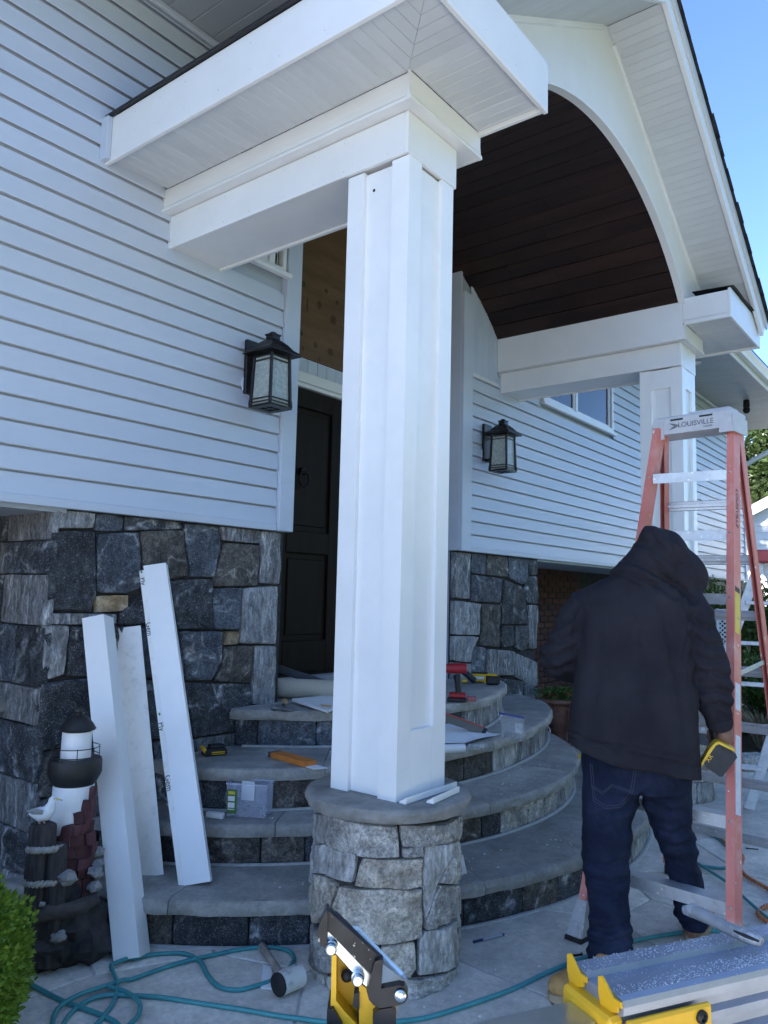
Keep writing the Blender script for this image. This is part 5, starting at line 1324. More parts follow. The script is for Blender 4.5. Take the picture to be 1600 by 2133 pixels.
# extension arm
a0 = B0+v_*(W_*.5)+up*-.062-u_*.024; a1 = a0-u_*.62
m = MB(); m.beam(a0, a1, W_*.55, .038, v_, .004); m.build('extension_arm', 'black_steel', stand)
m = MB(); m.beam(a0+up*.0195, a1+up*.0195, W_*.50, .0012, v_); m.build('arm_top', 'zinc', stand)
# work support at the arm end: yellow post, zinc angle, black stop
PB = onz(790, 2085, .85)
dpb = V(PB.x, PB.y, 0).normalized(); rpb = V(dpb.y, -dpb.x, 0)
def sp(x, y, dz=0.0, D=None):
    r_ = ray(x, y); D = D or (math.hypot(PB.x, PB.y)); return O+r_*((D+dz)/math.hypot(r_.x, r_.y))
sup = stand
def plate(name, pix, dz, th_, mt):
    P_ = [sp(x, y, dz) for x, y in pix]; m = MB(); m.prism(P_, dpb*th_); return m.build(name, mt, stand)
Z2 = lambda x, y: (640+x/6.154, 1860+y/6.154)
def platez(name, pts, dz, th_, mt): return plate(name, [Z2(*p) for p in pts], dz, th_, mt)
# post: outer frame with recess
platez('post_side', [(315, 790), (375, 800), (370, 1380), (460, 1500), (640, 1690), (640, 2600), (420, 2600), (420, 1700), (300, 1470)], -.012, .05, 'saw_yellow')
platez('post_web', [(376, 800), (700, 1150), (700, 1700), (560, 1600), (440, 1480), (376, 1380)], .022, .015, 'saw_yellow')
platez('post_side', [(665, 1150), (790, 1250), (900, 1440), (1150, 1450), (1100, 2600), (665, 2600)], -.012, .05, 'saw_yellow')
platez('clamp_shadow_gap', [(641, 1480), (664, 1480), (664, 2600), (641, 2600)], -.004, .03, 'black_steel')
platez('clip', [(600, 1290), (668, 1280), (668, 1500), (585, 1450)], -.016, .02, 'black_steel')
m = MB(); c_ = sp(*Z2(510, 1060), .012); m.ball(c_, .0095, 14, 9); m.build('knob', 'rubber_black', stand, smooth=60)
platez('zinc_angle', [(255, 495), (300, 520), (800, 1050), (780, 1215), (700, 1150), (250, 640)], -.014, .006, 'zinc')
P_ = [Z2(570, 430), (Z2(645, 420)), Z2(1240, 1030), Z2(1290, 1110), Z2(1280, 1180), Z2(945, 1240), Z2(900, 1150), Z2(970, 880)]
m = MB(); m.prism([sp(*P_[0], .05), sp(*P_[1], .055), sp(*P_[2], .055), sp(*P_[3], .045), sp(*P_[5], -.002), sp(*P_[7], .0)], V(0, 0, -.004)); m.build('zinc_shelf', 'zinc', stand)
m = MB(); m.prism([sp(*Z2(935, 1170), -.003), sp(*Z2(1270, 1100), .045), sp(*Z2(1275, 1300), .045), sp(*Z2(930, 1330), -.003)], dpb*.003); m.build('zinc_lip', 'zinc', stand)
for q in ((310, 700), (650, 1095)):
    m = MB(); c_ = sp(*Z2(*q), -.022); m.lathe([(.010, -.008), (.010, .0), (.0085, .001), (.0085, .008), (.0065, .010)], 6 if False else 16, c_, axes(rpb, V(0, 0, 1), -dpb)); m.build('hex_bolt', 'zinc', stand, smooth=30)
# black stop: long bar with rounded end cheek and lever
st_ = [sp(*Z2(*p), -.02) for p in [(240, 225), (290, 245), (960, 850), (975, 880), (950, 1110), (820, 1050), (265, 490)]]
m = MB(); m.prism(st_, dpb*.014); m.build('stop_bar', 'black_steel', stand)
m = MB(); m.prism([sp(*Z2(235, 228), -.019), sp(*Z2(330, 205), .02), sp(*Z2(390, 240), .02), sp(*Z2(975, 830), .012), sp(*Z2(960, 862), -.019), sp(*Z2(290, 247), -.019)], V(0, 0, -.003)); m.build('stop_top', 'black_steel', stand)
platez('end_cheek', [(235, 228), (262, 260), (262, 490), (250, 725), (190, 690), (140, 620), (125, 530), (150, 440)], -.024, .03, 'black_steel')
platez('lever', [(870, 880), (960, 855), (975, 880), (960, 1110), (945, 1230), (1180, 1185), (1250, 1200), (1290, 1260), (1295, 1340), (1250, 1410), (1180, 1440), (930, 1480), (850, 1440), (790, 1370), (760, 1250)], -.03, .016, 'black_steel')
m = MB(); c_ = sp(*Z2(1195, 1310), -.032); m.lathe([(.0085, 0), (.0085, .003), (.005, .005), (.004, .002)], 16, c_, axes(rpb, V(0, 0, 1), -dpb)); m.build('screw', 'zinc', stand, smooth=30)
platez('arm_clamp', [(915, 1500), (1090, 1470), (1140, 1560), (1150, 2600), (860, 2600), (840, 1570)], -.03, .06, 'black_steel')
platez('arm_clamp', [(255, 1500), (330, 1480), (445, 1680), (520, 2600), (270, 2600), (250, 1600)], -.02, .06, 'black_steel')
# legs of the stand (below the frame)
for l_ in (.25, 1.05):
    for s_ in (-1, 1):
        m = MB(); q = B0+u_*l_+v_*(W_*.5); m.tube([q+up*-.105+v_*s_*.04, q-up*(ZB-.0)+v_*s_*.38+u_*(.12 if l_ > .6 else -.12)], .016, 12); m.build('leg', 'saw_yellow', stand, smooth=60)
# grey pry handle resting on the beam
mat('grey_grip', (.17, .18, .19), (.28, .29, .30), rough=.6, scale=14, dirt=(.62, .63, .66), dscale=26, damt=.8)
def zb_(x, y, dz): return onz(x, y, ZB+.012+dz)
t = thing('flush_cutter', 'grey gripped hand tool lying across the saw stand beam', 'hand tool', zb_(1500, 1930, -.012))
Z3 = lambda x, y: (980+x/2.5806, 1880+y/2.5806)
pa, pb = zb_(*Z3(1150, 40), .016), zb_(*Z3(1565, 215), .006)
m = MB(); pts_ = [pa, pa.lerp(pb, .12)+up*.006, pa.lerp(pb, .35)+up*.004, pa.lerp(pb, .6), pa.lerp(pb, .85), pb]
m.tube(pts_, [(.008, .009), (.013, .015), (.011, .0125), (.011, .013), (.012, .015), (.008, .010)], 14); m.build('grip', 'grey_grip', t, smooth=60)
m = MB(); q0, q1 = pa.lerp(pb, .66), pa.lerp(pb, .97); n_ = V(-pb.x, -pb.y, .6).normalized()
m.tube([q0+n_*.0125, q0.lerp(q1, .5)+n_*.0145, q1+n_*.010], [.002, (.003, .005), .002], 8); m.build('grip_slot', 'rubber_black', t, smooth=60)
# ================================================================== THE WORKER
from mathutils.bvhtree import BVHTree
DM = 3.5
mvf = V(3.33, 1.22, 0).normalized(); mvr = V(mvf.y, -mvf.x, 0)     # away from / to the right of the viewer
def mp(x, y, off=0.0):
    r_ = ray(x, y); return O+r_*((DM+off)/r_.dot(mvf))
PXM = (mp(1400, 1400)-mp(1300, 1400)).length/100
def loft(m, rings, n=28, ex=.85):
    """rings: (px x, px y, off, half-width px, half-depth m, tilt m)"""
    vs = []
    for (x, y, off, hw, dd, tl_) in rings:
        c_ = mp(x, y, off)
        for k in range(n):
            a = 2*math.pi*k/n; ca, sa = math.cos(a), math.sin(a)
            ca_ = math.copysign(abs(ca)**ex, ca); sa_ = math.copysign(abs(sa)**ex, sa)
            vs.append(c_+mvr*(ca_*hw*PXM)+mvf*(sa_*dd)+V(0, 0, -tl_*ca))
    q = len(rings)
    m.add(vs, [(i*n+k, i*n+(k+1) % n, (i+1)*n+(k+1) % n, (i+1)*n+k) for i in range(q-1) for k in range(n)]+[tuple(range(n))[::-1], tuple((q-1)*n+k for k in range(n))])
def limb(m, pts, n=18):
    """pts: (x, y, off, half-width px or (w, depth m))"""
    P_ = [mp(p[0], p[1], p[2]) for p in pts]; rr_ = []
    for p in pts:
        r_ = p[3]; rr_.append((r_*PXM, r_*PXM) if not isinstance(r_, tuple) else (r_[0]*PXM, r_[1]))
    P2 = crom(P_, 5); R2 = []
    for i in range(len(rr_)-1):
        for k in range(5):
            t = k/5; R2.append((rr_[i][0]*(1-t)+rr_[i+1][0]*t, rr_[i][1]*(1-t)+rr_[i+1][1]*t))
    R2.append(rr_[-1]); m.tube(P2, R2, n, ref=mvr)
def remesh(m, name, mt, parent, vox, smooth_it=3, disp=None):
    me = m.mesh(name+'_raw'); ob = bpy.data.objects.new('tmp', me); C.objects.link(ob)
    md = ob.modifiers.new('r', 'REMESH'); md.mode = 'VOXEL'; md.voxel_size = vox
    if smooth_it:
        sm = ob.modifiers.new('s', 'SMOOTH'); sm.factor = .5; sm.iterations = smooth_it
    bpy.context.view_layer.update()
    me2 = bpy.data.meshes.new_from_object(ob.evaluated_get(bpy.context.evaluated_depsgraph_get()))
    bpy.data.objects.remove(ob); bpy.data.meshes.remove(me)
    me2.name = name
    if disp:
        nn = [v.normal.copy() for v in me2.vertices]
        for v, n_ in zip(me2.vertices, nn): v.co += n_*disp(v.co, n_)
    for p in me2.polygons: p.use_smooth = True
    me2.materials.clear(); me2.materials.append(MT[mt])
    return put(name, me2, parent)
mat('hoodie_cotton', (.019, .0175, .023), (.028, .026, .033), rough=.95, scale=4, bump=.25, bscale=420, bdist=.001, spec=.15, extra=specks((.5, .5, .5), 85, .80, .81, .6))
mat('denim', (.007, .011, .027), (.015, .021, .044), rough=.9, scale=5, bump=.3, bscale=500, bdist=.001, spec=.2, dirt=(.03, .037, .06), dscale=7, damt=.6, grain=[(9, .7, 1.35)])
mat('stitch', (.06, .065, .085), rough=.9); mat('boot_tan', (.36, .19, .06), (.46, .27, .10), rough=.7, scale=10, bump=.3, bscale=80); mat('boot_sole', (.25, .18, .11), (.34, .26, .17), rough=.85, scale=20); mat('skin', (.17, .085, .055), (.22, .115, .08), rough=.55, scale=12)
# --- body (one continuous figure)
m = MB()
loft(m, [(1322, 1225, .02, 60, .08, 0), (1322, 1260, .02, 88, .105, 0), (1320, 1350, .02, 82, .11, 0), (1320, 1450, .02, 76, .11, 0), (1322, 1540, .02, 84, .12, 0), (1324, 1620, .02, 84, .12, 0)])
m.tube([mp(1320, 1230, .03), mp(1345, 1195, .05), mp(1362, 1175, .07)], [.058, .055, .055], 14)
m.ball(mp(1378, 1168, .07), (.078, .095, .115), 20, 14)
m.ball(mp(1398, 1182, .10), (.06, .06, .075), 16, 10)
m.tube([mp(1404, 1178, .155), mp(1408, 1186, .172)], [.012, .014], 8)
limb(m, [(1225, 1255, .02, 26), (1195, 1315, 0, 24), (1165, 1378, .02, 19), (1195, 1392, .16, 17), (1232, 1385, .30, 13)])
limb(m, [(1430, 1262, .02, 26), (1462, 1345, 0, 23), (1482, 1425, .0, 19), (1492, 1480, .03, 16), (1503, 1515, .05, 14)])
limb(m, [(1280, 1610, .02, 44), (1267, 1720, -.02, 36), (1262, 1820, -.05, 24), (1264, 1900, -.11, 22), (1272, 1985, -.16, 16), (1280, 2030, -.17, 17)])
limb(m, [(1372, 1610, .03, 42), (1390, 1700, .09, 30), (1416, 1780, .145, 20), (1434, 1860, .23, 18), (1441, 1925, .28, 14), (1442, 1950, .30, 16)])
lh = mp(1240, 1382, .33); rh = mp(1510, 1530, .05)
m.ball(lh, (.045, .035, .03), 12, 8); m.ball(rh, (.040, .034, .048), 12, 8)
hax = (mp(1488, 1500, .08)-mp(1500, 1570, .07)).normalized()          # drill handle axis
hcen = mp(1492, 1540, .085)
hs = hax.cross(mvf).normalized(); hf = hs.cross(hax)
for k in range(4):                                                     # fingers closed round the handle
    c_ = hcen+hax*(.030-.020*k); L_ = (.95, 1.0, .96, .85)[k]
    pts_ = []
    for j in range(8):
        a = -.4+j*.50*L_; pts_.append(c_+(-hs if hs.dot(mvr) < 0 else hs)*math.cos(a)*.030+mvf*math.sin(a)*.030)
    m.tube([rh.lerp(pts_[0], .35)]+pts_, [.011, .0105, .010, .0098, .0095, .0092, .009, .0085, .007], 9)
m.tube([rh+hax*.012, rh+hax*.04-mvf*.012, hcen+hax*.05-mvf*.026, hcen+hax*.052-mvf*.028-mvr*.03], [.015, .0125, .011, .008], 9)
for k in range(4):
    b_ = lh+mvr*.03+V(0, 0, .026-.018*k); m.tube([b_, b_+mvr*.03+mvf*.006, b_+mvr*.05-V(0, 0, .012)+mvf*.01, b_+mvr*.045-V(0, 0, .03)+mvf*.012], [.010, .0095, .009, .007], 8)
m.tube([lh+V(0, 0, .02), lh+V(0, 0, .035)-mvf*.03+mvr*.01, lh+V(0, 0, .03)-mvf*.045+mvr*.035], [.014, .012, .008], 8)
man = remesh(m, 'person', 'skin', None, .0065, 2)
tag(man, 'worker in black hooded sweatshirt and dark jeans seen from behind, holding a cordless drill', 'person')
def sculpt(me, strokes):
    """press folds and seams into the side of the garment that the strokes run over"""
    ax_, ay_, az_ = CR, CU, fwd
    segs = []
    for (pts, amp, wd_) in strokes:
        for a, b in zip(pts[:-1], pts[1:]): segs.append((a, b, amp, wd_))
    cells = {}
    for sg_ in segs:
        a, b, amp, wd_ = sg_; q = 3*wd_
        for cx_ in range(int((min(a[0], b[0])-q)//24), int((max(a[0], b[0])+q)//24)+1):
            for cy_ in range(int((min(a[1], b[1])-q)//24), int((max(a[1], b[1])+q)//24)+1): cells.setdefault((cx_, cy_), []).append(sg_)
    nn_ = [v.normal.copy() for v in me.vertices]
    for v, n0 in zip(me.vertices, nn_):
        d = v.co-O; zz_ = d.dot(az_); x = 800+FPX*d.dot(ax_)/zz_; y = 1066.5-FPX*d.dot(ay_)/zz_
        fc = -n0.dot(d.normalized())
        if fc < -.1: continue
        tot = {}
        for (a, b, amp, wd_) in cells.get((int(x//24), int(y//24)), ()):
            L2 = (b[0]-a[0])**2+(b[1]-a[1])**2; t_ = max(0, min(1, ((x-a[0])*(b[0]-a[0])+(y-a[1])*(b[1]-a[1]))/L2))
            q = math.hypot(x-a[0]-t_*(b[0]-a[0]), y-a[1]-t_*(b[1]-a[1]))/wd_
            g_ = amp*.62*(math.exp(-q*q)-.5*math.exp(-((q-2)**2)))
            k_ = (amp, wd_, pts is None)
            if abs(g_) > abs(tot.get(k_, 0)): tot[k_] = g_
        if tot: v.co += n0*sum(tot.values())*max(0, min(1, fc*2+.3))
def ridge(p): return 1-abs(noise.noise(p))*2
# --- hoodie
m = MB()
loft(m, [(1322, 1196, .03, 40, .075, 0), (1320, 1212, .02, 78, .10, 0), (1320, 1232, .015, 112, .125, .0), (1323, 1262, .01, 124, .145, .004), (1325, 1320, .0, 122, .155, .008), (1320, 1400, 0, 124, .16, .02), (1317, 1480, 0, 133, .165, .035), (1318, 1545, 0, 139, .17, .048), (1318, 1582, 0, 141, .172, .054)], ex=.72)
limb(m, [(1232, 1248, .02, 34), (1212, 1268, .0, 40), (1186, 1325, -.01, 40), (1166, 1374, .01, 41), (1192, 1388, .12, (36, .075)), (1228, 1384, .27, (26, .058))])
limb(m, [(1418, 1250, .02, 34), (1442, 1275, .0, 41), (1464, 1340, -.01, 39), (1483, 1418, -.005, 37), (1493, 1470, .02, 33), (1498, 1500, .04, 29), (1499, 1508, .045, 28)])
m.tube([mp(1322, 1225, .0), mp(1342, 1195, .02), mp(1364, 1165, .05)], [(.118, .115), (.104, .12), (.10, .125)], 20, ref=mvr)
Mh = axes((mvr*.75-V(0, 0, .66)).normalized(), mvf, (mvr*.66+V(0, 0, .75)).normalized())
m.ball(mp(1378, 1162, .05), (.112, .145, .140), 24, 16, axes(mvr, mvf, V(0, 0, 1)))
m.ball(mp(1366, 1130, .03), (.078, .10, .076), 20, 12, axes(mvr, mvf, V(0, 0, 1)))
m.ball(mp(1410, 1188, .07), (.138, .125, .098), 22, 14, Mh)
m.ball(mp(1430, 1213, .06), (.074, .10, .072), 20, 12, Mh)
sho_l, sho_r, el_l, el_r = mp(1205, 1270), mp(1448, 1272), mp(1168, 1375), mp(1480, 1420)
hoodc = mp(1385, 1180, .05)
def hood_disp(p, n_):
    rel = p-mp(1320, 1400)
    x, z = rel.dot(mvr), rel.z
    d = 0.0
    w_t = max(0, min(1, (1.30-p.z)/.25))
    d += .030*w_t*(ridge(V(x*5.0+.3*z, 3.3, z*1.0))-.45)*(1-.5*min(1, abs(x)/.3))                               # long vertical drape folds
    d += .010*noise.noise(V(x*9, rel.dot(mvf)*8, z*5))
    for e_, w_ in ((el_l, .16), (el_r, .2)):                                      # bunched sleeves
        q = max(0, 1-(p-e_).length/w_)
        if q > 0 and abs(x) > .2: d += .024*q*(ridge(V(x*5+3, rel.dot(mvf)*5, z*17+x*12))-.4)
    for e_ in (sho_l, sho_r):
        q = max(0, 1-(p-e_).length/.16)
        if q > 0: d += .026*q*(ridge(V(x*15+z*7, 1.7, z*6-x*6))-.45)
    q = max(0, 1-(p-hoodc).length/.22)
    if q > 0: d += .020*q**.5*(ridge(V(x*7+z*9, 8.1, z*3.5-x*5))-.5)
    hm = p.z-(mp(1318, 1552).z-(x*.19))
    if abs(x) < .31 and z < -.25: 
        if abs(hm) < .006: d -= .007
    return d
hood = remesh(m, 'hooded_sweatshirt', 'hoodie_cotton', man, .008, 3, hood_disp)
sculpt(hood.data, [
 ([(1296, 1160), (1340, 1178), (1385, 1205), (1420, 1232), (1445, 1252)], -.016, 7), ([(1330, 1128), (1375, 1150), (1420, 1185), (1452, 1222)], -.0121, 8), ([(1284, 1193), (1325, 1199), (1368, 1218), (1408, 1246)], -.018, 5.5),
 ([(1352, 1100), (1362, 1125), (1385, 1145)], -.0101, 6), ([(1392, 1110), (1412, 1150), (1440, 1190)], -.0102, 7),
 ([(1380, 1265), (1398, 1330), (1418, 1430), (1432, 1530)], -.0141, 13), ([(1300, 1240), (1318, 1310), (1325, 1400)], -.0111, 14), ([(1250, 1330), (1240, 1430), (1222, 1530)], -.0112, 13), ([(1340, 1450), (1352, 1550)], -.0091, 12), ([(1285, 1470), (1280, 1560)], -.0092, 11),
 ([(1440, 1288), (1466, 1306), (1492, 1310)], -.0151, 6), ([(1438, 1322), (1468, 1342), (1498, 1346)], -.0152, 6), ([(1440, 1362), (1474, 1376), (1508, 1376)], -.0131, 6), ([(1448, 1400), (1486, 1402), (1518, 1412)], -.0161, 6), ([(1458, 1440), (1494, 1436), (1526, 1446)], -.0153, 5.5), ([(1468, 1472), (1500, 1466), (1526, 1478)], -.0132, 5),
 ([(1206, 1262), (1190, 1290), (1160, 1305)], -.0133, 6), ([(1200, 1320), (1168, 1336), (1138, 1336)], -.0154, 6), ([(1196, 1352), (1160, 1368), (1126, 1366)], -.0155, 6), ([(1192, 1384), (1160, 1396), (1132, 1396)], -.0134, 5.5),
 ([(1212, 1222), (1200, 1262), (1196, 1300), (1192, 1345)], -.0071, 3), ([(1420, 1240), (1432, 1285), (1430, 1330), (1424, 1370)], -.0072, 3),
 ([(1177, 1537), (1250, 1547), (1350, 1564), (1459, 1586)], -.0081, 3)])
# cuffs
m = MB(); m.tube([mp(1497, 1494, .04), mp(1499, 1508, .047), mp(1501, 1517, .052)], [.054, .053, .046], 22, ref=mvr); m.build('cuff', 'hoodie_cotton', hood, smooth=60)
# --- jeans
m = MB()
loft(m, [(1322, 1545, .02, 112, .13, .02), (1324, 1600, .02, 116, .145, .01), (1326, 1640, .02, 113, .145, 0)], ex=.85)
limb(m, [(1272, 1610, .02, (60, .135)), (1270, 1660, .01, (60, .13)), (1265, 1720, -.01, (53, .115)), (1263, 1790, -.03, (50, .105)), (1266, 1850, -.06, (42, .095)), (1270, 1900, -.10, (41, .093)), (1271, 1950, -.14, (43, .096)), (1270, 2005, -.17, (46, .103))])
limb(m, [(1380, 1610, .03, (58, .13)), (1391, 1660, .06, (51, .125)), (1394, 1700, .09, (47, .115)), (1406, 1740, .11, (41, .105)), (1422, 1800, .16, (35, .095)), (1434, 1850, .22, (34, .09)), (1440, 1885, .255, (36, .09)), (1441, 1912, .275, (37, .095))])
kn = [mp(1262, 1800, -.03), mp(1412, 1760, .12)]; an = [mp(1266, 1960, -.14), mp(1442, 1905, .28)]; crotch = mp(1335, 1665, .03)
def jean_disp(p, n_):
    rel = p-kn[0]; x, z = rel.dot(mvr), p.z
    d = .0025*noise.noise(V(x*12, rel.dot(mvf)*9, z*9))
    for e_ in kn:
        q = max(0, 1-(p-e_).length/.26); d += .018*q*(ridge(V(x*4, rel.dot(mvf)*3, z*15+x*9))-.4)
    for e_ in an:
        q = max(0, 1-(p-e_).length/.17); d += .022*q*(ridge(V(x*5, rel.dot(mvf)*4, z*24-x*9))-.4)
    q = max(0, 1-(p-crotch).length/.2); d += .018*q*(ridge(V(x*10-z*12, 2.2, z*8))-.45)
    return d
jeans = remesh(m, 'jeans', 'denim', man, .008, 3, jean_disp)
sculpt(jeans.data, [
 ([(1214, 1790), (1258, 1806), (1306, 1792)], -.0141, 6), ([(1214, 1822), (1262, 1842), (1310, 1826)], -.0142, 6), ([(1218, 1856), (1262, 1872), (1308, 1862)], -.0121, 6), ([(1222, 1925), (1268, 1940), (1312, 1922)], -.0143, 6), ([(1224, 1955), (1270, 1966), (1314, 1952)], -.0131, 5.5), ([(1222, 1895), (1262, 1906)], -.0101, 6),
 ([(1358, 1728), (1402, 1738), (1446, 1722)], -.0144, 6), ([(1368, 1756), (1410, 1768), (1450, 1748)], -.0145, 6), ([(1380, 1786), (1416, 1796)], -.0111, 6), ([(1402, 1868), (1440, 1880), (1474, 1868)], -.0132, 5.5), ([(1404, 1895), (1440, 1904), (1478, 1894)], -.0122, 5),
 ([(1336, 1660), (1295, 1690), (1245, 1702)], -.0123, 7), ([(1338, 1662), (1385, 1690), (1425, 1692)], -.0124, 7), ([(1336, 1600), (1337, 1655)], -.009, 4), ([(1248, 1745), (1300, 1735)], -.0081, 7)])
bv = BVHTree.FromPolygons([jeans.matrix_parent_inverse @ v.co if False else v.co for v in jeans.data.vertices], [tuple(p.vertices) for p in jeans.data.polygons])
def on_jeans(x, y):
    h = bv.ray_cast(O, ray(x, y).normalized()); return (h[0]-ray(x, y).normalized()*.0012) if h[0] else None
def stitch(pts, r_=.0011):
    P_ = [on_jeans(*p) for p in pts]; P_ = [p for p in P_ if p]
    if len(P_) > 2: m = MB(); m.tube(P_, r_, 5); m.build('stitching', 'stitch', jeans)
def lin(a, b, n=14): return [(a[0]+(b[0]-a[0])*k/n, a[1]+(b[1]-a[1])*k/n) for k in range(n+1)]
stitch(lin((1229, 1590), (1236, 1668)) + lin((1236, 1668), (1262, 1684)) + lin((1262, 1684), (1292, 1682)) + lin((1292, 1682), (1318, 1652)) + lin((1318, 1652), (1326, 1600)))
stitch(lin((1233, 1592), (1240, 1664)) + lin((1240, 1664), (1263, 1679)) + lin((1263, 1679), (1290, 1677)) + lin((1290, 1677), (1313, 1650)) + lin((1313, 1650), (1321, 1602)))
stitch(lin((1232, 1636), (1256, 1650)) + lin((1256, 1650), (1274, 1634)) + lin((1274, 1634), (1318, 1648)))
stitch(lin((1232, 1640), (1256, 1654)) + lin((1256, 1654), (1274, 1638)) + lin((1274, 1638), (1316, 1651)))
# --- boots
def boot(h_, t_, ank, label):
    d = (t_-h_); L_ = d.length; d.normalize(); s_ = V(-d.y, d.x, 0)
    m = MB()
    m.tube([V(ank.x, ank.y, .16), V(ank.x, ank.y, .10), h_+d*.055+V(0, 0, .065)], [.054, .055, .052], 16)
    m.tube([h_+d*.0+V(0, 0, .05), h_+d*.04+V(0, 0, .055), h_+d*.10+V(0, 0, .06), h_+d*(L_*.55)+V(0, 0, .058), h_+d*(L_*.75)+V(0, 0, .05), h_+d*(L_*.92)+V(0, 0, .046), h_+d*L_+V(0, 0, .042)],
           [(.028, .030), (.036, .042), (.042, .045), (.044, .048), (.036, .053), (.034, .047), (.018, .025)], 18)
    b = remesh(m, 'boot', 'boot_tan', man, .006, 3); b['label'] = label
    m = MB(); n = 24; out = []
    for k in range(n):
        a = 2*math.pi*k/n; l_ = (math.cos(a)+1)/2; w_ = .047+.008*math.sin(l_*3)-.006*(abs(l_-.4) < .15)
        out.append(h_+d*(-.012+l_*(L_+.022))+s_*math.copysign(abs(math.sin(a))**.7, math.sin(a))*w_+V(0, 0, .002))
    m.prism(out, (0, 0, .026)); m.build('sole', 'boot_sole', b)
    m = MB(); m.tube([h_-d*.006+V(0, 0, .10), h_-d*.008+V(0, 0, .135), h_+d*.002+V(0, 0, .16)], [(.016, .004), (.018, .004), (.014, .004)], 10, ref=s_); m.build('pull_tab', 'boot_tan', b, smooth=60)
boot(onz(1284, 2046, 0), onz(1150, 2086, 0), mp(1272, 2000, -.17), 'tan work boot turned out to the left')
hR = onz(1440, 1962, 0); boot(hR, hR+mvf*.27+mvr*.08, mp(1443, 1930, .30), 'tan work boot pointing away')
# ================================================================== DRILL IN HIS HAND
mat('tool_black', (.012, .013, .016), (.022, .024, .028), rough=.5, scale=20, bump=.2, bscale=120); mat('tool_yellow', (.68, .40, .015), (.74, .46, .03), rough=.45, scale=14)
hd_ = thing('cordless_drill', 'black and yellow cordless drill held in the right hand of the worker', 'drill', mp(1500, 1600, .04))
P_ = [mp(x, y, -.035) for x, y in [(1470, 1597), (1464, 1588), (1492, 1553), (1500, 1551), (1533, 1570), (1536, 1578), (1505, 1618), (1498, 1617)]]
m = MB(); m.prism(P_, mvf*.075); m.build('battery', 'tool_black', hd_)
m = MB(); m.prism([mp(x, y, -.037) for x, y in [(1461, 1590), (1477, 1562), (1490, 1547), (1498, 1545), (1531, 1561), (1530, 1566), (1498, 1550), (1491, 1553), (1466, 1590), (1462, 1598)]], mvf*.08); m.build('trim', 'tool_yellow', hd_)
for k in range(5):
    m = MB(); a = mp(1504+k*6, 1556+k*3.2, -.0362); m.beam(a, a+V(0, 0, -.012), .002, .002); m.build('grip_rib', 'rubber_black', hd_)
text('XR', .024, M4(mp(1478, 1580, -.0385), (mp(1490, 1560)-mp(1470, 1588)), V(0, 0, 1)), 'tool_yellow', hd_)
m = MB(); m.tube([hcen-hax*.05, hcen+hax*.02, hcen+hax*.065], [.020, .019, .022], 14); m.build('handle', 'tool_black', hd_, smooth=60)
g_ = hcen+hax*.085; m = MB(); m.tube([g_-mvf*.05, g_-mvf*.045, g_+mvf*.09, g_+mvf*.12, g_+mvf*.122], [.024, .031, .031, .024, .018], 18); m.build('motor_body', 'tool_yellow', hd_, smooth=50)
m = MB(); m.tube([g_+mvf*.123, g_+mvf*.16, g_+mvf*.175], [.02, .019, .01], 16); m.build('chuck', 'rubber_black', hd_, smooth=50)
# ================================================================== CLUTTER ON THE STEPS
Z3_, Z2_, ZL = .594, .387, .803
def on(x, y, z): return onz(x, y, z)
def boxat(m, p, size, ang, ch=.004, lift=True):
    m.box(p+V(0, 0, size[2]/2 if lift else 0), size, Rz(ang), ch)
# clear plastic bin of screws
mat('clear_plastic', (.62, .66, .80), rough=.25, alpha=.30, spec=.5); mat('label_green', (.05, .14, .025), (.07, .17, .035), rough=.5, scale=10); mat('label_white', (.7, .72, .72), rough=.5); mat('label_yellow', (.6, .5, .08), rough=.5); mat('screw_steel', (.42, .45, .50), (.55, .58, .62), rough=.35, metal=.8, scale=30)
A, B, D_ = on(471, 1701, Z2_), on(553, 1707, Z2_), on(577, 1697, Z2_)
bx_ = (B-A); wb = bx_.length; bx_.normalize(); by_ = V(-bx_.y, bx_.x, 0)
if by_.dot(V(A.x, A.y, 0)) < 0: by_ = -by_
db = max(.10, (D_-B).length*.9); hb_ = .155
t = thing('storage_bin', 'clear plastic bin of screws with green label on the second step', 'bin', (A+B)/2)
c0 = A+bx_*wb/2+by_*db/2
def ringb(k, z): return [c0-bx_*wb/2*k-by_*db/2*k+V(0, 0, z), c0+bx_*wb/2*k-by_*db/2*k+V(0, 0, z), c0+bx_*wb/2*k+by_*db/2*k+V(0, 0, z), c0-bx_*wb/2*k+by_*db/2*k+V(0, 0, z)]
m = MB(); rr1 = [ringb(.95, .002), ringb(.99, .010), ringb(1.03, hb_)]
vs = [p for r_ in rr1 for p in r_]; m.add(vs, [(0, 1, 2, 3)]+[(i*4+k, i*4+(k+1) % 4, i*4+4+(k+1) % 4, i*4+4+k) for i in range(2) for k in range(4)]); m.build('tub', 'clear_plastic', t)
m = MB(); rim = ringb(1.045, hb_)
for k in range(4): m.beam(rim[k], rim[(k+1) % 4], .008, .007)
m.build('rim', 'clear_plastic', t)
f0 = c0-by_*(db/2*1.02+.001)
m = MB(); m.prism([f0-bx_*wb*.49+V(0, 0, .018), f0-bx_*wb*.24+V(0, 0, .018), f0-bx_*wb*.24+V(0, 0, .128)-by_*.002, f0-bx_*wb*.49+V(0, 0, .128)-by_*.002], by_*-.0008); lg = m.build('label', 'label_green', t)
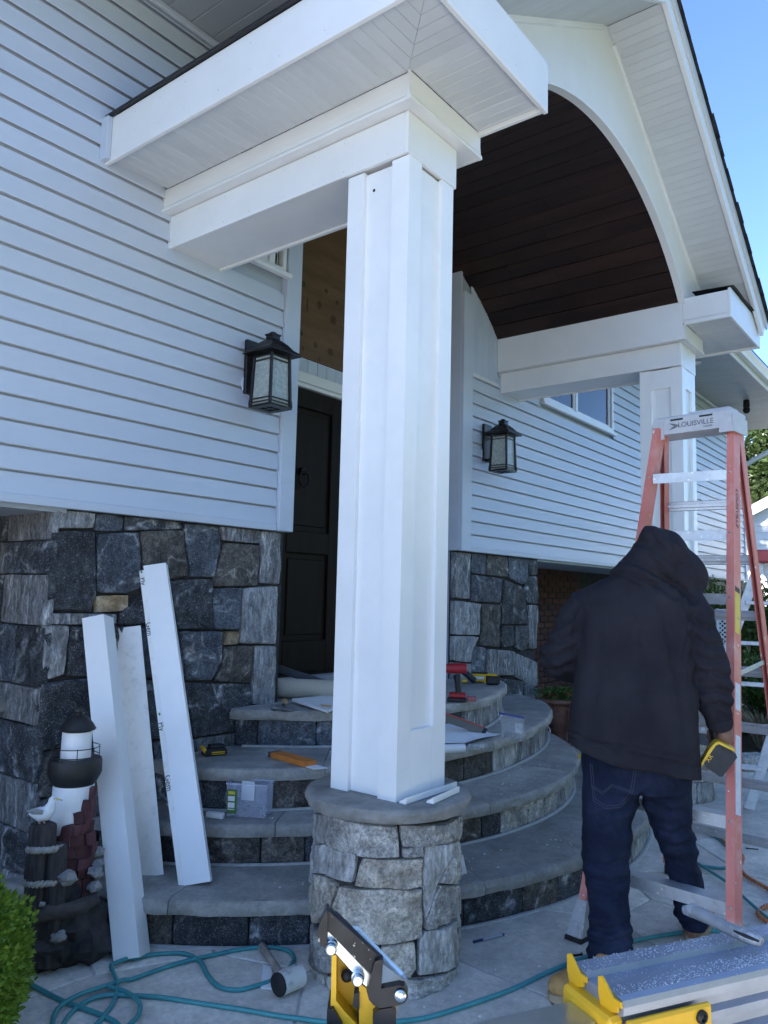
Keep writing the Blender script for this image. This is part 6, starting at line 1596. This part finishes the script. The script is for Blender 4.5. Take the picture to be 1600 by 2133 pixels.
for (z0_, z1_, mt) in ((.075, .098, 'label_white'), (.044, .068, 'label_white'), (.034, .039, 'label_white'), (.106, .120, 'label_yellow')):
    m = MB(); m.prism([f0-by_*.0022-bx_*wb*.46+V(0, 0, z0_), f0-by_*.0022-bx_*wb*.29+V(0, 0, z0_), f0-by_*.003-bx_*wb*.29+V(0, 0, z1_), f0-by_*.003-bx_*wb*.46+V(0, 0, z1_)], by_*-.0006); m.build('label_panel', mt, lg)
r0 = c0+bx_*(wb/2*1.0+.0035)
m = MB(); m.prism([r0-by_*db*.42+V(0, 0, .03), r0+by_*db*.4+V(0, 0, .03), r0+by_*db*.4+V(0, 0, .125)+bx_*.002, r0-by_*db*.42+V(0, 0, .125)+bx_*.002], bx_*.0006); m.build('label', 'clear_plastic', t)
m = MB(); q = c0+by_*db*.32-bx_*wb*.12; m.prism([q-bx_*.03+V(0, 0, .06), q+bx_*.035+V(0, 0, .06), q+bx_*.035+V(0, 0, .15), q-bx_*.03+V(0, 0, .15)], by_*.001); m.build('card', 'label_white', t)
m = MB(); rn = random.Random(1)
for _ in range(170):
    p = c0+bx_*rn.uniform(-.42, .42)*wb+by_*rn.uniform(-.42, .42)*db+V(0, 0, .006+.034*rn.random()**1.5); d = V(rn.uniform(-1, 1), rn.uniform(-1, 1), rn.uniform(-.25, .25)).normalized()*.017
    m.tube([p-d, p+d], .0013, 5); m.tube([p+d, p+d*1.06], .003, 6)
o = m.build('screws', 'screw_steel', t); o['kind'] = 'stuff'
# white block
m = MB(); p0_ = on(429, 1703, Z2_); p1_ = on(463, 1707, Z2_); d = (p1_-p0_); L_ = d.length; a = math.atan2(d.y, d.x)
boxat(m, (p0_+p1_)/2+by_*.012, (L_, .025, .026), a, .0015); tag(m.build('pvc_block', 'pvc'), 'small white plastic block beside the bin of screws', 'offcut')
# black pouch leaning on the riser
m = MB(); a_, b_ = on(437, 1676, Z2_+.004), on(437, 1676, Z2_)+V(.15, .10, .165); sd_ = V(.55, -.83, 0)
m.prism([a_-sd_*.02, a_+sd_*.045, b_+sd_*.10, b_+sd_*.0], V(.02, .015, -.012)); tag(m.build('tool_sleeve', 'tool_black'), 'black fabric tool sleeve leaning behind the bin of screws', 'tool sleeve')
# battery on the third step
t = thing('battery_pack', 'black and yellow battery pack lying on the third step at left', 'battery', on(443, 1575, Z3_))
p = on(446, 1572, Z3_); an_ = R(-25); M_ = Rz(an_)
m = MB(); m.box(p+V(0, 0, .018), (.125, .078, .036), M_, .008); m.box(p+V(0, 0, .044)+M_ @ V(.012, 0, 0), (.085, .06, .018), M_, .006); m.build('case', 'tool_black', t)
m = MB(); m.box(p+M_ @ V(-.058, -.006, .030), (.018, .06, .036), M_ @ Matrix.Rotation(R(-28), 3, 'Y'), .003); m.box(p+M_ @ V(.012, -.0395, .020), (.07, .002, .006), M_); m.box(p+M_ @ V(.012, -.0395, .010), (.07, .002, .004), M_); m.build('label', 'tool_yellow', t)
# orange carton
mat('carton_orange', (.55, .17, .03), (.62, .22, .05), rough=.5, scale=12); mat('carton_grey', (.06, .06, .065), rough=.6); mat('paper_white', (.72, .74, .78), (.78, .80, .83), rough=.7, scale=6)
t = thing('blade_carton', 'open orange carton with white print on the third step beside the column', 'carton', on(640, 1585, Z3_))
P0, P1 = on(582, 1573, Z3_), on(659, 1594, Z3_); d = (P1-P0).normalized(); s_ = V(-d.y, d.x, 0); s_ = s_ if s_.y > 0 else -s_
L_ = (P1-P0).length
m = MB(); m.prism([P0+d*.02, P1, P1+s_*.075, P0+d*.02+s_*.075], (0, 0, .026)); ct = m.build('sleeve', 'carton_orange', t)
m = MB(); m.prism([P0, P0+d*.0198, P0+d*.0198+s_*.075, P0+s_*.075], (0, 0, .0255)); m.build('end_band', 'carton_grey', t)
m = MB(); m.prism([P1+d*.0003, P1+d*.09, P1+d*.07+s_*.07, P1+d*.0003+s_*.07], (0, 0, .003)); m.build('insert', 'paper_white', t)
rn = random.Random(3); x_ = .05
while x_ < L_-.02:
    l_ = rn.uniform(.006, .016); q = P0+d*x_-s_*.0004; m = MB(); m.prism([q+V(0, 0, .008), q+d*l_+V(0, 0, .008), q+d*l_+V(0, 0, .016), q+V(0, 0, .016)], s_*-.0004); m.build('print', 'paper_white', ct); x_ += l_+rn.choice([.002, .002, .006])
# hammer on the landing
t = thing('claw_hammer', 'claw hammer with taped wooden handle on the left corner of the landing', 'hammer', on(592, 1478, ZL))
a, b = on(568, 1474, ZL+.018), on(616, 1480, ZL+.018); hc = a.lerp(b, .45)
mat('hammer_steel', (.14, .14, .145), (.26, .26, .265), rough=.5, metal=.6, scale=20); mat('handle_wood', (.42, .26, .10), (.5, .33, .15), rough=.6, scale=14)
d = (b-a).normalized(); m = MB(); m.tube([a, a.lerp(b, .12), a.lerp(b, .16), a.lerp(b, .34), hc, a.lerp(b, .7), b], [.017, .018, .012, .013, .016, (.012, .016), (.004, .018)], 14); m.build('head', 'hammer_steel', t, smooth=45)
f_ = V(hc.x, hc.y, 0).normalized(); h1 = hc+f_*.30+V(0, 0, .0)+d*.01
m = MB(); m.tube([hc.lerp(h1, .05), hc.lerp(h1, .2), hc.lerp(h1, .45)], [.014, .013, .013], 12); m.build('tape_wrap', 'tool_black', t, smooth=60)
m = MB(); m.tube([hc.lerp(h1, .4505), hc.lerp(h1, .8), h1], [.0135, .015, .018], 12); m.build('handle', 'handle_wood', t, smooth=60)
# white panel and pencils, mat roll, dark bar
t = thing('panel_offcut', 'white flat panel overhanging the landing beside the column', 'panel', on(660, 1470, ZL))
P_ = [on(608, 1461, ZL+.012), on(700, 1452, ZL+.012), on(720, 1470, ZL+.012), on(682, 1485, ZL+.012)]; m = MB(); m.prism(P_, (0, 0, .016)); m.build('board', 'pvc', t)
m = MB(); a, b = on(667, 1468, ZL+.033), on(690, 1471, ZL+.033); m.tube([a, a.lerp(b, .25), b], [.002, .005, .005], 8); tag(m.build('carpenter_pencil', 'handle_wood', smooth=60), 'pencil lying on the white panel on the landing', 'pencil')
mat('mat_beige', (.40, .36, .29), (.48, .44, .36), rough=.9, scale=30, stretch=(1, 6, 6), bump=.3, bscale=120)
a, b = on(560, 1452, ZL), on(700, 1458, ZL); d = (b-a).normalized(); rM = .06
t = thing('rolled_mat', 'rolled beige mat lying in front of the door', 'rolled mat', a.lerp(b, .5))
m = MB(); vs = []; nn = 40; a, b = a-d*.12+V(0, 0, rM), b+d*.4+V(0, 0, rM); sx = V(-d.y, d.x, 0)
for e_ in (a, b):
    for k in range(nn):
        q = 2*math.pi*k/nn; vs.append(e_+sx*rM*math.cos(q)+V(0, 0, rM*math.sin(q)))
m.add(vs, [(k, (k+1) % nn, nn+(k+1) % nn, nn+k) for k in range(nn)]+[tuple(range(nn))[::-1], tuple(range(nn, 2*nn))]); m.build('roll', 'mat_beige', t, smooth=50)
m = MB(); m.beam(ony(566, 1388, 3.72), ony(700, 1432, 3.30), .05, .012, V(0, 0, 1), .002); mat('bar_grey', (.075, .08, .095), rough=.45, metal=.3); tag(m.build('straightedge', 'bar_grey'), 'dark grey metal straightedge propped behind the rolled mat', 'straightedge')
# tread joint grout lines
# red drill driver on the landing
mat('tool_red', (.30, .012, .02), (.36, .02, .03), rough=.45, scale=14)
p = on(955, 1461, ZL); f_ = V(p.x, p.y, 0).normalized(); r_ = V(f_.y, -f_.x, 0)
t = thing('red_drill_driver', 'red and black drill driver standing on the landing by the column', 'drill', p)
Mx = axes(r_, f_, V(0, 0, 1))
m = MB(); m.box(p+V(0, 0, .012)-r_*.01, (.12, .075, .022), Mx, .006); m.build('battery', 'tool_black', t)
m = MB(); m.box(p+V(0, 0, .040)-r_*.006, (.105, .068, .032), Mx, .008); m.build('foot', 'tool_red', t)
m = MB(); m.tube([p+V(0, 0, .056), p+V(0, 0, .10)-r_*.004, p+V(0, 0, .165)-r_*.012], [(.020, .022), (.019, .021), (.023, .025)], 14, ref=r_); m.build('grip', 'tool_black', t, smooth=60)
m = MB(); m.tube([p+V(0, 0, .205)+r_*.052, p+V(0, 0, .205)+r_*.048, p+V(0, 0, .205)+r_*.02, p+V(0, 0, .203)-r_*.06, p+V(0, 0, .203)-r_*.09], [.026, .032, .034, .032, .024], 18); bd = m.build('motor_body', 'tool_red', t, smooth=45)
m = MB(); m.tube([p+V(0, 0, .205)+r_*.0525, p+V(0, 0, .205)+r_*.0535], .018, 16); m.build('end_badge', 'label_white', bd)
m = MB(); m.tube([p+V(0, 0, .203)-r_*.0905, p+V(0, 0, .203)-r_*.13, p+V(0, 0, .203)-r_*.15], [.022, .02, .01], 16); m.build('chuck', 'tool_black', t, smooth=45)
mat('clear_red', (.45, .06, .10), rough=.2, alpha=.6)
m = MB(); q = on(982, 1461, ZL); boxat(m, q, (.055, .05, .03), math.atan2(r_.y, r_.x), .004); tag(m.build('bit_case', 'clear_red'), 'small clear red bit case beside the red drill', 'case')
# yellow tools on the landing
t = thing('impact_driver', 'black and yellow power tool lying behind the red drill', 'power tool', on(976, 1425, ZL))
q = on(978, 1424, ZL); m = MB(); m.tube([q-r_*.05+V(0, 0, .085), q-r_*.02+V(0, 0, .07), q+r_*.02+V(0, 0, .035), q+r_*.045+V(0, 0, .022)], [(.02, .025), (.024, .027), (.024, .03), (.022, .03)], 14); m.build('body', 'tool_black', t, smooth=45)
m = MB(); m.tube([q-r_*.065+V(0, 0, .10), q-r_*.04+V(0, 0, .095)], [.022, .028], 14); m.tube([q-r_*.055+V(0, 0, .02), q-r_*.02+V(0, 0, .018)], [.014, .016], 10); m.build('housing', 'tool_yellow', t, smooth=45)
t = thing('laser_level', 'yellow flat tool case with white label on the landing', 'tool case', on(996, 1422, ZL)); q = on(1000, 1421, ZL)
m = MB(); m.box(q+V(0, 0, .035), (.13, .07, .062), Mx, .006); cs_ = m.build('case', 'tool_yellow', t); m = MB(); m.box(q+V(0, 0, .072), (.125, .066, .010), Mx, .003); m.build('lid', 'tool_black', t); m = MB(); m.box(q-f_*.0357+V(0, 0, .036), (.07, .001, .02), Mx); m.build('label', 'label_white', cs_)
t = thing('tape_measure', 'chunky yellow and black tape measure at the right end of the landing', 'tape measure', on(1026, 1426, ZL)); q = on(1026, 1426, ZL)
m = MB(); m.box(q+V(0, 0, .034), (.11, .07, .066), Mx, .014); m.build('case', 'tool_black', t)
m = MB(); m.box(q+V(0, 0, .072)-r_*.005, (.08, .055, .014), Mx, .005); m.box(q-r_*.058+V(0, 0, .034), (.012, .06, .05), Mx, .004); m.build('bumper', 'tool_yellow', t)
# level with red edge, leaning on the landing
mat('level_grey', (.20, .20, .19), rough=.45, metal=.3); mat('level_red', (.55, .07, .04), rough=.45)
t = thing('spirit_level', 'grey level with red top edge propped against the landing beside the column', 'level', on(1008, 1524, Z3_))
a, b = on(1010, 1524, Z3_+.024), on(905, 1487, .78); d = (b-a).normalized(); s_ = f_
m = MB(); m.beam(a+d*.042, b, .022, .045, s_, .002); m.build('bar', 'level_grey', t)
m = MB(); m.beam(a, a+d*.0415, .025, .05, s_, .003); m.build('end_cap', 'tool_black', t)
m = MB(); nrm = s_.cross(d).normalized(); nrm = nrm if nrm.z > 0 else -nrm; m.beam(a+d*.043+nrm*.0245, b+nrm*.0245, .022, .004, s_); m.build('edge', 'level_red', t)
# paper roll and sheet
t = thing('paper_roll', 'white paper roll with a loose curling sheet on the third step right of the column', 'paper roll', on(960, 1560, Z3_))
a, b = on(880, 1562, Z3_+.024), on(967, 1558, Z3_+.024); m = MB(); vs = []; n = 24; d = (b-a).normalized(); s_ = V(-d.y, d.x, 0)
for (e_, rr_) in ((a, .024), (b, .024), (b, .010), (b-d*.05, .010)):
    for k in range(n):
        q = 2*math.pi*k/n; vs.append(e_+s_*rr_*math.cos(q)+V(0, 0, rr_*math.sin(q)))
m.add(vs, [(i*n+k, i*n+(k+1) % n, i*n+n+(k+1) % n, i*n+n+k) for i in range(3) for k in range(n)]+[tuple(3*n+k for k in range(n))]); m.build('roll', 'paper_white', t, smooth=40)
c_ = [on(885, 1548, Z3_+.02), on(968, 1548, Z3_+.02), on(1046, 1528, Z3_+.004), on(915, 1500, Z3_+.075)]
m = MB(); nu, nv = 14, 14; vs = []
for i in range(nu+1):
    for j in range(nv+1):
        u, v = i/nu, j/nv; p = (c_[0]*(1-u)+c_[1]*u)*(1-v)+(c_[3]*(1-u)+c_[2]*u)*v
        p = p+V(0, 0, .035*math.sin(v*math.pi)*(1-u*.7)+.02*math.sin(u*5)*v*(1-u*.3)); p.z = max(p.z, Z3_+.003); vs.append(p)
f2 = [(i*(nv+1)+j, (i+1)*(nv+1)+j, (i+1)*(nv+1)+j+1, i*(nv+1)+j+1) for i in range(nu) for j in range(nv)]
m.add(vs, f2); m.build('sheet', 'paper_white', t, smooth=80)
mat('clear_film', (.75, .78, .82), rough=.10, alpha=.2); mat('zip_blue', (.10, .14, .42), rough=.4, alpha=.8)
m = MB(); q = on(993, 1557, Z3_)
for i in range(5):
    for j in range(3): m.ball(q+r_*(-.04+i*.019)+f_*(-.02+j*.02)+V(0, 0, .010), (.009, .009, .010), 8, 6)
m.box(q+V(0, 0, .002), (.12, .07, .003), Mx); tag(m.build('blister_pack', 'clear_film', smooth=60), 'clear plastic blister packaging in front of the loose paper sheet', 'packaging')
# zip bag of screws
t = thing('zip_bag', 'clear zip bag with blue seal holding screws on the third step', 'bag', on(1068, 1540, Z3_))
b0, b1 = on(1046, 1535, Z3_+.002), on(1090, 1545, Z3_+.002); H_ = .150; ux = (b1-b0); un = V(-ux.y, ux.x, 0).normalized()
for sgn in (-1, 1):
    m = MB(); vs = []; nu, nv = 12, 12
    for i in range(nu+1):
        for j in range(nv+1):
            u, v = i/nu, j/nv; fat = .028*math.sin(u*math.pi)*(1-v)**.8
            p = b0+ux*(u*(1+.18*v)-.03*v)+V(0, 0, H_*v)+un*(sgn*fat+.012*noise.noise(V(u*4, v*4, sgn*.2)))-un*.02*v; vs.append(p)
    m.add(vs, [(i*(nv+1)+j, (i+1)*(nv+1)+j, (i+1)*(nv+1)+j+1, i*(nv+1)+j+1) for i in range(nu) for j in range(nv)]); m.build('film', 'clear_film', t, smooth=80)
m = MB(); tp_ = [b0+ux*(k/8*1.18-.03)+V(0, 0, H_-.004)-un*.02+un*.012*noise.noise(V(k/8*4, 4, .2)) for k in range(9)]; m.tube(tp_, [(.006, .0016)]*9, 6); m.build('zip_seal', 'zip_blue', t)
m = MB(); rn = random.Random(8)
for _ in range(90):
    u = rn.uniform(.08, .92); p = b0+ux*u+un*rn.uniform(-.018, .018)*math.sin(u*math.pi)+V(0, 0, .003+.04*rn.random()**2); d = V(rn.uniform(-1, 1), rn.uniform(-1, 1), rn.uniform(-.3, .3)).normalized()*.011; m.tube([p-d, p+d], .0015, 5)
o = m.build('screws', 'screw_steel', t); o['kind'] = 'stuff'
m = MB(); q = b0+ux*.62+V(0, 0, .045); m.prism([q, q+ux*.3, q+ux*.33+V(0, 0, .06), q+V(0, 0, .055)], un*.002); m.build('inner_packet', 'paper_white', t)
# grinder on the lowest tread behind the worker
mat('tool_grey', (.30, .31, .32), (.4, .41, .42), rough=.45, scale=20); mat('tool_teal', (.02, .16, .19), rough=.5)
q = on(1192, 1597, .197); f3 = V(q.x, q.y, 0).normalized(); r3 = V(f3.y, -f3.x, 0)
t = thing('palm_sander', 'grey and yellow palm sander on the lowest step behind the worker', 'sander', q)
m = MB(); m.ball(q+V(0, 0, .045), (.075, .06, .045), 18, 10, axes(r3, f3, V(0, 0, 1))); m.build('body', 'tool_grey', t, smooth=60)
m = MB(); m.ball(q+V(0, 0, .078)+r3*.01, (.06, .05, .028), 16, 8, axes(r3, f3, V(0, 0, 1))); m.build('grip', 'tool_yellow', t, smooth=60)
m = MB(); m.tube([q-r3*.07+V(0, 0, .085)+f3*.02, q-r3*.1+V(0, 0, .09)+f3*.05, q-r3*.07+V(0, 0, .08)+f3*.12], [.016, .016, .012], 10); m.build('hose_stub', 'tool_teal', t, smooth=60)
# planter
mat('terracotta', (.17, .075, .05), (.26, .13, .095), rough=.8, scale=8, bump=.3, bscale=60, dirt=(.3, .2, .16), dscale=6, damt=.6); mat('soil', (.02, .014, .01), rough=.95); mat('petal_red', (.5, .01, .015), rough=.5)
pc = ony(1166, 1500, 3.02); pc = V(pc.x, pc.y, 0); zr_ = ony(1150, 1457, 3.02).z; zb0 = .197
hP = zr_-zb0
t = thing('flower_planter', 'terracotta urn planter with red flowers beside the stone wall', 'planter', V(pc.x, pc.y, zb0))
m = MB(); m.lathe([(.12, zb0), (.13, zb0+.03), (.08, zb0+.06), (.075, zb0+hP*.3), (.11, zb0+hP*.45), (.155, zb0+hP*.75), (.165, zb0+hP*.88), (.20, zb0+hP*.9), (.215, zb0+hP*.95), (.21, zb0+hP), (.18, zb0+hP), (.175, zb0+hP-.03), (.02, zb0+hP-.03)], 32, (pc.x, pc.y, 0)); m.build('urn', 'terracotta', t, smooth=45)
for k in range(4):
    a = k*math.pi/2+.9; d = V(math.cos(a), math.sin(a), 0); b = V(pc.x, pc.y, 0)
    m = MB(); m.tube(crom([b+d*.15+V(0, 0, zb0+hP*.8), b+d*.20+V(0, 0, zb0+hP*.72), b+d*.17+V(0, 0, zb0+hP*.5), b+d*.12+V(0, 0, zb0+hP*.3), b+d*.15+V(0, 0, zb0+hP*.08), b+d*.19+V(0, 0, zb0+.015)], 6), [.03]+[.026]*10+[.022]*10+[.018]*10, 10); m.build('scroll_leg', 'terracotta', t, smooth=60)
m = MB(); rn = random.Random(5); leaf_cloud(m, 900, lambda r: (V(pc.x+r.gauss(0, .08), pc.y+r.gauss(0, .08), zb0+hP+r.uniform(-.02, .07)), V(r.gauss(0, 1), r.gauss(0, 1), 1).normalized()), .03, rn); fastmesh('foliage', m, 'hedge_leaf', t)
for (dx, dz) in ((-.10, .03), (-.04, .015), (.06, .04), (.10, .02)):
    m = MB(); c_ = V(pc.x, pc.y, zb0+hP+dz)+V(.616, -.788, 0)*dx-V(.78, .62, 0)*.09
    for k in range(6): m.ball(c_+V(.012*math.cos(k), .006, .012*math.sin(k)), (.011, .006, .011), 8, 6)
    m.build('flower', 'petal_red', t, smooth=60)
# ================================================================== RIGHT BACKGROUND
def far(x, y, D):
    r_ = ray(x, y); return O+r_*(D/math.hypot(r_.x, r_.y))
def bush(name, label, cat, c_, rad, n, size, mt, seed, group=None):
    t = thing(name, label, cat, V(c_.x, c_.y, 0), 0, group); m = MB(); r_ = random.Random(seed)
    lobes = [(c_+V(r_.uniform(-.5, .5)*rad[0], r_.uniform(-.5, .5)*rad[1], r_.uniform(-.4, .5)*rad[2]), r_.uniform(.4, .65)) for _ in range(14)]
    def smp(r):
        cc_, k = r.choice(lobes); d = V(r.gauss(0, 1), r.gauss(0, 1), r.gauss(0, 1)).normalized()
        p = cc_+V(d.x*rad[0]*k, d.y*rad[1]*k, d.z*rad[2]*k)*r.uniform(.7, 1.03); p.z = max(p.z, .03); return p, d
    leaf_cloud(m, n, smp, size, r_, .3); fastmesh('crown', m, mt, t)
    m = MB()
    for k in range(6):
        a = k*1.05; m.tube([V(c_.x+.05*math.cos(a), c_.y+.05*math.sin(a), -.05), V(c_.x+rad[0]*.3*math.cos(a), c_.y+rad[1]*.3*math.sin(a), c_.z), V(c_.x+rad[0]*.6*math.cos(a), c_.y+rad[1]*.6*math.sin(a), c_.z+rad[2]*.6)], [.03, .02, .008], 6)
    m.build('trunk', 'twig', t, smooth=60); return t
bush('round_shrub', 'dense green rounded shrub behind the orange stepladder', 'shrub', far(1600, 1480, 9.9)+V(.1, 0, 0), (.72, .72, .72), 9000, .055, 'hedge_leaf', 3)
bush('leafy_shrub', 'tall loose shrub in front of the white neighbouring house', 'shrub', far(1605, 1335, 13.5), (1.0, .8, .9), 6000, .075, 'hedge_leaf', 4)
bush('leafy_shrub', 'small dark shrub beside the white lattice', 'shrub', far(1490, 1300, 13.0), (.35, .5, .75), 2500, .06, 'hedge_leaf', 6)
# dry grass tuft and mulch
mat('mulch', (.03, .02, .014), (.06, .042, .03), rough=.95, scale=20, bump=.8, bscale=60)
g = MB(); c_ = far(1600, 1600, 9.6); g.prism([V(c_.x+1.6*math.cos(a), c_.y+1.3*math.sin(a), -.05) for a in [2*math.pi*k/28 for k in range(28)]], (0, 0, .055)); o = g.build('planting_bed', 'mulch'); tag(o, 'dark mulch planting bed', kind='structure')
mat('dry_grass', (.22, .18, .11), (.34, .29, .19), rough=.9, scale=10)
m = MB(); c_ = far(1592, 1585, 8.9); c_.z = 0; r_ = random.Random(2)
for _ in range(500):
    a = r_.random()*6.283; l_ = r_.uniform(.15, .4); p = c_+V(r_.gauss(0, .04), r_.gauss(0, .04), 0); e_ = p+V(math.cos(a)*l_*.6, math.sin(a)*l_*.6, l_); s_ = V(-math.sin(a), math.cos(a), 0)*.003
    m.add([p-s_, p+s_, p.lerp(e_, .6)+V(0, 0, .05)+s_, e_, p.lerp(e_, .6)+V(0, 0, .05)-s_], [(0, 1, 2, 3, 4)])
o = fastmesh('ornamental_grass', m, 'dry_grass', None); tag(o, 'dry tan grass tuft beside the shrub', 'grass')
# low stone edging
ed = thing('stone_edging', 'low grey stone edging along the planting bed', 'edging', far(1570, 1650, 8.4))
ed.location.z = 0
for k in range(9):
    p = V(7.6+k*.32, 1.75-k*.22, 0); 
    m = MB(); m.box(p+V(0, 0, .06), (.34, .22, .13), Rz(-.6), .02)
    for v in m.v: v += V(.012*noise.noise(v*9), .012*noise.noise(v*9+V(5, 0, 0)), .010*noise.noise(v*9+V(0, 7, 0)))
    m.build('edging_stone', 'granite_grey', ed, smooth=40)
# white neighbouring house
mat('white_clapboard', (.70, .71, .72), (.76, .77, .78), rough=.6, scale=3, rnd=.03); mat('roof_grey', (.16, .15, .15), (.22, .21, .21), rough=.9, scale=20)
DN = 26.0; nc = far(1552, 1240, DN); nc.z = 0; nf = V(nc.x, nc.y, 0).normalized(); nr = V(nf.y, -nf.x, 0)
nh = thing('neighbour_house', 'white clapboard gabled house in the right background', 'house', nc+nr*3)
zE = far(1566, 1068, DN).z; zs = (far(1600, 1050, DN).z-zE)/((far(1600, 1050, DN)-far(1566, 1068, DN)).dot(nr)); xE = (far(1566, 1068, DN)-nc).dot(nr)
def ntop(s_): return min(zE+(s_-xE)*zs if s_ < xE+3.6 else zE+3.6*zs-(s_-xE-3.6)*zs, 99)
k = 0; z = .05
while z < zE+3.6*zs:
    s0 = 0 if z < ntop(0) else (z-zE)/zs+xE; s1 = 7.4 if z < ntop(7.4) else xE+7.2-(z-zE)/zs
    if s1-s0 < .1: break
    a = nc+nr*s0+V(0, 0, z); m = MB(); m.prism([a-nf*.02, a-nf*.02+V(0, 0, .0), a+V(0, 0, .20), a+nf*.03+V(0, 0, .20), a+nf*.03], nr*(s1-s0)); m.build('clapboard', 'white_clapboard', nh); z += .195
m = MB(); a = nc+nf*.035; m.prism([a, a+nr*7.4, a+nr*7.4+V(0, 0, ntop(7.4)), a+nr*(xE+3.6)+V(0, 0, ntop(xE+3.6)), a+V(0, 0, ntop(0))], nf*6); m.build('wall', 'white_clapboard', nh)
for (sA, sB) in ((-.35, xE+3.6), (7.75, xE+3.6)):
    a, b = nc-nf*.25+nr*sA+V(0, 0, ntop(sA)+.02), nc-nf*.25+nr*sB+V(0, 0, ntop(sB)+.02)
    m = MB(); m.beam(a, b, .05, .22, nf); m.build('rake_board', 'white_clapboard', nh)
    m = MB(); m.prism([a+V(0, 0, .12), b+V(0, 0, .12), b+V(0, 0, .2), a+V(0, 0, .2)], nf*6.5); m.build('roof', 'roof_grey', nh)
# tree behind
def tree(label, c_, rad, H_, n, size, seed):
    t = thing('maple_tree', label, 'tree', V(c_.x, c_.y, 0)); r_ = random.Random(seed); m = MB()
    b = V(c_.x, c_.y, -.1); m.tube([b, b+V(.1, .05, H_*.35), b+V(0, .2, H_*.6)], [.3, .22, .1], 10); cl = []
    for k in range(26):
        d = V(r_.gauss(0, 1), r_.gauss(0, 1), r_.gauss(0, .8)).normalized(); e_ = c_+V(d.x*rad[0], d.y*rad[1], d.z*rad[2])*r_.uniform(.35, .85); st = b+V(0, 0, H_*r_.uniform(.3, .6))
        m.tube([st, st.lerp(e_, .5)+V(0, 0, .3), e_], [.08, .05, .015], 6); cl.append((e_, r_.uniform(.22, .42)))
    m.build('trunk', 'twig', t, smooth=60); m = MB()
    def smp(r):
        cc_, k = r.choice(cl); d = V(r.gauss(0, 1), r.gauss(0, 1), r.gauss(0, .8)).normalized(); return cc_+V(d.x*rad[0]*k, d.y*rad[1]*k, d.z*rad[2]*k)*r.random()**.4, d
    leaf_cloud(m, n, smp, size, r_, -.2); fastmesh('crown', m, 'tree_leaf', t); return t
tree('tall leafy tree rising behind the white neighbouring house', far(1625, 985, 33), (3.3, 3.3, 3.2), 6.5, 22000, .26, 5)
tree('large unseen tree added behind the house to shade the neighbour house', V(17.5, 15.0, 6.2), (4.5, 4.5, 4.0), 7.0, 16000, .34, 9)  # added out of view, keeps direct sun off the white house
# lattice trellis and board fence
lt = thing('lattice_trellis', 'white garden arbor panel with diagonal lattice', 'trellis', far(1505, 1345, 12)); lt.location.z = 0
Dl = 12.0; a, b = far(1494, 1270, Dl), far(1522, 1270, Dl); zt_ = far(1500, 1268, Dl).z; zl = far(1500, 1290, Dl).z; ur = (b-a); wl = ur.length; ur.normalize(); a.z = 0; fl = V(a.x, a.y, 0).normalized()
for s_ in (0, wl):
    m = MB(); m.tube([a+ur*s_, a+ur*s_+V(0, 0, zt_)], .025, 8); m.build('post', 'vinyl_frame', lt, smooth=60)
for z_ in (zt_-.02, zl):
    m = MB(); m.beam(a+V(0, 0, z_), a+ur*wl+V(0, 0, z_), .03, .03); m.build('bar', 'vinyl_frame', lt)
z0_ = .35; hL = zl-z0_
for sg in (-1, 1):
    k = -hL
    while k < wl:
        s0, s1 = max(0, k), min(wl, k+hL)
        if s1 > s0+.01:
            za, zb2 = (s0-k, s1-k) if sg > 0 else (hL-(s0-k), hL-(s1-k))
            m = MB(); o_ = fl*(.006*sg); m.beam(a+ur*s0+V(0, 0, z0_+za)+o_, a+ur*s1+V(0, 0, z0_+zb2)+o_, .006, .016, fl); m.build('lath', 'vinyl_frame', lt)
        k += .062
mat('fence_cedar', (.38, .30, .18), (.47, .38, .25), rough=.8, scale=6, rnd=.15)
fe = thing('board_fence', 'tan vertical board fence seen under the far overhang', 'fence', far(1500, 1260, 20)); fe.location.z = 0
for k in range(26):
    p = far(1462+k*4.6, 1230, 20); z_ = far(1500, 1212, 20).z; m = MB(); m.box(V(p.x, p.y, z_/2), (.055, .02, z_), Rz(math.atan2(nr.y, nr.x)), .004); m.build('fence_board', 'fence_cedar', fe)
